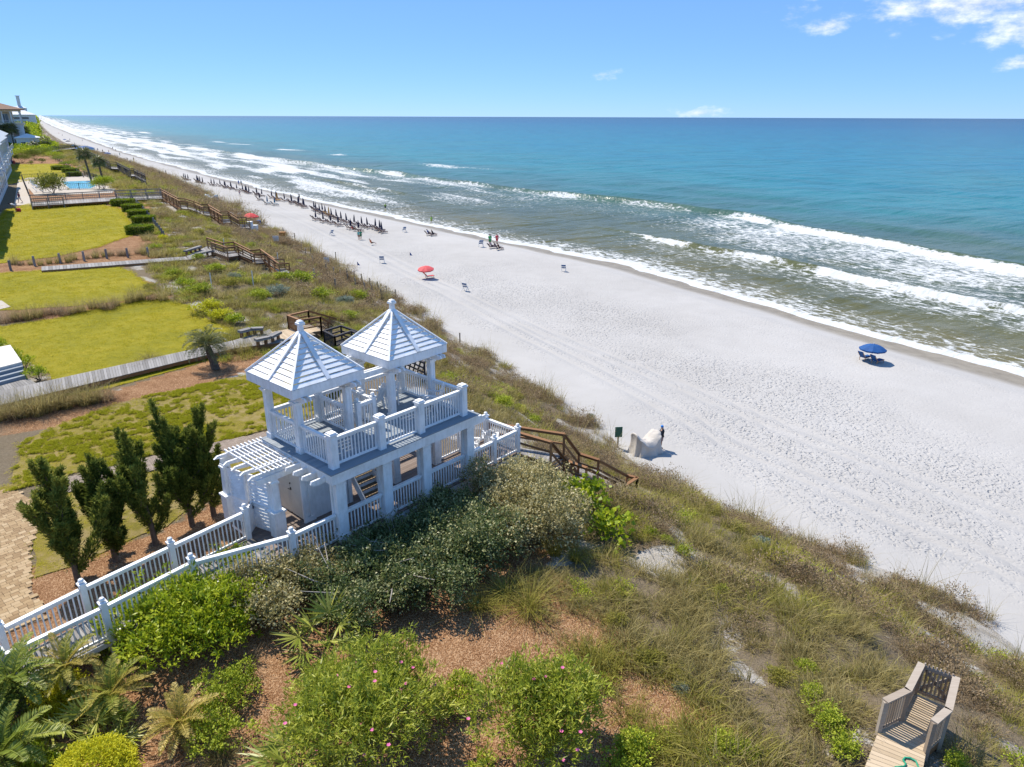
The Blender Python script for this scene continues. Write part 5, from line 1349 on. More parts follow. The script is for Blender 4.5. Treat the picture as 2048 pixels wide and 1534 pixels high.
NOGRASS.append(([(W0 + W1) / 2, (X0 + X1) / 2, (Y0 + Y1) / 2, (V0 + V1) / 2, (Q0 + Q1) / 2, (U0 + U1) / 2], 1.0))
# ---- gated boardwalk in front
Zg = 8.95
gb = root_at('boardwalk', at(1800, 1480, Zg), 'weathered plank boardwalk ending at a crossed gate on the dune', 'boardwalk')
gl0, gl1, gl2 = at(1757, 1462, Zg), at(1801, 1440, Zg), at(1828, 1386, Zg); gr0, gr1, gr2 = at(1852, 1505, Zg), at(1880, 1480, Zg), at(1896, 1414, Zg)
planks(gb, at(1610, 1850, Zg), gl0, at(1790, 1850, Zg), gr0, .125, M_tan, name='walkway', frame=M_brown)
planks(gb, gl0 + UPV * .002, gl1, gr0 + UPV * .002, gr1, .125, M_tan, frame=M_brown); planks(gb, gl1, gl2, gr1, gr2, .125, M_tan, frame=M_brown)
M_wea = wood('silvered_railing_timber', (.22, .17, .125), (.32, .26, .20), (.43, .37, .30))
for pts in ((gl0, gl1, gl2), (gr0, gr1, gr2)): wrail(gb, pts, .95, M_wea, cap=.17, mids=(), bal=.085, low=.08)
gt2 = MB(); o = gb.location; a, b = gl2 - o, gr2 - o; d = b - a
for z in (.12, .9): gt2.beam(a + d * .06 + UPV * z, b - d * .06 + UPV * z, .05, .09)
gt2 = gt2.obj('gate', M_wea, gb)
for p, q in (((.06, .14), (.94, .88)), ((.06, .88), (.94, .14))): MB().beam(a + d * p[0] + UPV * p[1] + Vector((.03, .03, 0)), a + d * q[0] + UPV * q[1] + Vector((.03, .03, 0)), .03, .09).obj('cross_brace', M_wea, gt2)
for i in range(8): MB().beam(a + d * (.1 + i * .114) + UPV * .08, a + d * (.1 + i * .114) + UPV * 1.02, .035, .035).obj('picket', M_wea, gt2)
NOGRASS.append(([at(1700, 1850, Zg), (gl0 + gr0) / 2, (gl2 + gr2) / 2], 1.05))
hose = MB(); hp = [at(u, v, Zg + .03) for u, v in ((1790, 1534), (1808, 1533), (1812, 1528), (1806, 1520), (1810, 1515), (1820, 1516), (1832, 1522), (1834, 1528), (1838, 1536), (1815, 1545), (1795, 1550))]
ho = link('garden_hose', MB().tube([p - hp[0] for p in hp], .022, 6).mesh('garden_hose', simple('green_hose_rubber', (.02, .28, .16), .4, .1), True), None, hp[0]); tag(ho, 'green garden hose lying on the gated boardwalk', 'hose')
# ---- posts
pm = MB().lathe([(.11, -.3), (.11, .95), (.085, 1.0)], 8).mesh('bollard_post', M_grey)
pts = [(22, 541), (70, 532), (121, 526), (169, 522), (214, 517), (256, 515), (297, 513)]
for i, (u, v) in enumerate(pts): tag(link('bollard_post', pm, None, grd(u, v)), 'round timber post in the row along the second boardwalk', 'post', 'posts along the second boardwalk')
for i in range(17):
    f = i / 16; tag(link('bollard_post', pm, None, grd(263 + 66 * f, 404 + 74 * f ** 1.25)), 'round timber post in the row behind the clipped hedges', 'post', 'posts behind the hedges')
for i in range(14):
    f = i / 13; tag(link('bollard_post', pm, None, grd(112 + 55 * f, 322 + 33 * f ** 1.2)), 'round timber post beside the far lawn', 'post', 'posts beside the far lawn')
# ---- clipped hedge blocks
HB = [(247, 412, 34, 'clipped green hedge block next to the pool boardwalk'), (266, 423, 30, 'clipped hedge block, second from the pool boardwalk'), (278, 435, 31, 'clipped hedge block in the middle of the five'), (289, 448, 33, 'clipped hedge block next to the last of the five'), (281, 468, 40, 'largest clipped hedge block, farthest from the pool'),
      (122, 340, 26, 'small clipped hedge block by the far lawn corner'), (142, 345, 24, 'small clipped hedge block beside the far posts'), (148, 353, 22, 'small clipped hedge block in front of the pool')]
for i, (u, v, w, lb) in enumerate(HB):
    P = grd(u, v); W = w * mpp(P) / 2; r = np.random.default_rng(i); n = 2600
    p = r.uniform(-1, 1, (n, 3)); f = r.integers(0, 5, n); p[f == 0, 2] = 1; p[f == 1, 0] = 1; p[f == 2, 0] = -1; p[f == 3, 1] = 1; p[f == 4, 1] = -1
    d = unit(p * np.array([.6, .6, .8]) + r.normal(size=(n, 3)) * .4); q = p * np.array([W, W * .75, .48]) * (1 + r.normal(size=(n, 1)) * .04) + np.array([0, 0, .55])
    rt = empty('hedge_block', P); tag(rt, lb, 'hedge', 'clipped hedge blocks')
    V, F = leafquads(q, d, .17, .12, rng=r); link('foliage', fastmesh('foliage', V, F, G_hedge, False, None, {'var': r.random(n)}), rt)
    MB().box(-W * .85, W * .85, -W * .62, W * .62, .05, .92).obj('branch_core', simple('hedge_twigs', (.05, .06, .02), .9) if i == 0 else bpy.data.materials['hedge_twigs'], rt)
# hedge of dark shrubs beside the broad steps
for i, (u, v, w) in enumerate([(5, 705, 45), (25, 722, 45), (48, 738, 45), (78, 762, 50)]):
    shrub(u, v, w, .85, 'pit', ['dark green shrub at the inner end of the low hedge by the broad steps', 'dark green shrub second along the low hedge by the broad steps', 'dark green shrub third along the low hedge by the broad steps', 'round dark shrub where the low hedge meets the boardwalk'][i], 'shrub', None, 850 + i, 'hedge_shrub', .7)
# ---- broad grey steps
st = empty('deck_steps', at(20, 765, 8.95)); tag(st, 'broad grey timber steps rising from the boardwalk to a pale terrace', 'steps'); o = st.location
for i in range(4):
    z = 8.95 + .17 * (i + 1); k = i * .36
    e = [at(-80, 792 - 0, 8.95), at(52, 756, 8.95), at(36, 728, 8.95), at(-80, 752, 8.95)]
    dd = (e[3] - e[0]).normalized() * k
    q = [e[0] + dd, e[1] + dd * 1.0, e[2] + dd * .6 if False else e[2] + dd, e[3] + dd]
    q = [q[0], q[1], e[2] + dd * 0 + (e[2] - e[1]).normalized() * 2.2, e[3] + (e[3] - e[0]).normalized() * 2.2]
    q = [Vector((v.x, v.y, z)) - o for v in q]
    MB().add([Vector((v.x, v.y, 8.6 - o.z)) for v in q] + q, [(0, 1, 2, 3), (7, 6, 5, 4), (0, 4, 5, 1), (1, 5, 6, 2), (2, 6, 7, 3), (3, 7, 4, 0)]).obj('step', M_udeck if i < 3 else simple('pale_terrace', (.62, .58, .52), .8, .08), st)
planks(bw, at(-70, 775, Zb - .004), at(60, 758, Zb - .004), at(-70, 800, Zb - .004), at(88, 776, Zb - .004), .155, M_grey)
# ================================================================== paving
def paving():
    base = simple('joint_sand', (.24, .17, .11), .95, .2, 8, bump=.01)
    t = NT('tan_paver', .85, .2)
    f = t.math('ADD', t.math('MULTIPLY', t.objrand(), .6), t.math('MULTIPLY', t.noise(7, 5, .65), .4))
    t.set('Base Color', t.ramp(f, [(.2, (.25, .165, .085)), (.5, (.34, .235, .125)), (.8, (.42, .31, .185))])); t.set('Normal', t.bump(t.noise(60, 3, .6), .006)); mp = t.m
    poly = pixpoly([(-120, 970), (40, 984), (62, 1003), (112, 998), (80, 1040), (60, 1100), (64, 1180), (92, 1236), (20, 1262), (-120, 1330)], 8.62)
    o = polysheet('brick_drive', poly, base, .02, 'structure', 1.0)
    c = Vector((*poly[4], 0)); ang = rad(48); ux, uy = Vector((math.cos(ang), math.sin(ang), 0)), Vector((-math.sin(ang), math.cos(ang), 0))
    me = [MB().box(-.118, .118, -.085, .085, -.03, .03).mesh('paver', mp), MB().box(-.082, .082, -.085, .085, -.03, .03).mesh('paver', mp)]
    cand = []
    for j in range(-75, 75):
        x = -14.0 + (j % 2) * .12 + random.uniform(-.05, .05)
        while x < 14:
            k = 0 if random.random() < .6 else 1; w = .245 if k == 0 else .173
            p = c + ux * (x + w / 2) + uy * (j * .18)
            if inpoly(np.array([p.x]), np.array([p.y]), poly)[0]: cand.append((p, k))
            x += w
    def px(p):
        d = Vector((p.x, p.y, 8.64)) - Vector((0, 0, CAM_H)); dz = d.dot(_F); return 1024 + FPX * d.dot(_R) / dz, 767 + FPX * d.dot(_Dn) / dz, dz
    sc = []
    for p, k in cand:
        u, v, dz = px(p)
        if -20 < u < 130: sc.append((dz, u, p, k))
    sc.sort(key=lambda q: q[0])
    vis = [q for q in sc if q[1] > 0][:300]; rest = [q for q in sc if q not in vis]
    for dz, u, p, k in vis:
        b = link('paver', me[k], o, Vector((p.x, p.y, gz(p.x, p.y) + .022 + random.uniform(0, .006)))); b.rotation_euler = (random.uniform(-.012, .012), random.uniform(-.012, .012), ang + random.uniform(-.02, .02))
    m = MB()
    for dz, u, p, k in rest:
        z = gz(p.x, p.y) + .022; hw = .118 if k == 0 else .082; q = [p + ux * sx * hw + uy * sy * .085 for sx, sy in ((-1, -1), (1, -1), (1, 1), (-1, 1))]
        m.add([(v.x, v.y, z - .02) for v in q] + [(v.x, v.y, z + .03) for v in q], [(4, 5, 6, 7), (0, 1, 5, 4), (1, 2, 6, 5), (2, 3, 7, 6), (3, 0, 4, 7)])
    if rest: m.obj('paver_field', mp, o)['kind'] = 'stuff'
    # dark brick path
    t = NT('grey_brick', .9, .2); f = t.noise(5, 4, .7)
    t.set('Base Color', t.ramp(f, [(.3, (.20, .155, .12)), (.7, (.33, .265, .21))])); mb = t.m
    pth = pixpoly([(62, 1003), (72, 984), (100, 966), (300, 916), (430, 886), (560, 860), (700, 826), (720, 836), (575, 874), (430, 906), (300, 943), (112, 992)], 8.62)
    o2 = polysheet('brick_path', pth, base, .034, 'structure', 1.0)
    A = Vector((*pth[1], 0)); Bv = Vector((*pth[5], 0)); ux = (Bv - A).normalized(); uy = Vector((-ux.y, ux.x, 0)); m = MB()
    for j in range(-30, 30):
        for i in range(-6, 130):
            p = A + ux * (i * .2 + (j % 2) * .1) + uy * j * .105
            if not inpoly(np.array([p.x]), np.array([p.y]), pth)[0]: continue
            z = gz(p.x, p.y) + .036 + random.uniform(0, .006); q = [p + ux * sx * .095 + uy * sy * .048 for sx, sy in ((-1, -1), (1, -1), (1, 1), (-1, 1))]
            m.add([(v.x, v.y, z - .01) for v in q] + [(v.x, v.y, z + .03) for v in q], [(4, 5, 6, 7), (0, 1, 5, 4), (1, 2, 6, 5), (2, 3, 7, 6), (3, 0, 4, 7)])
    m.obj('brick_courses', mb, o2)['kind'] = 'stuff'
    conc = simple('pale_concrete', (.42, .37, .31), .85, .08, 2, bump=.004)
    polysheet('pool_terrace', pixpoly([(40, 362), (55, 356), (205, 352), (236, 372), (225, 386), (70, 392), (60, 380)], 9.4), conc, .05)
    polysheet('concrete_path', pixpoly([(36, 360), (54, 360), (62, 411), (28, 411)], 9.4), conc, .055)
    polysheet('concrete_pad', pixpoly([(-40, 604), (4, 604), (22, 616), (-40, 630)], 8.75), conc, .06)
paving()
# weeds that make the near lawn patchy
def weeds():
    r = np.random.default_rng(77); P = LAWN_OUT[0]; xs = [p[0] for p in P]; ys = [p[1] for p in P]; n = 22000
    me = [bushmesh('weed', [((0, 0, .01), (.16, .16, .035))], 16, 5, .07, .04, leafmat('lawn_weed_%d' % i, (.24, .25, .014), (.36, .36, .02), (.50, .47, .045), .7, .5, .12), .03, 880 + i) for i in range(2)]
    X = r.uniform(min(xs), max(xs), n); Y = r.uniform(min(ys), max(ys), n)
    ok = inpoly(X, Y, P) & (r.random(n) < sstep(.55, .95, fbm(X / .45, Y / .45, 61, 2) + .45 * fbm(X / 2.5, Y / 2.5, 62, 2)) ** 1.3); X, Y = X[ok], Y[ok]
    scatter('lawn_weeds', np.stack([X, Y, np.array([gz(x, y) + .035 for x, y in zip(X, Y)])], 1), r.uniform(0, 6, len(X)), r.uniform(.3, .75, len(X)), r.integers(0, 2, len(X)), me, 'stuff', 'bright green weeds spreading through the patchy lawn', 'weeds')
weeds()
def turf():
    """short grass standing on the lawns, so that they have a pile and ragged edges"""
    r = np.random.default_rng(78); G_turf = leafmat('lawn_blades', (.32, .315, .012), (.49, .445, .02), (.63, .53, .055), .7, .5, .12)
    me = [bladesmesh('turf', 24, .055, .18, .016, 1.2, G_turf, 890 + i, 2) for i in range(3)]
    XX, YY = [], []
    for k, (P, dn) in enumerate(zip(LAWN_OUT, (10, 10, 14, 9, 6, 3.5, 1.2))):
        xs = [p[0] for p in P]; ys = [p[1] for p in P]; A = (max(xs) - min(xs)) * (max(ys) - min(ys)); n = int(A * dn)
        X = r.uniform(min(xs) - .2, max(xs) + .2, n); Y = r.uniform(min(ys) - .2, max(ys) + .2, n); ok = inpoly(X, Y, P)
        if k < 2: ok &= fbm(X / 1.1, Y / 1.1, 63, 3) > .40
        for i in range(len(P)):
            a, b = Vector(P[i]), Vector(P[(i + 1) % len(P)]); L = (b - a).length; m = int(L * 5)
            if m: f = r.random(m); X = np.append(X, a.x + (b.x - a.x) * f + r.normal(size=m) * .09); Y = np.append(Y, a.y + (b.y - a.y) * f + r.normal(size=m) * .09); ok = np.append(ok, np.ones(m, bool))
        XX.append(X[ok]); YY.append(Y[ok])
    X, Y = np.concatenate(XX), np.concatenate(YY); s, t_ = w2st(X, Y); z = terr(s, t_); d = np.hypot(X, Y)
    scatter('lawn_grass', np.stack([X, Y, z + .02], 1), r.uniform(0, 6, len(X)), r.uniform(.7, 1.3, len(X)) * np.clip(d / 45, .9, 2.2), r.integers(0, 3, len(X)), me, 'stuff', 'short yellow-green turf of the lawns', 'grass')
turf()
# ================================================================== pool
pl = empty('swimming_pool', grd(155, 368)); tag(pl, 'blue swimming pool behind the railed boardwalk', 'swimming pool'); o = pl.location
pw = [at(u, v, 9.5) - o for u, v in ((122, 363), (186, 361), (191, 372), (180, 377), (140, 377))]
cpts = [p * 1.0 + (p - sum(pw, Vector()) / 5).normalized() * .6 for p in pw]
n5 = len(pw)
MB().add([Vector((*p[:2], .10)) for p in cpts] + [Vector((*p[:2], .10)) for p in pw] + [Vector((*p[:2], .0)) for p in pw], [(i, (i + 1) % n5, (i + 1) % n5 + n5, i + n5) for i in range(n5)] + [(i + n5, (i + 1) % n5 + n5, (i + 1) % n5 + 2 * n5, i + 2 * n5) for i in range(n5)]).obj('coping', simple('pool_coping', (.55, .50, .44), .8, .08), pl)
t = NT('pool_water', .06, .5); t.set('Base Color', t.ramp(t.voro(1.6), [(.2, (.10, .42, .52)), (.7, (.22, .60, .68))])); t.set('Normal', t.bump(t.noise(1.2, 3), .12))
MB().add([Vector((*p[:2], .075)) for p in pw], [tuple(range(n5))]).obj('water', t.m, pl)
def fence(pix, label):
    pts = [grd(u, v) for u, v in pix]; rt = empty('metal_fence', pts[0]); tag(rt, label, 'fence'); o = rt.location
    for a, b in zip(pts[:-1], pts[1:]):
        d = (b - a); k = max(1, int(d.length / 3)); m = MB()
        for z in (.12, 1.15): m.beam(a - o + UPV * z, b - o + UPV * z, .05, .05)
        fr_ = m.obj('rail', M_metal, rt)
        for i in range(k + 1): c = a.lerp(b, i / k) - o; MB().box(c.x - .045, c.x + .045, c.y - .045, c.y + .045, -.05, c.z + 1.3).obj('post', M_metal, rt)
        m = MB(); n = int(d.length / .35)
        for i in range(n): c = a.lerp(b, (i + .5) / n) - o; m.beam(c + UPV * .1, c + UPV * 1.15, .03, .03)
        m.obj('picket', M_metal, rt)['kind'] = 'stuff'
fence([(58, 392), (45, 360), (170, 353), (215, 366)], 'black metal fence around the far side of the pool')
fence([(118, 380), (200, 379)], 'black metal fence along the near side of the pool')
def lounger_mesh(fab, wood_, name='lounge_chair'):
    m = MB()
    for s in (-.27, .27): m.beam((s, -.75, .28), (s, .45, .3), .04, .05); m.beam((s, .3, .3), (s, .85, .85), .04, .05); m.beam((s, -.6, 0), (s, -.6, .28), .04, .04); m.beam((s, .4, 0), (s, .4, .3), .04, .04)
    nf = len(m.f)
    m.box(-.25, .25, -.75, .38, .29, .33); m.beam((0, .36, .34), (0, .92, .98), .54, .05)
    me = m.mesh(name, wood_); me.materials.append(fab)
    for i, p in enumerate(me.polygons): p.material_index = 0 if i < nf else 1
    return me
M_navy = simple('navy_canvas', (.018, .024, .062), .8, .25, 4); M_teal = simple('teal_canvas', (.03, .16, .26), .8, .2, 4); M_gold = simple('gold_canvas', (.52, .30, .06), .8, .2, 4)
M_beech = simple('varnished_beech', (.42, .24, .13), .6, .2, 6); M_canw = simple('white_canvas', (.72, .72, .70), .8, .08, 4); M_red = simple('red_canvas', (.60, .045, .05), .75, .12, 4); M_blue = simple('blue_canvas', (.012, .075, .24), .75, .15, 4); M_coral = simple('coral_red_canvas', (.66, .10, .10), .75, .1, 4)
lw = lounger_mesh(M_canw, M_canw)
for i, (u, v) in enumerate([(66, 370), (72, 374), (80, 378), (78, 384), (92, 388)]):
    o_ = link('pool_lounger', lw, None, grd(u, v, .05)); o_.rotation_euler = (0, 0, rad(40 + 25 * i)); tag(o_, 'white lounger on the pool terrace', 'lounger', 'white pool loungers')
# ---- trees and planting about the pool and the far houses
shrub(108, 388, 64, 3.6, 'tree', 'bushy dark green tree in front of the pool', 'tree', None, 871, 'bushy_tree', 1.0)
shrub(208, 379, 50, 2.6, 'pit', 'leafy green bush at the palm feet by the pool', 'bush', None, 872, 'leafy_bush', 1.0)
FB = [fanmesh('fan_frond', 1.0, 19, G_palm, 170 + i, .7, .7) for i in range(3)]
def sabal(u, v, h, label, seed, sc=1.0, lean=(0, 0), n=44): rosette('sabal_palm', grd(u, v), h, .2, FB, n, label, 'palm tree', seed, sc, -.75, 1.3, 'sabal palms', lean)
sabal(183, 362, 5.6, 'sabal palm leaning over the pool terrace, the taller of two', 901, 1.25, (-.8, .3)); sabal(207, 368, 4.6, 'sabal palm beside the pool bush, the shorter of two', 902, 1.1, (-.3, .2))
for i, (u, v, h, lb) in enumerate([(16, 300, 8.0, 'palm tree farthest inland before the cream house'), (30, 300, 8.5, 'tallest palm tree before the cream house'), (37, 299, 7.5, 'slender palm tree before the cream house balcony'), (51, 298, 7.0, 'palm tree at the seaward corner of the cream house')]): sabal(u, v, h, lb, 910 + i, 1.9, (.3 * (i - 1), .2), 40)
sabal(94, 300, 3.6, 'short palm tree by the far stair head', 921, 1.7, n=22); sabal(72, 304, 2.8, 'low palm tree between the far shrubs', 922, 1.5, n=20)
FSH = [(20, 322, 42, 2.6, 'pit', 'dark green shrub beside the blue-white house'), (45, 326, 40, 2.8, 'dark', 'dark shrub behind the far lawn, the inland one'), (38, 312, 34, 2.4, 'pit', 'green shrub below the tall palms'), (70, 320, 44, 3.2, 'dark', 'tall dark shrub behind the far lawn'), (90, 312, 50, 3.0, 'hedge', 'yellow-green topped shrub mass by the low palm'), (108, 318, 44, 2.6, 'pit', 'dark green shrub mass at the far lawn corner'), (84, 326, 20, 1.4, 'dark', 'small dark shrub on the far mulch bed'), (62, 329, 14, 1.0, 'dark', 'tiny dark shrub on the far mulch bed'),
       (118, 322, 34, 1.6, 'hedge', 'yellow-green shrub beside the far posts'), (132, 331, 36, 1.2, 'hedge', 'low yellow-green shrub along the far posts'), (128, 308, 36, 1.8, 'green', 'olive shrub below the far stair'), (150, 322, 40, 1.6, 'green', 'olive shrub on the far dune slope'), (160, 312, 26, 1.2, 'green', 'small olive shrub beside the far stair')]
for i, (u, v, w, h, k, lb) in enumerate(FSH): shrub(u, v, w, h, k, lb, 'shrub', None, 930 + i, 'far_shrub', .5)
for i in range(15):
    f = i / 14; u, v = 65 + 170 * f, 413 - 4 * f + random.uniform(-1, 1); o_ = smallshrub(u, v, random.uniform(8, 13), random.choice(('pit', 'green')), 'small rounded shrub along the pool boardwalk', 'shrubs along the pool boardwalk', i)
for i, (u, v, w, k) in enumerate([(410, 625, 55, 'gold'), (440, 640, 50, 'gold'), (468, 650, 45, 'pit'), (400, 590, 50, 'bright'), (370, 575, 40, 'pit'), (460, 575, 40, 'green'), (600, 570, 60, 'bright'), (560, 590, 40, 'silver'), (640, 600, 50, 'bright'), (690, 610, 40, 'silver'), (720, 600, 45, 'bright'),
                                  (660, 640, 40, 'green'), (560, 565, 45, 'bright'), (520, 600, 40, 'bright'), (700, 640, 40, 'bright'), (985, 790, 40, 'bright'), (1000, 812, 45, 'bright'), (1030, 800, 30, 'green'), (950, 840, 26, 'bright'), (1072, 848, 40, 'bright'), (1180, 838, 22, 'silver'), (1300, 1070, 36, 'bright'), (1330, 1085, 30, 'bright'), (1370, 1110, 40, 'bright'), (1410, 1140, 34, 'bright'), (1440, 1180, 30, 'bright'),
                                  (1520, 1090, 36, 'silver'), (1570, 1085, 34, 'silver'), (1630, 1400, 60, 'bright'), (1660, 1450, 80, 'bright'), (1680, 1500, 80, 'bright'), (1440, 1500, 70, 'bright'), (1490, 1515, 60, 'bright'), (1360, 1380, 36, 'silver'), (1560, 1360, 60, 'green'), (1610, 1340, 50, 'bright'), (1300, 1330, 60, 'green'), (1230, 1250, 50, 'green'), (1960, 1370, 40, 'green'), (1990, 1385, 30, 'silver'), (1900, 1530, 60, 'bright'),
                                  (300, 640 - 60, 30, 'green'), (330, 480, 24, 'gold'), (310, 500, 26, 'pit'), (400, 470, 26, 'green'), (450, 480, 28, 'green'), (500, 500, 30, 'bright'), (540, 500, 28, 'green'), (480, 450, 24, 'gold'), (400, 520, 28, 'bright'), (430, 545, 40, 'bright'), (470, 560, 30, 'silver'), (350, 555, 34, 'bright')]):
    nm = {'gold': 'golden green', 'pit': 'dark green', 'bright': 'bright green', 'green': 'olive green', 'silver': 'blue-grey'}[k]
    far = 'on the dune beyond the pavilion' if v < 700 and u > 340 else ('beside the lawns' if u <= 340 else ('on the slope below the pavilion deck' if v < 900 else 'on the near sand ridge'))
    smallshrub(u, v, w, k, '%s low shrub growing through the grass %s' % (nm, far), '%s dune shrubs %s' % (nm, far), i)

# ================================================================== houses
M_cream = simple('cream_stucco', (.66, .56, .40), .85, .08, .5); M_wstu = simple('white_stucco', (.66, .67, .66), .85, .07, .5); M_roofb = simple('brown_roof_tile', (.20, .115, .075), .85, .25, 2, bump=.04, bscale=4)
M_roofg = simple('grey_metal_roof', (.42, .44, .45), .5, .1, .6); t = NT('window_glass', .08, .6); t.set('Base Color', t.ramp(t.noise(.3, 2), [(.3, (.03, .05, .07)), (.7, (.08, .12, .15))])); M_glass = t.m
def house(P, label, cat, parts, name='beach_house'):
    rt = empty(name, P, rad(32)); tag(rt, label, cat); parts(rt); return rt
def win(rt, x0, x1, y, z0, z1, axis_='y'):
    """framed window standing a little proud of a wall facing -y (axis_ y) or +x"""
    d = .06
    if axis_ == 'y':
        w = MB().box(x0 - .12, x1 + .12, y - d, y - .003, z0 - .12, z0).box(x0 - .12, x1 + .12, y - d, y - .003, z1, z1 + .12).box(x0 - .12, x0, y - d, y - .003, z0, z1).box(x1, x1 + .12, y - d, y - .003, z0, z1).box((x0 + x1) / 2 - .04, (x0 + x1) / 2 + .04, y - d, y - .01, z0, z1).obj('window', M_wstu, rt)
        MB().box(x0, x1, y - .025, y - .004, z0, z1).obj('pane', M_glass, w)
    else:
        x = y; y0, y1 = x0, x1
        w = MB().box(x + .003, x + d, y0 - .12, y1 + .12, z0 - .12, z0).box(x + .003, x + d, y0 - .12, y1 + .12, z1, z1 + .12).box(x + .003, x + d, y0 - .12, y0, z0, z1).box(x + .003, x + d, y1, y1 + .12, z0, z1).obj('window', M_wstu, rt)
        MB().box(x + .004, x + .025, y0, y1, z0, z1).obj('pane', M_glass, w)
def hip(m, x0, x1, y0, y1, z0, z1, ov=1.0, th=.3):
    x0, x1, y0, y1 = x0 - ov, x1 + ov, y0 - ov, y1 + ov; k = min(x1 - x0, y1 - y0) / 2
    if x1 - x0 > y1 - y0: a, b = (x0 + k, (y0 + y1) / 2, z1), (x1 - k, (y0 + y1) / 2, z1)
    else: a, b = ((x0 + x1) / 2, y0 + k, z1), ((x0 + x1) / 2, y1 - k, z1)
    m.box(x0, x1, y0, y1, z0 - th, z0)
    v = [(x0, y0, z0), (x1, y0, z0), (x1, y1, z0), (x0, y1, z0), a, b]
    f = [(0, 1, 5, 4), (1, 2, 5), (2, 3, 4, 5), (3, 0, 4)] if x1 - x0 > y1 - y0 else [(0, 1, 4), (1, 2, 5, 4), (2, 3, 5), (3, 0, 4, 5)]
    m.add(v, f); return m
def cream(rt):
    MB().box(-34, 0, 0, 20, 0, 9.8).obj('lower_wall', M_wstu, rt)
    MB().box(-34, .6, -.6, 20, 9.8, 10.5).obj('floor_slab', M_cream, rt)
    MB().box(-34, -3.2, 3.0, 19, 10.5, 14.9).obj('upper_wall', M_cream, rt)
    for x in (-21, -17, -13, -9.5, -6.5, -3.5, -.4): MB().box(x - .22, x + .22, -.3, .14, 10.5, 14.9).box(x - .34, x + .34, -.42, .26, 14.5, 14.9).obj('column', M_wstu, rt)
    for y in (4, 8, 12, 16): MB().box(-.5, -.1, y - .2, y + .2, 10.5, 14.9).obj('column', M_wstu, rt)
    MB().box(-34, 0, -.3, -.1, 14.9, 15.5).box(-.35, 0, -.097, 19, 14.9, 15.5).obj('lintel', M_cream, rt)
    m = MB().box(-34, -.2, -.2, -.12, 11.4, 11.5)
    for i in range(80): m.box(-33.8 + i * .42, -33.72 + i * .42, -.2, -.12, 10.5, 11.4)
    m.obj('balcony_railing', M_wstu, rt)
    rf = hip(MB(), -34, .3, -.3, 20, 15.8, 19.2, 1.2).obj('roof', M_roofb, rt); MB().box(-13, -11, 9, 11, 18.4, 20.2).obj('chimney', M_roofb, rf)
    for x in (-20, -15.5, -11, -6.8): win(rt, x, x + 2.2, 3.0, 10.9, 13.9)
    for z in (1.2, 5.4):
        for x in (-22, -17.5, -13, -8.5, -4): win(rt, x, x + 2.0, 0, z, z + 2.6)
    for z in (1.2, 5.4):
        for y in (3, 8, 13): win(rt, y, y + 2.4, 0, z, z + 2.6, 'x')
P = grd(57, 299); house(P, 'cream four storey house with brown hipped roof and columned balcony', 'house', cream)
def annex(rt):
    MB().box(-8, 0, 0, 9, 0, 4.6).obj('wall', M_wstu, rt); hip(MB(), -8, 0, 0, 9, 4.9, 6.4, .5).obj('roof', M_wstu, rt)
    for x in (-6.5, -3): win(rt, x, x + 1.5, 0, 1.2, 3.2)
    win(rt, 2, 4, 0, 1.2, 3.2, 'x')
house(grd(83, 300), 'small white house with a low pyramid roof beside the far palms', 'house', annex)
def strip_house(rt, L=30, h=8.5, gx=3.2):
    MB().box(-11, 0, 0, L, 0, h).obj('wall', M_wstu, rt)
    m = MB(); m.add([(-11.4, -.5, h + .01), (.6, -.5, h + .01), (.6, L + .5, h + .01), (-11.4, L + .5, h + .01), (-5.4, -.5, h + gx), (-5.4, L + .5, h + gx)], [(0, 1, 4), (1, 2, 5, 4), (2, 3, 5), (3, 0, 4, 5), (3, 2, 1, 0)]); m.obj('roof', M_roofg, rt)
    for z in (.9, 4.9):
        for y in np.arange(2, L - 3, 5.2): win(rt, float(y), float(y) + 2.6, 0, z, z + 2.4, 'x')
    for y in np.arange(1.4, L - 4, 10.4):
        b = MB().box(.004, 1.3, float(y), float(y) + 4.2, 4.35, 4.55).obj('balcony', M_wstu, rt); m = MB().box(1.2, 1.28, float(y), float(y) + 4.2, 5.5, 5.58)
        for i in range(21): m.box(1.21, 1.26, float(y) + i * .2, float(y) + i * .2 + .05, 4.55, 5.5)
        m.obj('balcony_rail', M_wstu, b)
for i, (s, t_, lb) in enumerate([(96, -7.9, 'long white seaside house beside the big lawn'), (142, -8.0, 'white seaside house between the pool and the big lawn'), (190, -8.6, 'white seaside house beside the far lawn'), (236, -9.6, 'white seaside house next to the far shrubs')]):
    x, y = st2w(s, t_); house(Vector((x, y, float(lawnz(s)))), lb, 'house', lambda rt, L=(42 if i != 1 else 40): strip_house(rt, L, 8.2))
def farhouse(w, d, h, tower=0):
    def f(rt):
        MB().box(-w, 0, 0, d, 0, h).obj('wall', M_wstu, rt); hip(MB(), -w, 0, 0, d, h + .3, h + .3 + w * .22, .8).obj('roof', M_roofg if h < 14 else M_wstu, rt)
        for z in np.arange(2, h - 2, 4): win(rt, -w * .8, -w * .2, 0, float(z), float(z) + 2)
        if tower: MB().box(-w * .6, -w * .35, d * .3, d * .5, h + .3, h + tower).box(-w * .65, -w * .3, d * .27, d * .53, h + tower, h + tower + 1.5).obj('tower', M_wstu, rt)
    return f
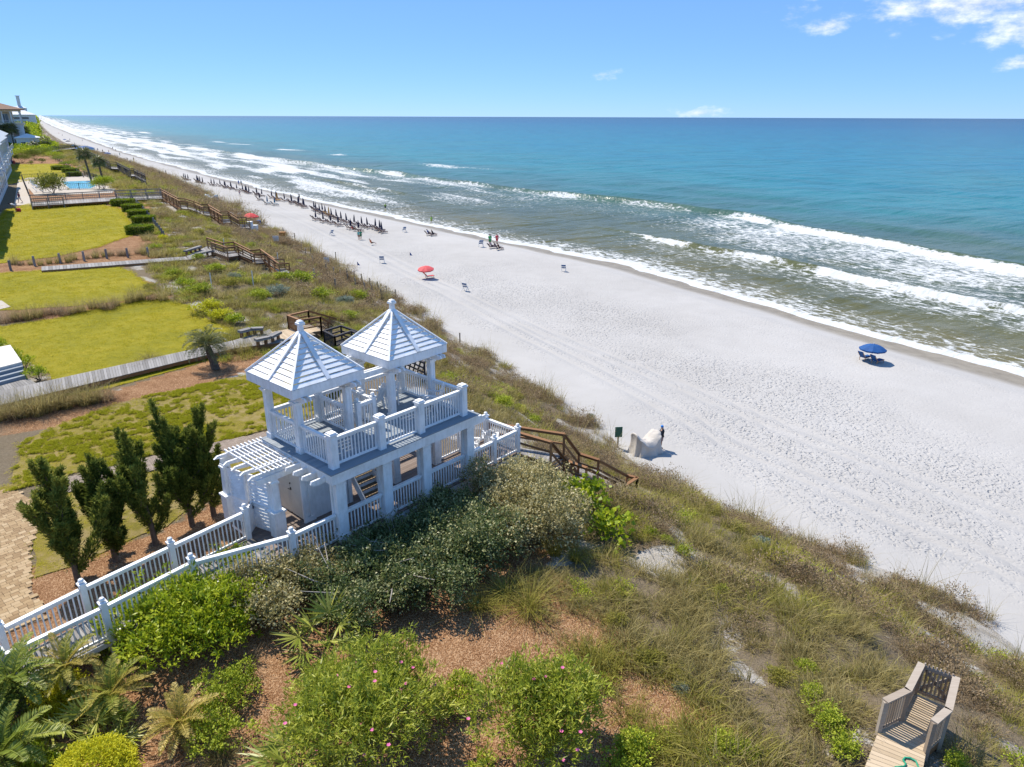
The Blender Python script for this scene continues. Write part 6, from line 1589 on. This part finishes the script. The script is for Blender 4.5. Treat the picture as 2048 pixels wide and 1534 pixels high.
for i, (u, w, d, h, s, tw, lb) in enumerate([(66, 30, 30, 14, 900, 0, 'far white house on the shore'), (70, 34, 30, 16, 1150, 0, 'far white house with wide roof on the shore'), (62, 40, 30, 18, 1500, 0, 'distant pale apartment house on the shore'), (73, 30, 30, 30, 2300, 28, 'distant pale tower block on the shore'), (78, 40, 30, 14, 1750, 0, 'distant low white house at the bend of the shore')]):
    t_ = float(toe(s)) - 14 - i * 3; x, y = st2w(s, t_); house(Vector((x, y, float(terr(s, t_)))), lb, 'house', farhouse(w, d, h, tw), 'shore_house')
# the far shore is wooded: one mass
r = np.random.default_rng(5); n = 2600; s = 330 * (14 ** r.random(n)); t_ = crest(s) - 3 - r.random(n) ** 1.4 * (30 + s * .05); X, Y = st2w(s, t_)
fv = [bushmesh('coast_scrub', [((0, 0, 1.2), (2.6, 2.6, 1.6))], 60, 8, .9, .5, G_pit, .5, 990 + i) for i in range(2)]
scatter('coast_scrub', np.stack([X, Y, terr(s, t_) - .3], 1), r.uniform(0, 6, n), np.clip(s / 500, .7, 3.0) * r.uniform(.6, 1.3, n), r.integers(0, 2, n), fv, 'stuff', 'green coastal scrub running along the far shore', 'scrub')
# ================================================================== on the beach
def B(u, v, up=0.): return grd(u, v, up)
SEA_RZ = rad(32) - math.pi / 2          # local +y... chairs look down local -y; turned so that they face the sea
CHAIR = lounger_mesh(M_navy, M_beech, 'beach_lounger'); CHT = lounger_mesh(M_teal, M_beech, 'beach_lounger'); CHG = lounger_mesh(M_gold, M_beech, 'beach_lounger'); CHR = lounger_mesh(M_red, M_beech, 'beach_lounger'); CHB = lounger_mesh(M_blue, M_beech, 'beach_lounger')
FACE = rad(32) + math.pi / 2            # local -y points along +t (towards the water)
def closed(fab):
    m = MB().tube([(0, 0, -.3), (0, 0, 2.25)], .022, 6); nf = len(m.f); m.lathe([(.08, .7), (.21, .78), (.17, 1.3), (.11, 1.85), (.05, 2.2), (.0, 2.28)], 7)
    me = m.mesh('closed_umbrella', M_beech); me.materials.append(fab)
    for i, p in enumerate(me.polygons): p.material_index = 0 if i < nf else 1
    return me
CU, CUT, CUG = closed(M_navy), closed(M_teal), closed(M_gold)
def setof(P, ch, cu, labels, groups, gap=.72):
    ex = Vector((-SA, CA, 0))
    u_ = tag(link('closed_umbrella', cu, None, P), labels[0], 'umbrella', groups[0]); u_.rotation_euler = (random.uniform(-.05, .05), random.uniform(-.05, .05), random.uniform(0, 6))
    for k in (-1, 1):
        q = P + ex * k * gap * random.uniform(.95, 1.05); q.z = gz(q.x, q.y)
        c = tag(link('beach_lounger', ch, None, q), labels[1], 'lounger', groups[1]); c.scale = (1.12, 1.12, 1.2); c.rotation_euler = (0, 0, FACE + random.uniform(-.08, .08))
line = [B(u, v) for u, v in ((369, 359), (412, 369), (452, 376), (500, 387), (540, 396), (580, 406), (602, 412), (640, 426), (680, 441), (722, 456), (772, 466))]
seg = [(a, b, (b - a).length) for a, b in zip(line[:-1], line[1:])]; tot = sum(q[2] for q in seg); NS = 56
for i in range(NS):
    d = tot * (i / (NS - 1)) ** 1.0
    for a, b, l in seg:
        if d <= l + 1e-6: P = a.lerp(b, min(1, d / l)); break
        d -= l
    if i in (3, 9, 17, 26, 38, 47): continue
    P = P + Vector((random.uniform(-.9, .9), random.uniform(-.7, .7), 0))
    P.z = gz(P.x, P.y); kind = (CHG, CUG) if i in (30, 44) else (CHAIR, CU)
    if i in (30, 44): setof(P, *kind, ('closed gold umbrella standing in the long navy row', 'gold lounger standing in the long navy row'), ('gold umbrellas in the long row', 'gold loungers in the long row'))
    else: setof(P, *kind, ('closed navy umbrella in the long front row', 'navy beach lounger in the long front row'), ('umbrellas of the front row', 'loungers of the front row'))
for u, v in ((632, 441), (647, 445), (662, 448), (677, 452), (701, 459), (717, 463)): setof(B(u, v), CHAIR, CU, ('closed navy umbrella in the short second row', 'navy beach lounger in the short second row'), ('umbrellas of the second row', 'loungers of the second row'))
for u, v in ((535, 409), (550, 411)): setof(B(u, v), CHT, CUT, ('closed teal umbrella behind the long front row', 'teal lounger behind the long front row'), ('teal umbrellas', 'teal loungers'))
for u, v in ((262, 332), (320, 355), (333, 352), (520, 401)): setof(B(u, v), CHAIR, CU, ('closed navy umbrella standing apart from the long row', 'navy lounger standing apart from the long row'), ('umbrellas apart from the row', 'loungers apart from the row'))
def open_umbrella(P, R, h, fab, label, tilt=(0, 0), n=8, rise=.42, name='beach_umbrella'):
    rt = empty(name, P); tag(rt, label, 'umbrella'); rt.rotation_euler = (tilt[0], tilt[1], .3)
    MB().tube([(0, 0, -.3), (0, 0, h + .12)], .025, 6).obj('pole', M_canw, rt)
    V, Fq = [], []; rings = (0, .35, .7, 1.0)
    for ri, q in enumerate(rings):
        for j in range(n * 2):
            a = math.pi * j / n; sag = 0 if j % 2 == 0 else -.045 * q; rr_ = R * q * (1 if j % 2 == 0 else .965); V.append((math.cos(a) * rr_, math.sin(a) * rr_, h - rise * q ** 1.6 * R / 1.15 + sag))
    for j in range(n * 2):
        j2 = (j + 1) % (n * 2)
        for ri in range(3): Fq.append((ri * 2 * n + j, ri * 2 * n + j2, (ri + 1) * 2 * n + j2, (ri + 1) * 2 * n + j))
    k = len(V)
    for j in range(n * 2): x, y, z = V[3 * 2 * n + j]; V.append((x * 1.0, y * 1.0, z - .14))
    for j in range(n * 2): j2 = (j + 1) % (n * 2); Fq.append((3 * 2 * n + j, 3 * 2 * n + j2, k + j2, k + j))
    cnp = MB().add(V, Fq).obj('canopy', fab, rt)
    for j in range(n): a = 2 * math.pi * j / n; MB().tube([(0, 0, h - .03), (math.cos(a) * R * .97, math.sin(a) * R * .97, h - rise * R / 1.15 - .03)], .009, 4).obj('rib', M_beech, cnp)
    return rt
open_umbrella(B(1741, 723), 1.2, 1.75, M_blue, 'open blue beach umbrella alone near the water')
for k, lb in ((-1, 'blue beach lounger under the open blue umbrella, the far one'), (1, 'blue beach lounger under the open blue umbrella, the near one')):
    q = B(1741, 723) + Vector((SA, -CA, 0)) * k * .62; c = tag(link('beach_lounger', CHB, None, q), lb, 'lounger'); c.rotation_euler = (0, 0, FACE)
open_umbrella(B(853, 557), 1.15, 1.85, M_coral, 'open coral red beach umbrella in the middle of the sand', (.12, -.06))
c = tag(link('beach_lounger', CHR, None, B(858, 556)), 'red beach lounger under the coral umbrella', 'lounger'); c.rotation_euler = (0, 0, FACE)
open_umbrella(B(503, 453), 1.55, 2.55, M_red, 'large red umbrella over the beach hire stand', (0, 0), 8, .5)
open_umbrella(B(172, 308), 3.4, 3.0, M_blue, 'broad blue canopy on the far beach below the dark stair', (0, 0), 6, .3)
# sling chairs standing alone
def striped():
    rt = empty('striped_chair'); f = MB()
    for s in (-.3, .3): f.beam((s, -.35, 0), (s, .2, .95), .04, .05); f.beam((s, .35, 0), (s, -.2, .55), .04, .05)
    f.beam((-.3, .2, .95), (.3, .2, .95), .05, .05); f.beam((-.3, -.25, .5), (.3, -.25, .5), .05, .05); f.obj('frame', M_canw, rt)
    for i in range(6):
        a, b = i / 6, (i + 1) / 6; p = Vector((0, -.25 + .45 * a, .46 + .5 * a - .25 * math.sin(a * 3.14))); q = Vector((0, -.25 + .45 * b, .46 + .5 * b - .25 * math.sin(b * 3.14)))
        MB().beam(p, q, .56, .015).obj('stripe', M_blue if i % 2 else M_canw, rt)
    return rt
s0 = striped()
for i, (u, v, sc, lb) in enumerate([(930, 582, 1.15, 'blue and white striped sling chair alone below the coral umbrella'), (1127, 543, 1.1, 'blue and white striped sling chair alone near the wet sand'), (764, 526, 1.15, 'blue and white striped sling chair between the tyre tracks'), (962, 494, 1.3, 'blue and white striped sling chair behind the green windbreak'), (809, 464, 1.1, 'pale striped sling chair at the end of the long row'), (664, 471, 1.1, 'pale striped sling chair beside the tyre tracks')]):
    o = s0 if i == 0 else dup(s0); o.location = B(u, v); o.scale = (sc, sc, sc); o.rotation_euler = (0, 0, FACE + .5 + i * .3); tag(o, lb, 'chair', 'striped sling chairs')
# tarpaulin-covered stacks of chairs
def tarp(P, lx, ly, h, label, mat, seed, rz=0.):
    """cloth thrown over stacked chairs: two uneven peaks, a sagging ridge, folds running to a gathered hem"""
    nu, nv = 72, 26; V = []
    for j in range(nv):
        q = j / (nv - 1)
        for i in range(nu):
            a = 2 * math.pi * i / nu; c, s = math.cos(a), math.sin(a); e = .62
            ux, uy = abs(c) ** e * (1 if c > 0 else -1), abs(s) ** e * (1 if s > 0 else -1)
            k = min(1, q / .55); side = max(0., (q - .55) / .45)
            fold = (.055 * math.sin(a * 9 + seed) + .09 * (float(fbm(a * 3.1 + seed + 9, q * 1.6, seed, 3)) - .5)) * (.25 + side)
            rr = k * (.80 + .12 * side ** .7) - .10 * math.sin(side * math.pi) + fold
            x, y = ux * lx / 2 * rr, uy * ly / 2 * rr
            fx = x / lx * 2
            top = h * (.80 + .20 * max(math.exp(-((fx + .75) / .28) ** 2), .85 * math.exp(-((fx - .72) / .32) ** 2)) - .22 * math.exp(-(fx / .45) ** 2)) - h * .22 * k ** 3 * abs(uy) ** 2
            top += h * .09 * (float(fbm(x * 2.2 + seed, y * 2.2 + 5, seed, 3)) - .5) * 2
            z = top * (1 - side ** 1.25) - .03 * side
            V.append((x, y, z))
    F = [(j * nu + i, j * nu + (i + 1) % nu, (j + 1) * nu + (i + 1) % nu, (j + 1) * nu + i) for j in range(nv - 1) for i in range(nu)]
    me = fastmesh('covered_stack', np.array(V), np.array(F)[:, ::-1], mat, True)
    o = link('covered_stack', me, None, P); o.rotation_euler = (0, 0, rz); tag(o, label, 'covered stack'); return o
M_tarp = simple('pale_tarpaulin', (.50, .46, .41), .75, .1, 1.5, bump=.03, bscale=4); M_tarp2 = simple('blue_white_tarpaulin', (.50, .56, .58), .75, .1, 1.5, bump=.03, bscale=4)
tarp(B(1290, 903), 2.5, 1.8, 1.5, 'stack of beach chairs under a pale tarpaulin at the dune foot', M_tarp, 3, .5)
tarp(B(424, 402), 4.2, 2.2, 1.6, 'long stack of beach chairs under a blue-white tarpaulin', M_tarp2, 5, rad(-20)); tarp(B(471, 437), 3.0, 1.8, 1.2, 'covered chair stack beside the red hire umbrella', M_tarp2, 7, rad(-20)); tarp(B(488, 441), 1.7, 1.4, 1.0, 'small cream covered stack beside the red hire umbrella', M_tarp, 9, rad(-20))
# hire stand furniture
def crate(P, sx, sy, sz, mat, label, name, rz=0.):
    rt = empty(name, P, rz); tag(rt, label, 'bin'); MB().box(-sx / 2, sx / 2, -sy / 2, sy / 2, 0, sz).obj('body', mat, rt, bevel=.03); MB().box(-sx * .54, sx * .54, -sy * .54, sy * .54, sz, sz + .08).obj('lid', mat, rt); return rt
crate(B(500, 459), .9, .8, 1.2, M_canw, 'white storage bin under the red hire umbrella', 'storage_bin'); crate(B(511, 462), .8, .8, .9, M_canw, 'white storage bin at the foot of the brown stair', 'storage_bin'); crate(B(514, 449), 1.5, .8, .75, M_blue, 'blue table box beside the red hire umbrella', 'table_box'); crate(B(566, 476), 1.0, .8, 1.0, simple('orange_brown_board', (.36, .17, .05), .7), 'brown wooden box at the edge of the dune grass', 'wooden_box')
def board(P, L, mat, label, rz):
    m = MB(); n = 12; V = []
    for j in range(n + 1):
        f = j / n; w = .38 * math.sin(math.pi * min(.97, max(.03, f))) ** .6; V += [(-w, (f - .5) * L, .12 + .25 * (2 * f - 1) ** 4), (w, (f - .5) * L, .12 + .25 * (2 * f - 1) ** 4), (0, (f - .5) * L, .02 + .25 * (2 * f - 1) ** 4)]
    Fq = []
    for j in range(n): k = j * 3; Fq += [(k, k + 1, k + 4, k + 3), (k + 1, k + 2, k + 5, k + 4), (k + 2, k, k + 3, k + 5)]
    o = link('paddle_board', m.add(V, Fq).mesh('paddle_board', mat, True), None, P + Vector((0, 0, .05))); o.rotation_euler = (0, 0, rz); tag(o, label, 'paddle board')
board(B(431, 410), 3.6, M_teal, 'blue paddle board lying behind the long tarpaulin', .4); board(B(458, 421), 3.6, M_navy, 'dark kayak lying by the hire stand', -.9); board(B(371, 380), 3.4, M_navy, 'dark kayak lying below the dune fence', -1.0); board(B(388, 386), 2.6, M_teal, 'pale board near the dune edge', .7)
# signs
def sign(P, h, w, hh, mat, label, txt=None):
    rt = empty('sign', P); tag(rt, label, 'sign'); MB().box(-.05, .05, -.05, .05, -.3, h - hh * .2).obj('post', M_wea, rt); b = MB().box(-w / 2, w / 2, -.075, -.053, h - hh, h).obj('board', mat, rt); return rt
sg = sign(B(1235, 895), 1.55, .5, .75, simple('green_sign_paint', (.04, .13, .085), .5, .1), 'small dark green sign on a post at the dune foot'); sg.rotation_euler = (0, 0, .1)
sign(B(553, 489), 1.3, .9, .8, M_canw, 'small white sign at the edge of the dune grass'); sign(B(654, 532), 1.3, .8, .8, M_canw, 'small white sign beside the sand fence')
# sand fence
FPX_ = [(118, 760), (130, 890), (237, 830), (303, 862), (357, 832), (363, 886), (420, 868), (427, 918), (487, 893), (494, 958), (551, 918), (577, 1000), (622, 955), (644, 1026), (695, 988), (725, 1062), (772, 1028), (852, 1062), (318, 985)]
fp = MB().box(-.06, .06, -.06, .06, -.3, 1.25).mesh('fence_post', M_wea)
FW = [B(600 + x / 4.452, 360 + y / 4.452) for x, y in FPX_]
sf = empty('sand_fence', FW[4]); tag(sf, 'zigzag sand fence of timber posts and thin netting at the dune foot', 'fence')
for p in FW: link('fence_post', fp, sf, p - sf.location)
tn = NT('fence_netting', .8, .1); tn.set('Base Color', (.42, .38, .30)); M_net = tn.m
for i, j in ((4, 5), (6, 7), (8, 9), (10, 11), (12, 13), (14, 15), (15, 17), (6, 8), (12, 14)):
    a, b = FW[i] - sf.location, FW[j] - sf.location; m = MB(); n = int((b - a).length / .16)
    for k in range(n): q = a.lerp(b, (k + .5) / n); m.beam(q + UPV * .08, q + UPV * 1.05, .02, .035)
    for z in (.3, .85): m.beam(a + UPV * z, b + UPV * z, .015, .02)
    m.obj('netting', M_net, sf)['kind'] = 'stuff'
for i, (u, v) in enumerate([(567, 468), (580, 490), (590, 480), (604, 500), (612, 512), (622, 510), (672, 520), (695, 560), (920, 690)]):
    tag(link('marker_post', fp, None, B(u, v)), 'thin timber marker post standing in the dune grass', 'post', 'marker posts in the dune grass')
mw = MB().tube([(0, 0, -.2), (0, 0, 1.4)], .04, 6).mesh('white_stake', M_canw)
for u, v in ((424, 577), (507, 572), (450, 502), (557, 530)): tag(link('white_stake', mw, None, B(u, v)), 'white marker stake standing among the dune shrubs', 'stake', 'white stakes on the dune')
# flags and windbreaks
for u, v, lb in ((715, 535, 'small dark blue pennant stuck in the sand beside the sand fence'), (820, 515, 'small dark blue pennant stuck in the sand above the coral umbrella')):
    rt = empty('pennant', B(u, v)); tag(rt, lb, 'flag'); MB().tube([(0, 0, -.1), (0, 0, .9)], .015, 5).obj('pole', M_beech, rt); MB().add([(0, 0, .9), (0, 0, .35), (.42, .02, .3), (0, .01, .9), (0, .01, .35), (.42, .03, .3)], [(0, 1, 2), (5, 4, 3), (0, 3, 4, 1), (1, 4, 5, 2), (2, 5, 3, 0)]).obj('cloth', M_blue, rt)
# ================================================================== people
M_skin = simple('skin', (.46, .28, .19), .6, .06); M_hair = simple('dark_hair', (.05, .032, .022), .6, .2)
CLOTH = {}
def cloth(c):
    if c not in CLOTH: CLOTH[c] = simple('cloth_%d' % len(CLOTH), c, .85, .08)
    return CLOTH[c]
def person(P, rz, shirt, shorts, label, pose='stand', h=1.72, group=None, hat=None):
    rt = empty('person', P, rz); tag(rt, label, 'person', group); k = h / 1.72
    J = {'pel': (0, 0, .95), 'sp': (0, 0, 1.15), 'ch': (0, 0, 1.36), 'nk': (0, 0, 1.48), 'hd': (0, -.01, 1.56), 'ht': (0, 0, 1.70), 'sl': (-.18, 0, 1.41), 'sr': (.18, 0, 1.41), 'el': (-.25, .02, 1.13), 'er': (.25, .02, 1.13), 'hl': (-.24, -.08, .90), 'hr': (.24, -.08, .90), 'fl': (-.23, -.1, .80), 'fr': (.23, -.1, .80),
         'pl': (-.09, 0, .9), 'pr': (.09, 0, .9), 'kl': (-.1, 0, .5), 'kr': (.1, 0, .5), 'al': (-.1, .02, .09), 'ar': (.1, .02, .09), 'tl': (-.1, -.15, .03), 'tr': (.1, -.15, .03)}
    J = {a: Vector(b) for a, b in J.items()}; UPP = ('sp', 'ch', 'nk', 'hd', 'ht', 'sl', 'sr', 'el', 'er', 'hl', 'hr', 'fl', 'fr')
    if pose == 'walk':
        for a, d in (('kl', -.14), ('kr', .10), ('al', -.30), ('ar', .34), ('tl', -.46), ('tr', .20), ('hl', .14), ('fl', .16), ('hr', -.12), ('fr', -.16), ('el', .06), ('er', -.04)): J[a].y += d
        J['ar'].z += .08
    if pose == 'bend':
        R = Matrix.Rotation(rad(62), 3, 'X')
        for a in UPP: J[a] = R @ (J[a] - J['pel']) + J['pel']
        for a in ('hl', 'hr', 'fl', 'fr'): J[a] = J[a] + Vector((0, .12, -.3))
    if pose == 'sit':
        for a in J: J[a] = J[a] + Vector((0, 0, -.52))
        for a, p in (('kl', (-.1, -.45, .45)), ('kr', (.1, -.45, .45)), ('al', (-.1, -.85, .2)), ('ar', (.1, -.85, .2)), ('tl', (-.1, -.9, .32)), ('tr', (.1, -.9, .32))): J[a] = Vector(p)
        R = Matrix.Rotation(rad(-25), 3, 'X'); b = J['pel'].copy()
        for a in UPP: J[a] = R @ (J[a] - b) + b
    if pose == 'fish': J['el'] = Vector((-.2, -.25, 1.25)); J['hl'] = Vector((-.1, -.45, 1.3)); J['fl'] = Vector((-.08, -.52, 1.32)); J['er'] = Vector((.36, -.1, 1.36)); J['hr'] = Vector((.55, -.25, 1.4)); J['fr'] = Vector((.62, -.3, 1.42))
    N = list(J); ix = {a: i for i, a in enumerate(N)}
    E = [('pel', 'sp'), ('sp', 'ch'), ('ch', 'nk'), ('nk', 'hd'), ('hd', 'ht'), ('ch', 'sl'), ('ch', 'sr'), ('sl', 'el'), ('sr', 'er'), ('el', 'hl'), ('er', 'hr'), ('hl', 'fl'), ('hr', 'fr'), ('pel', 'pl'), ('pel', 'pr'), ('pl', 'kl'), ('pr', 'kr'), ('kl', 'al'), ('kr', 'ar'), ('al', 'tl'), ('ar', 'tr')]
    RD = {'pel': (.14, .11), 'sp': (.12, .1), 'ch': (.15, .11), 'nk': (.055, .055), 'hd': (.095, .1), 'ht': (.075, .085), 'sl': (.06, .06), 'sr': (.06, .06), 'el': (.042, .042), 'er': (.042, .042), 'hl': (.034, .03), 'hr': (.034, .03), 'fl': (.025, .018), 'fr': (.025, .018), 'pl': (.095, .095), 'pr': (.095, .095), 'kl': (.058, .06), 'kr': (.058, .06), 'al': (.042, .045), 'ar': (.042, .045), 'tl': (.04, .028), 'tr': (.04, .028)}
    me = bpy.data.meshes.new('body'); me.from_pydata([tuple(J[a] * k) for a in N], [(ix[a], ix[b]) for a, b in E], []); me.materials.append(M_skin)
    o = link('body', me, rt); sm = o.modifiers.new('skin', 'SKIN'); sd = o.modifiers.new('sub', 'SUBSURF'); sd.levels = sd.render_levels = 1
    lay = me.skin_vertices[0].data if me.skin_vertices else None
    if lay is None:
        bm = bmesh.new(); bm.from_mesh(me); bm.verts.layers.skin.verify(); bm.to_mesh(me); bm.free(); lay = me.skin_vertices[0].data
    for a in N: lay[ix[a]].radius = (RD[a][0] * k, RD[a][1] * k)
    lay[ix['pel']].use_root = True
    def tubek(name, pts, rs, mat): MB().tube([J[a] * k if isinstance(a, str) else a for a in pts], [r_ * k for r_ in rs], 8).obj(name, mat, rt, smooth=True)
    tubek('shirt', ('pel', 'sp', 'ch', 'nk'), (.165, .155, .185, .08), cloth(shirt))
    tubek('sleeve', ('sl', (J['sl'].lerp(J['el'], .7)) * k), (.085, .07), cloth(shirt)); tubek('sleeve', ('sr', (J['sr'].lerp(J['er'], .7)) * k), (.085, .07), cloth(shirt))
    for s in 'lr': tubek('shorts', ('pel', 'p' + s, (J['p' + s].lerp(J['k' + s], .75)) * k), (.15, .125, .09), cloth(shorts))
    hd = J['ht'] * k; MB().lathe([(.098 * k, -.07 * k), (.105 * k, 0), (.085 * k, .045 * k), (.03 * k, .075 * k)], 8).obj('hat' if hat else 'hair', cloth(hat) if hat else M_hair, rt, hd + Vector((0, .012, -.01)), smooth=True)
    return rt
WH, BK, RD_, GN, BL = (.7, .7, .7), (.03, .03, .035), (.5, .04, .06), (.05, .35, .12), (.03, .12, .4)
person(B(1321, 898), rad(60), BK, (.3, .2, .2), 'person in dark clothes and a bright blue hat behind the covered stack', 'stand', hat=(.02, .2, .6))
person(grd(32, 424), rad(-60), WH, (.35, .3, .28), 'person in white bending over a red bag on the big lawn', 'bend')
bg_ = empty('red_bag', grd(38, 424)); tag(bg_, 'red bag standing on the big lawn beside the bending person', 'bag'); MB().box(-.28, .28, -.2, .2, 0, .55).obj('body', cloth(RD_), bg_, bevel=.08); MB().tube([(-.15, 0, .55), (-.1, 0, .75), (.1, 0, .75), (.15, 0, .55)], .02, 5).obj('handle', M_metal, bg_)
person(grd(41, 406), rad(-20), (.2, .06, .1), WH, 'person in a dark red top walking off the concrete path', 'walk'); person(grd(26, 331), 0, (.15, .1, .3), BK, 'person in purple standing on the far lawn', 'stand'); person(grd(30, 332), .4, RD_, RD_, 'person in red standing on the far lawn', 'walk')
person(B(599, 399), rad(-150), BK, BK, 'angler in dark clothes at the edge of the water', 'fish'); person(B(478, 371), 1, BL, (.05, .1, .3), 'person in blue walking by the water, the inland one of a pair', 'walk'); person(B(483, 371), 1, (.1, .25, .3), BK, 'person in teal walking by the water, the seaward one of a pair', 'walk')
person(B(771, 420), 0, (.30, .55, .05), BK, 'person in a lime shirt standing in the shallows', 'walk'); person(B(863, 447), 0, (.32, .6, .1), (.4, .5, .1), 'person in lime green at the swash edge', 'walk')
person(B(718, 480), 0, (.15, .45, .4), (.35, .2, .15), 'person in pale teal standing on the sand, one of a pair', 'stand'); person(B(722, 479), 0, (.02, .25, .12), (.02, .2, .1), 'person in dark green standing on the sand, one of a pair', 'stand')
person(B(480, 393), 0, (.5, .3, .3), WH, 'person in a pink top walking behind the long row', 'walk'); person(B(980, 491), 0, (.03, .35, .1), (.03, .25, .1), 'person in a green cover standing beside the red one', 'stand', 2.0); person(B(994, 489), .3, (.62, .08, .1), (.5, .06, .08), 'person in red standing beside the green one', 'stand', 2.0)
for u, v, sh, lb in ((983, 496, (.35, .3, .35), 'person seated on the sand in front of the green cover'), (991, 497, (.1, .06, .08), 'person in black seated in front of the red one'), (998, 499, (.2, .1, .08), 'person reclining on a brown chair near the water'), (857, 470, BL, 'person in blue sitting on a low chair on the smooth sand'), (866, 471, BK, 'person in black sitting on a low chair on the smooth sand'), (706, 462, (.5, .08, .08), 'person in red sitting among the second row loungers'), (743, 490, (.55, .16, .06), 'person in orange sitting alone on the trampled sand')):
    person(B(u, v), FACE, sh, BK, lb, 'sit'); 
for u, v in ((984, 497), (999, 500), (858, 471), (866, 472)):
    c = tag(link('beach_lounger', CHAIR, None, B(u, v)), 'dark lounger under a sitter near the water', 'lounger', 'dark loungers under sitters'); c.rotation_euler = (0, 0, FACE)
person(B(386, 388), 0, WH, (.3, .2, .15), 'person in white standing by the pale board', 'stand')
for i, (u, v, c) in enumerate([(196, 302, BL), (206, 305, BK), (218, 306, RD_), (232, 303, WH), (226, 299, BK), (240, 312, (.1, .3, .3)), (178, 300, RD_), (255, 322, BK), (268, 322, (.4, .3, .2)), (150, 290, BK), (140, 281, BL), (125, 272, BK), (118, 268, RD_), (165, 283, BK)]):
    person(B(u, v), i * .9, c, BK, 'tiny far-off bather standing on the distant beach', 'walk' if i % 2 else 'stand', 1.75, 'far-off bathers')
for i, (u, v) in enumerate([(162, 303), (185, 306), (208, 311), (216, 315), (150, 299), (137, 288), (130, 283)]):
    open_umbrella(B(u, v), 1.4, 2.1, (M_blue, M_teal, M_navy)[i % 3], ['small blue umbrella on the distant beach', 'small teal umbrella on the distant beach', 'small navy umbrella on the distant beach'][i % 3])['group'] = 'umbrellas on the distant beach'
# ------------------------------------------------------------------ cover laid last, so that it keeps clear of what is built
cover('dune_grass', -14, 26, 11.0, 1.0, 'tawny and olive dune grass covering the near sand ridge', 901)
cover('dune_grass', 26, 62, 7.5, 1.1, 'olive dune grass on the slope beyond the pavilion', 902)
cover('dune_grass', 62, 140, 3.4, 1.5, 'olive dune grass on the slope below the lawns', 903)
cover('dune_grass', 140, 420, 1.1, 2.3, 'far dune grass running along the beach', 904)
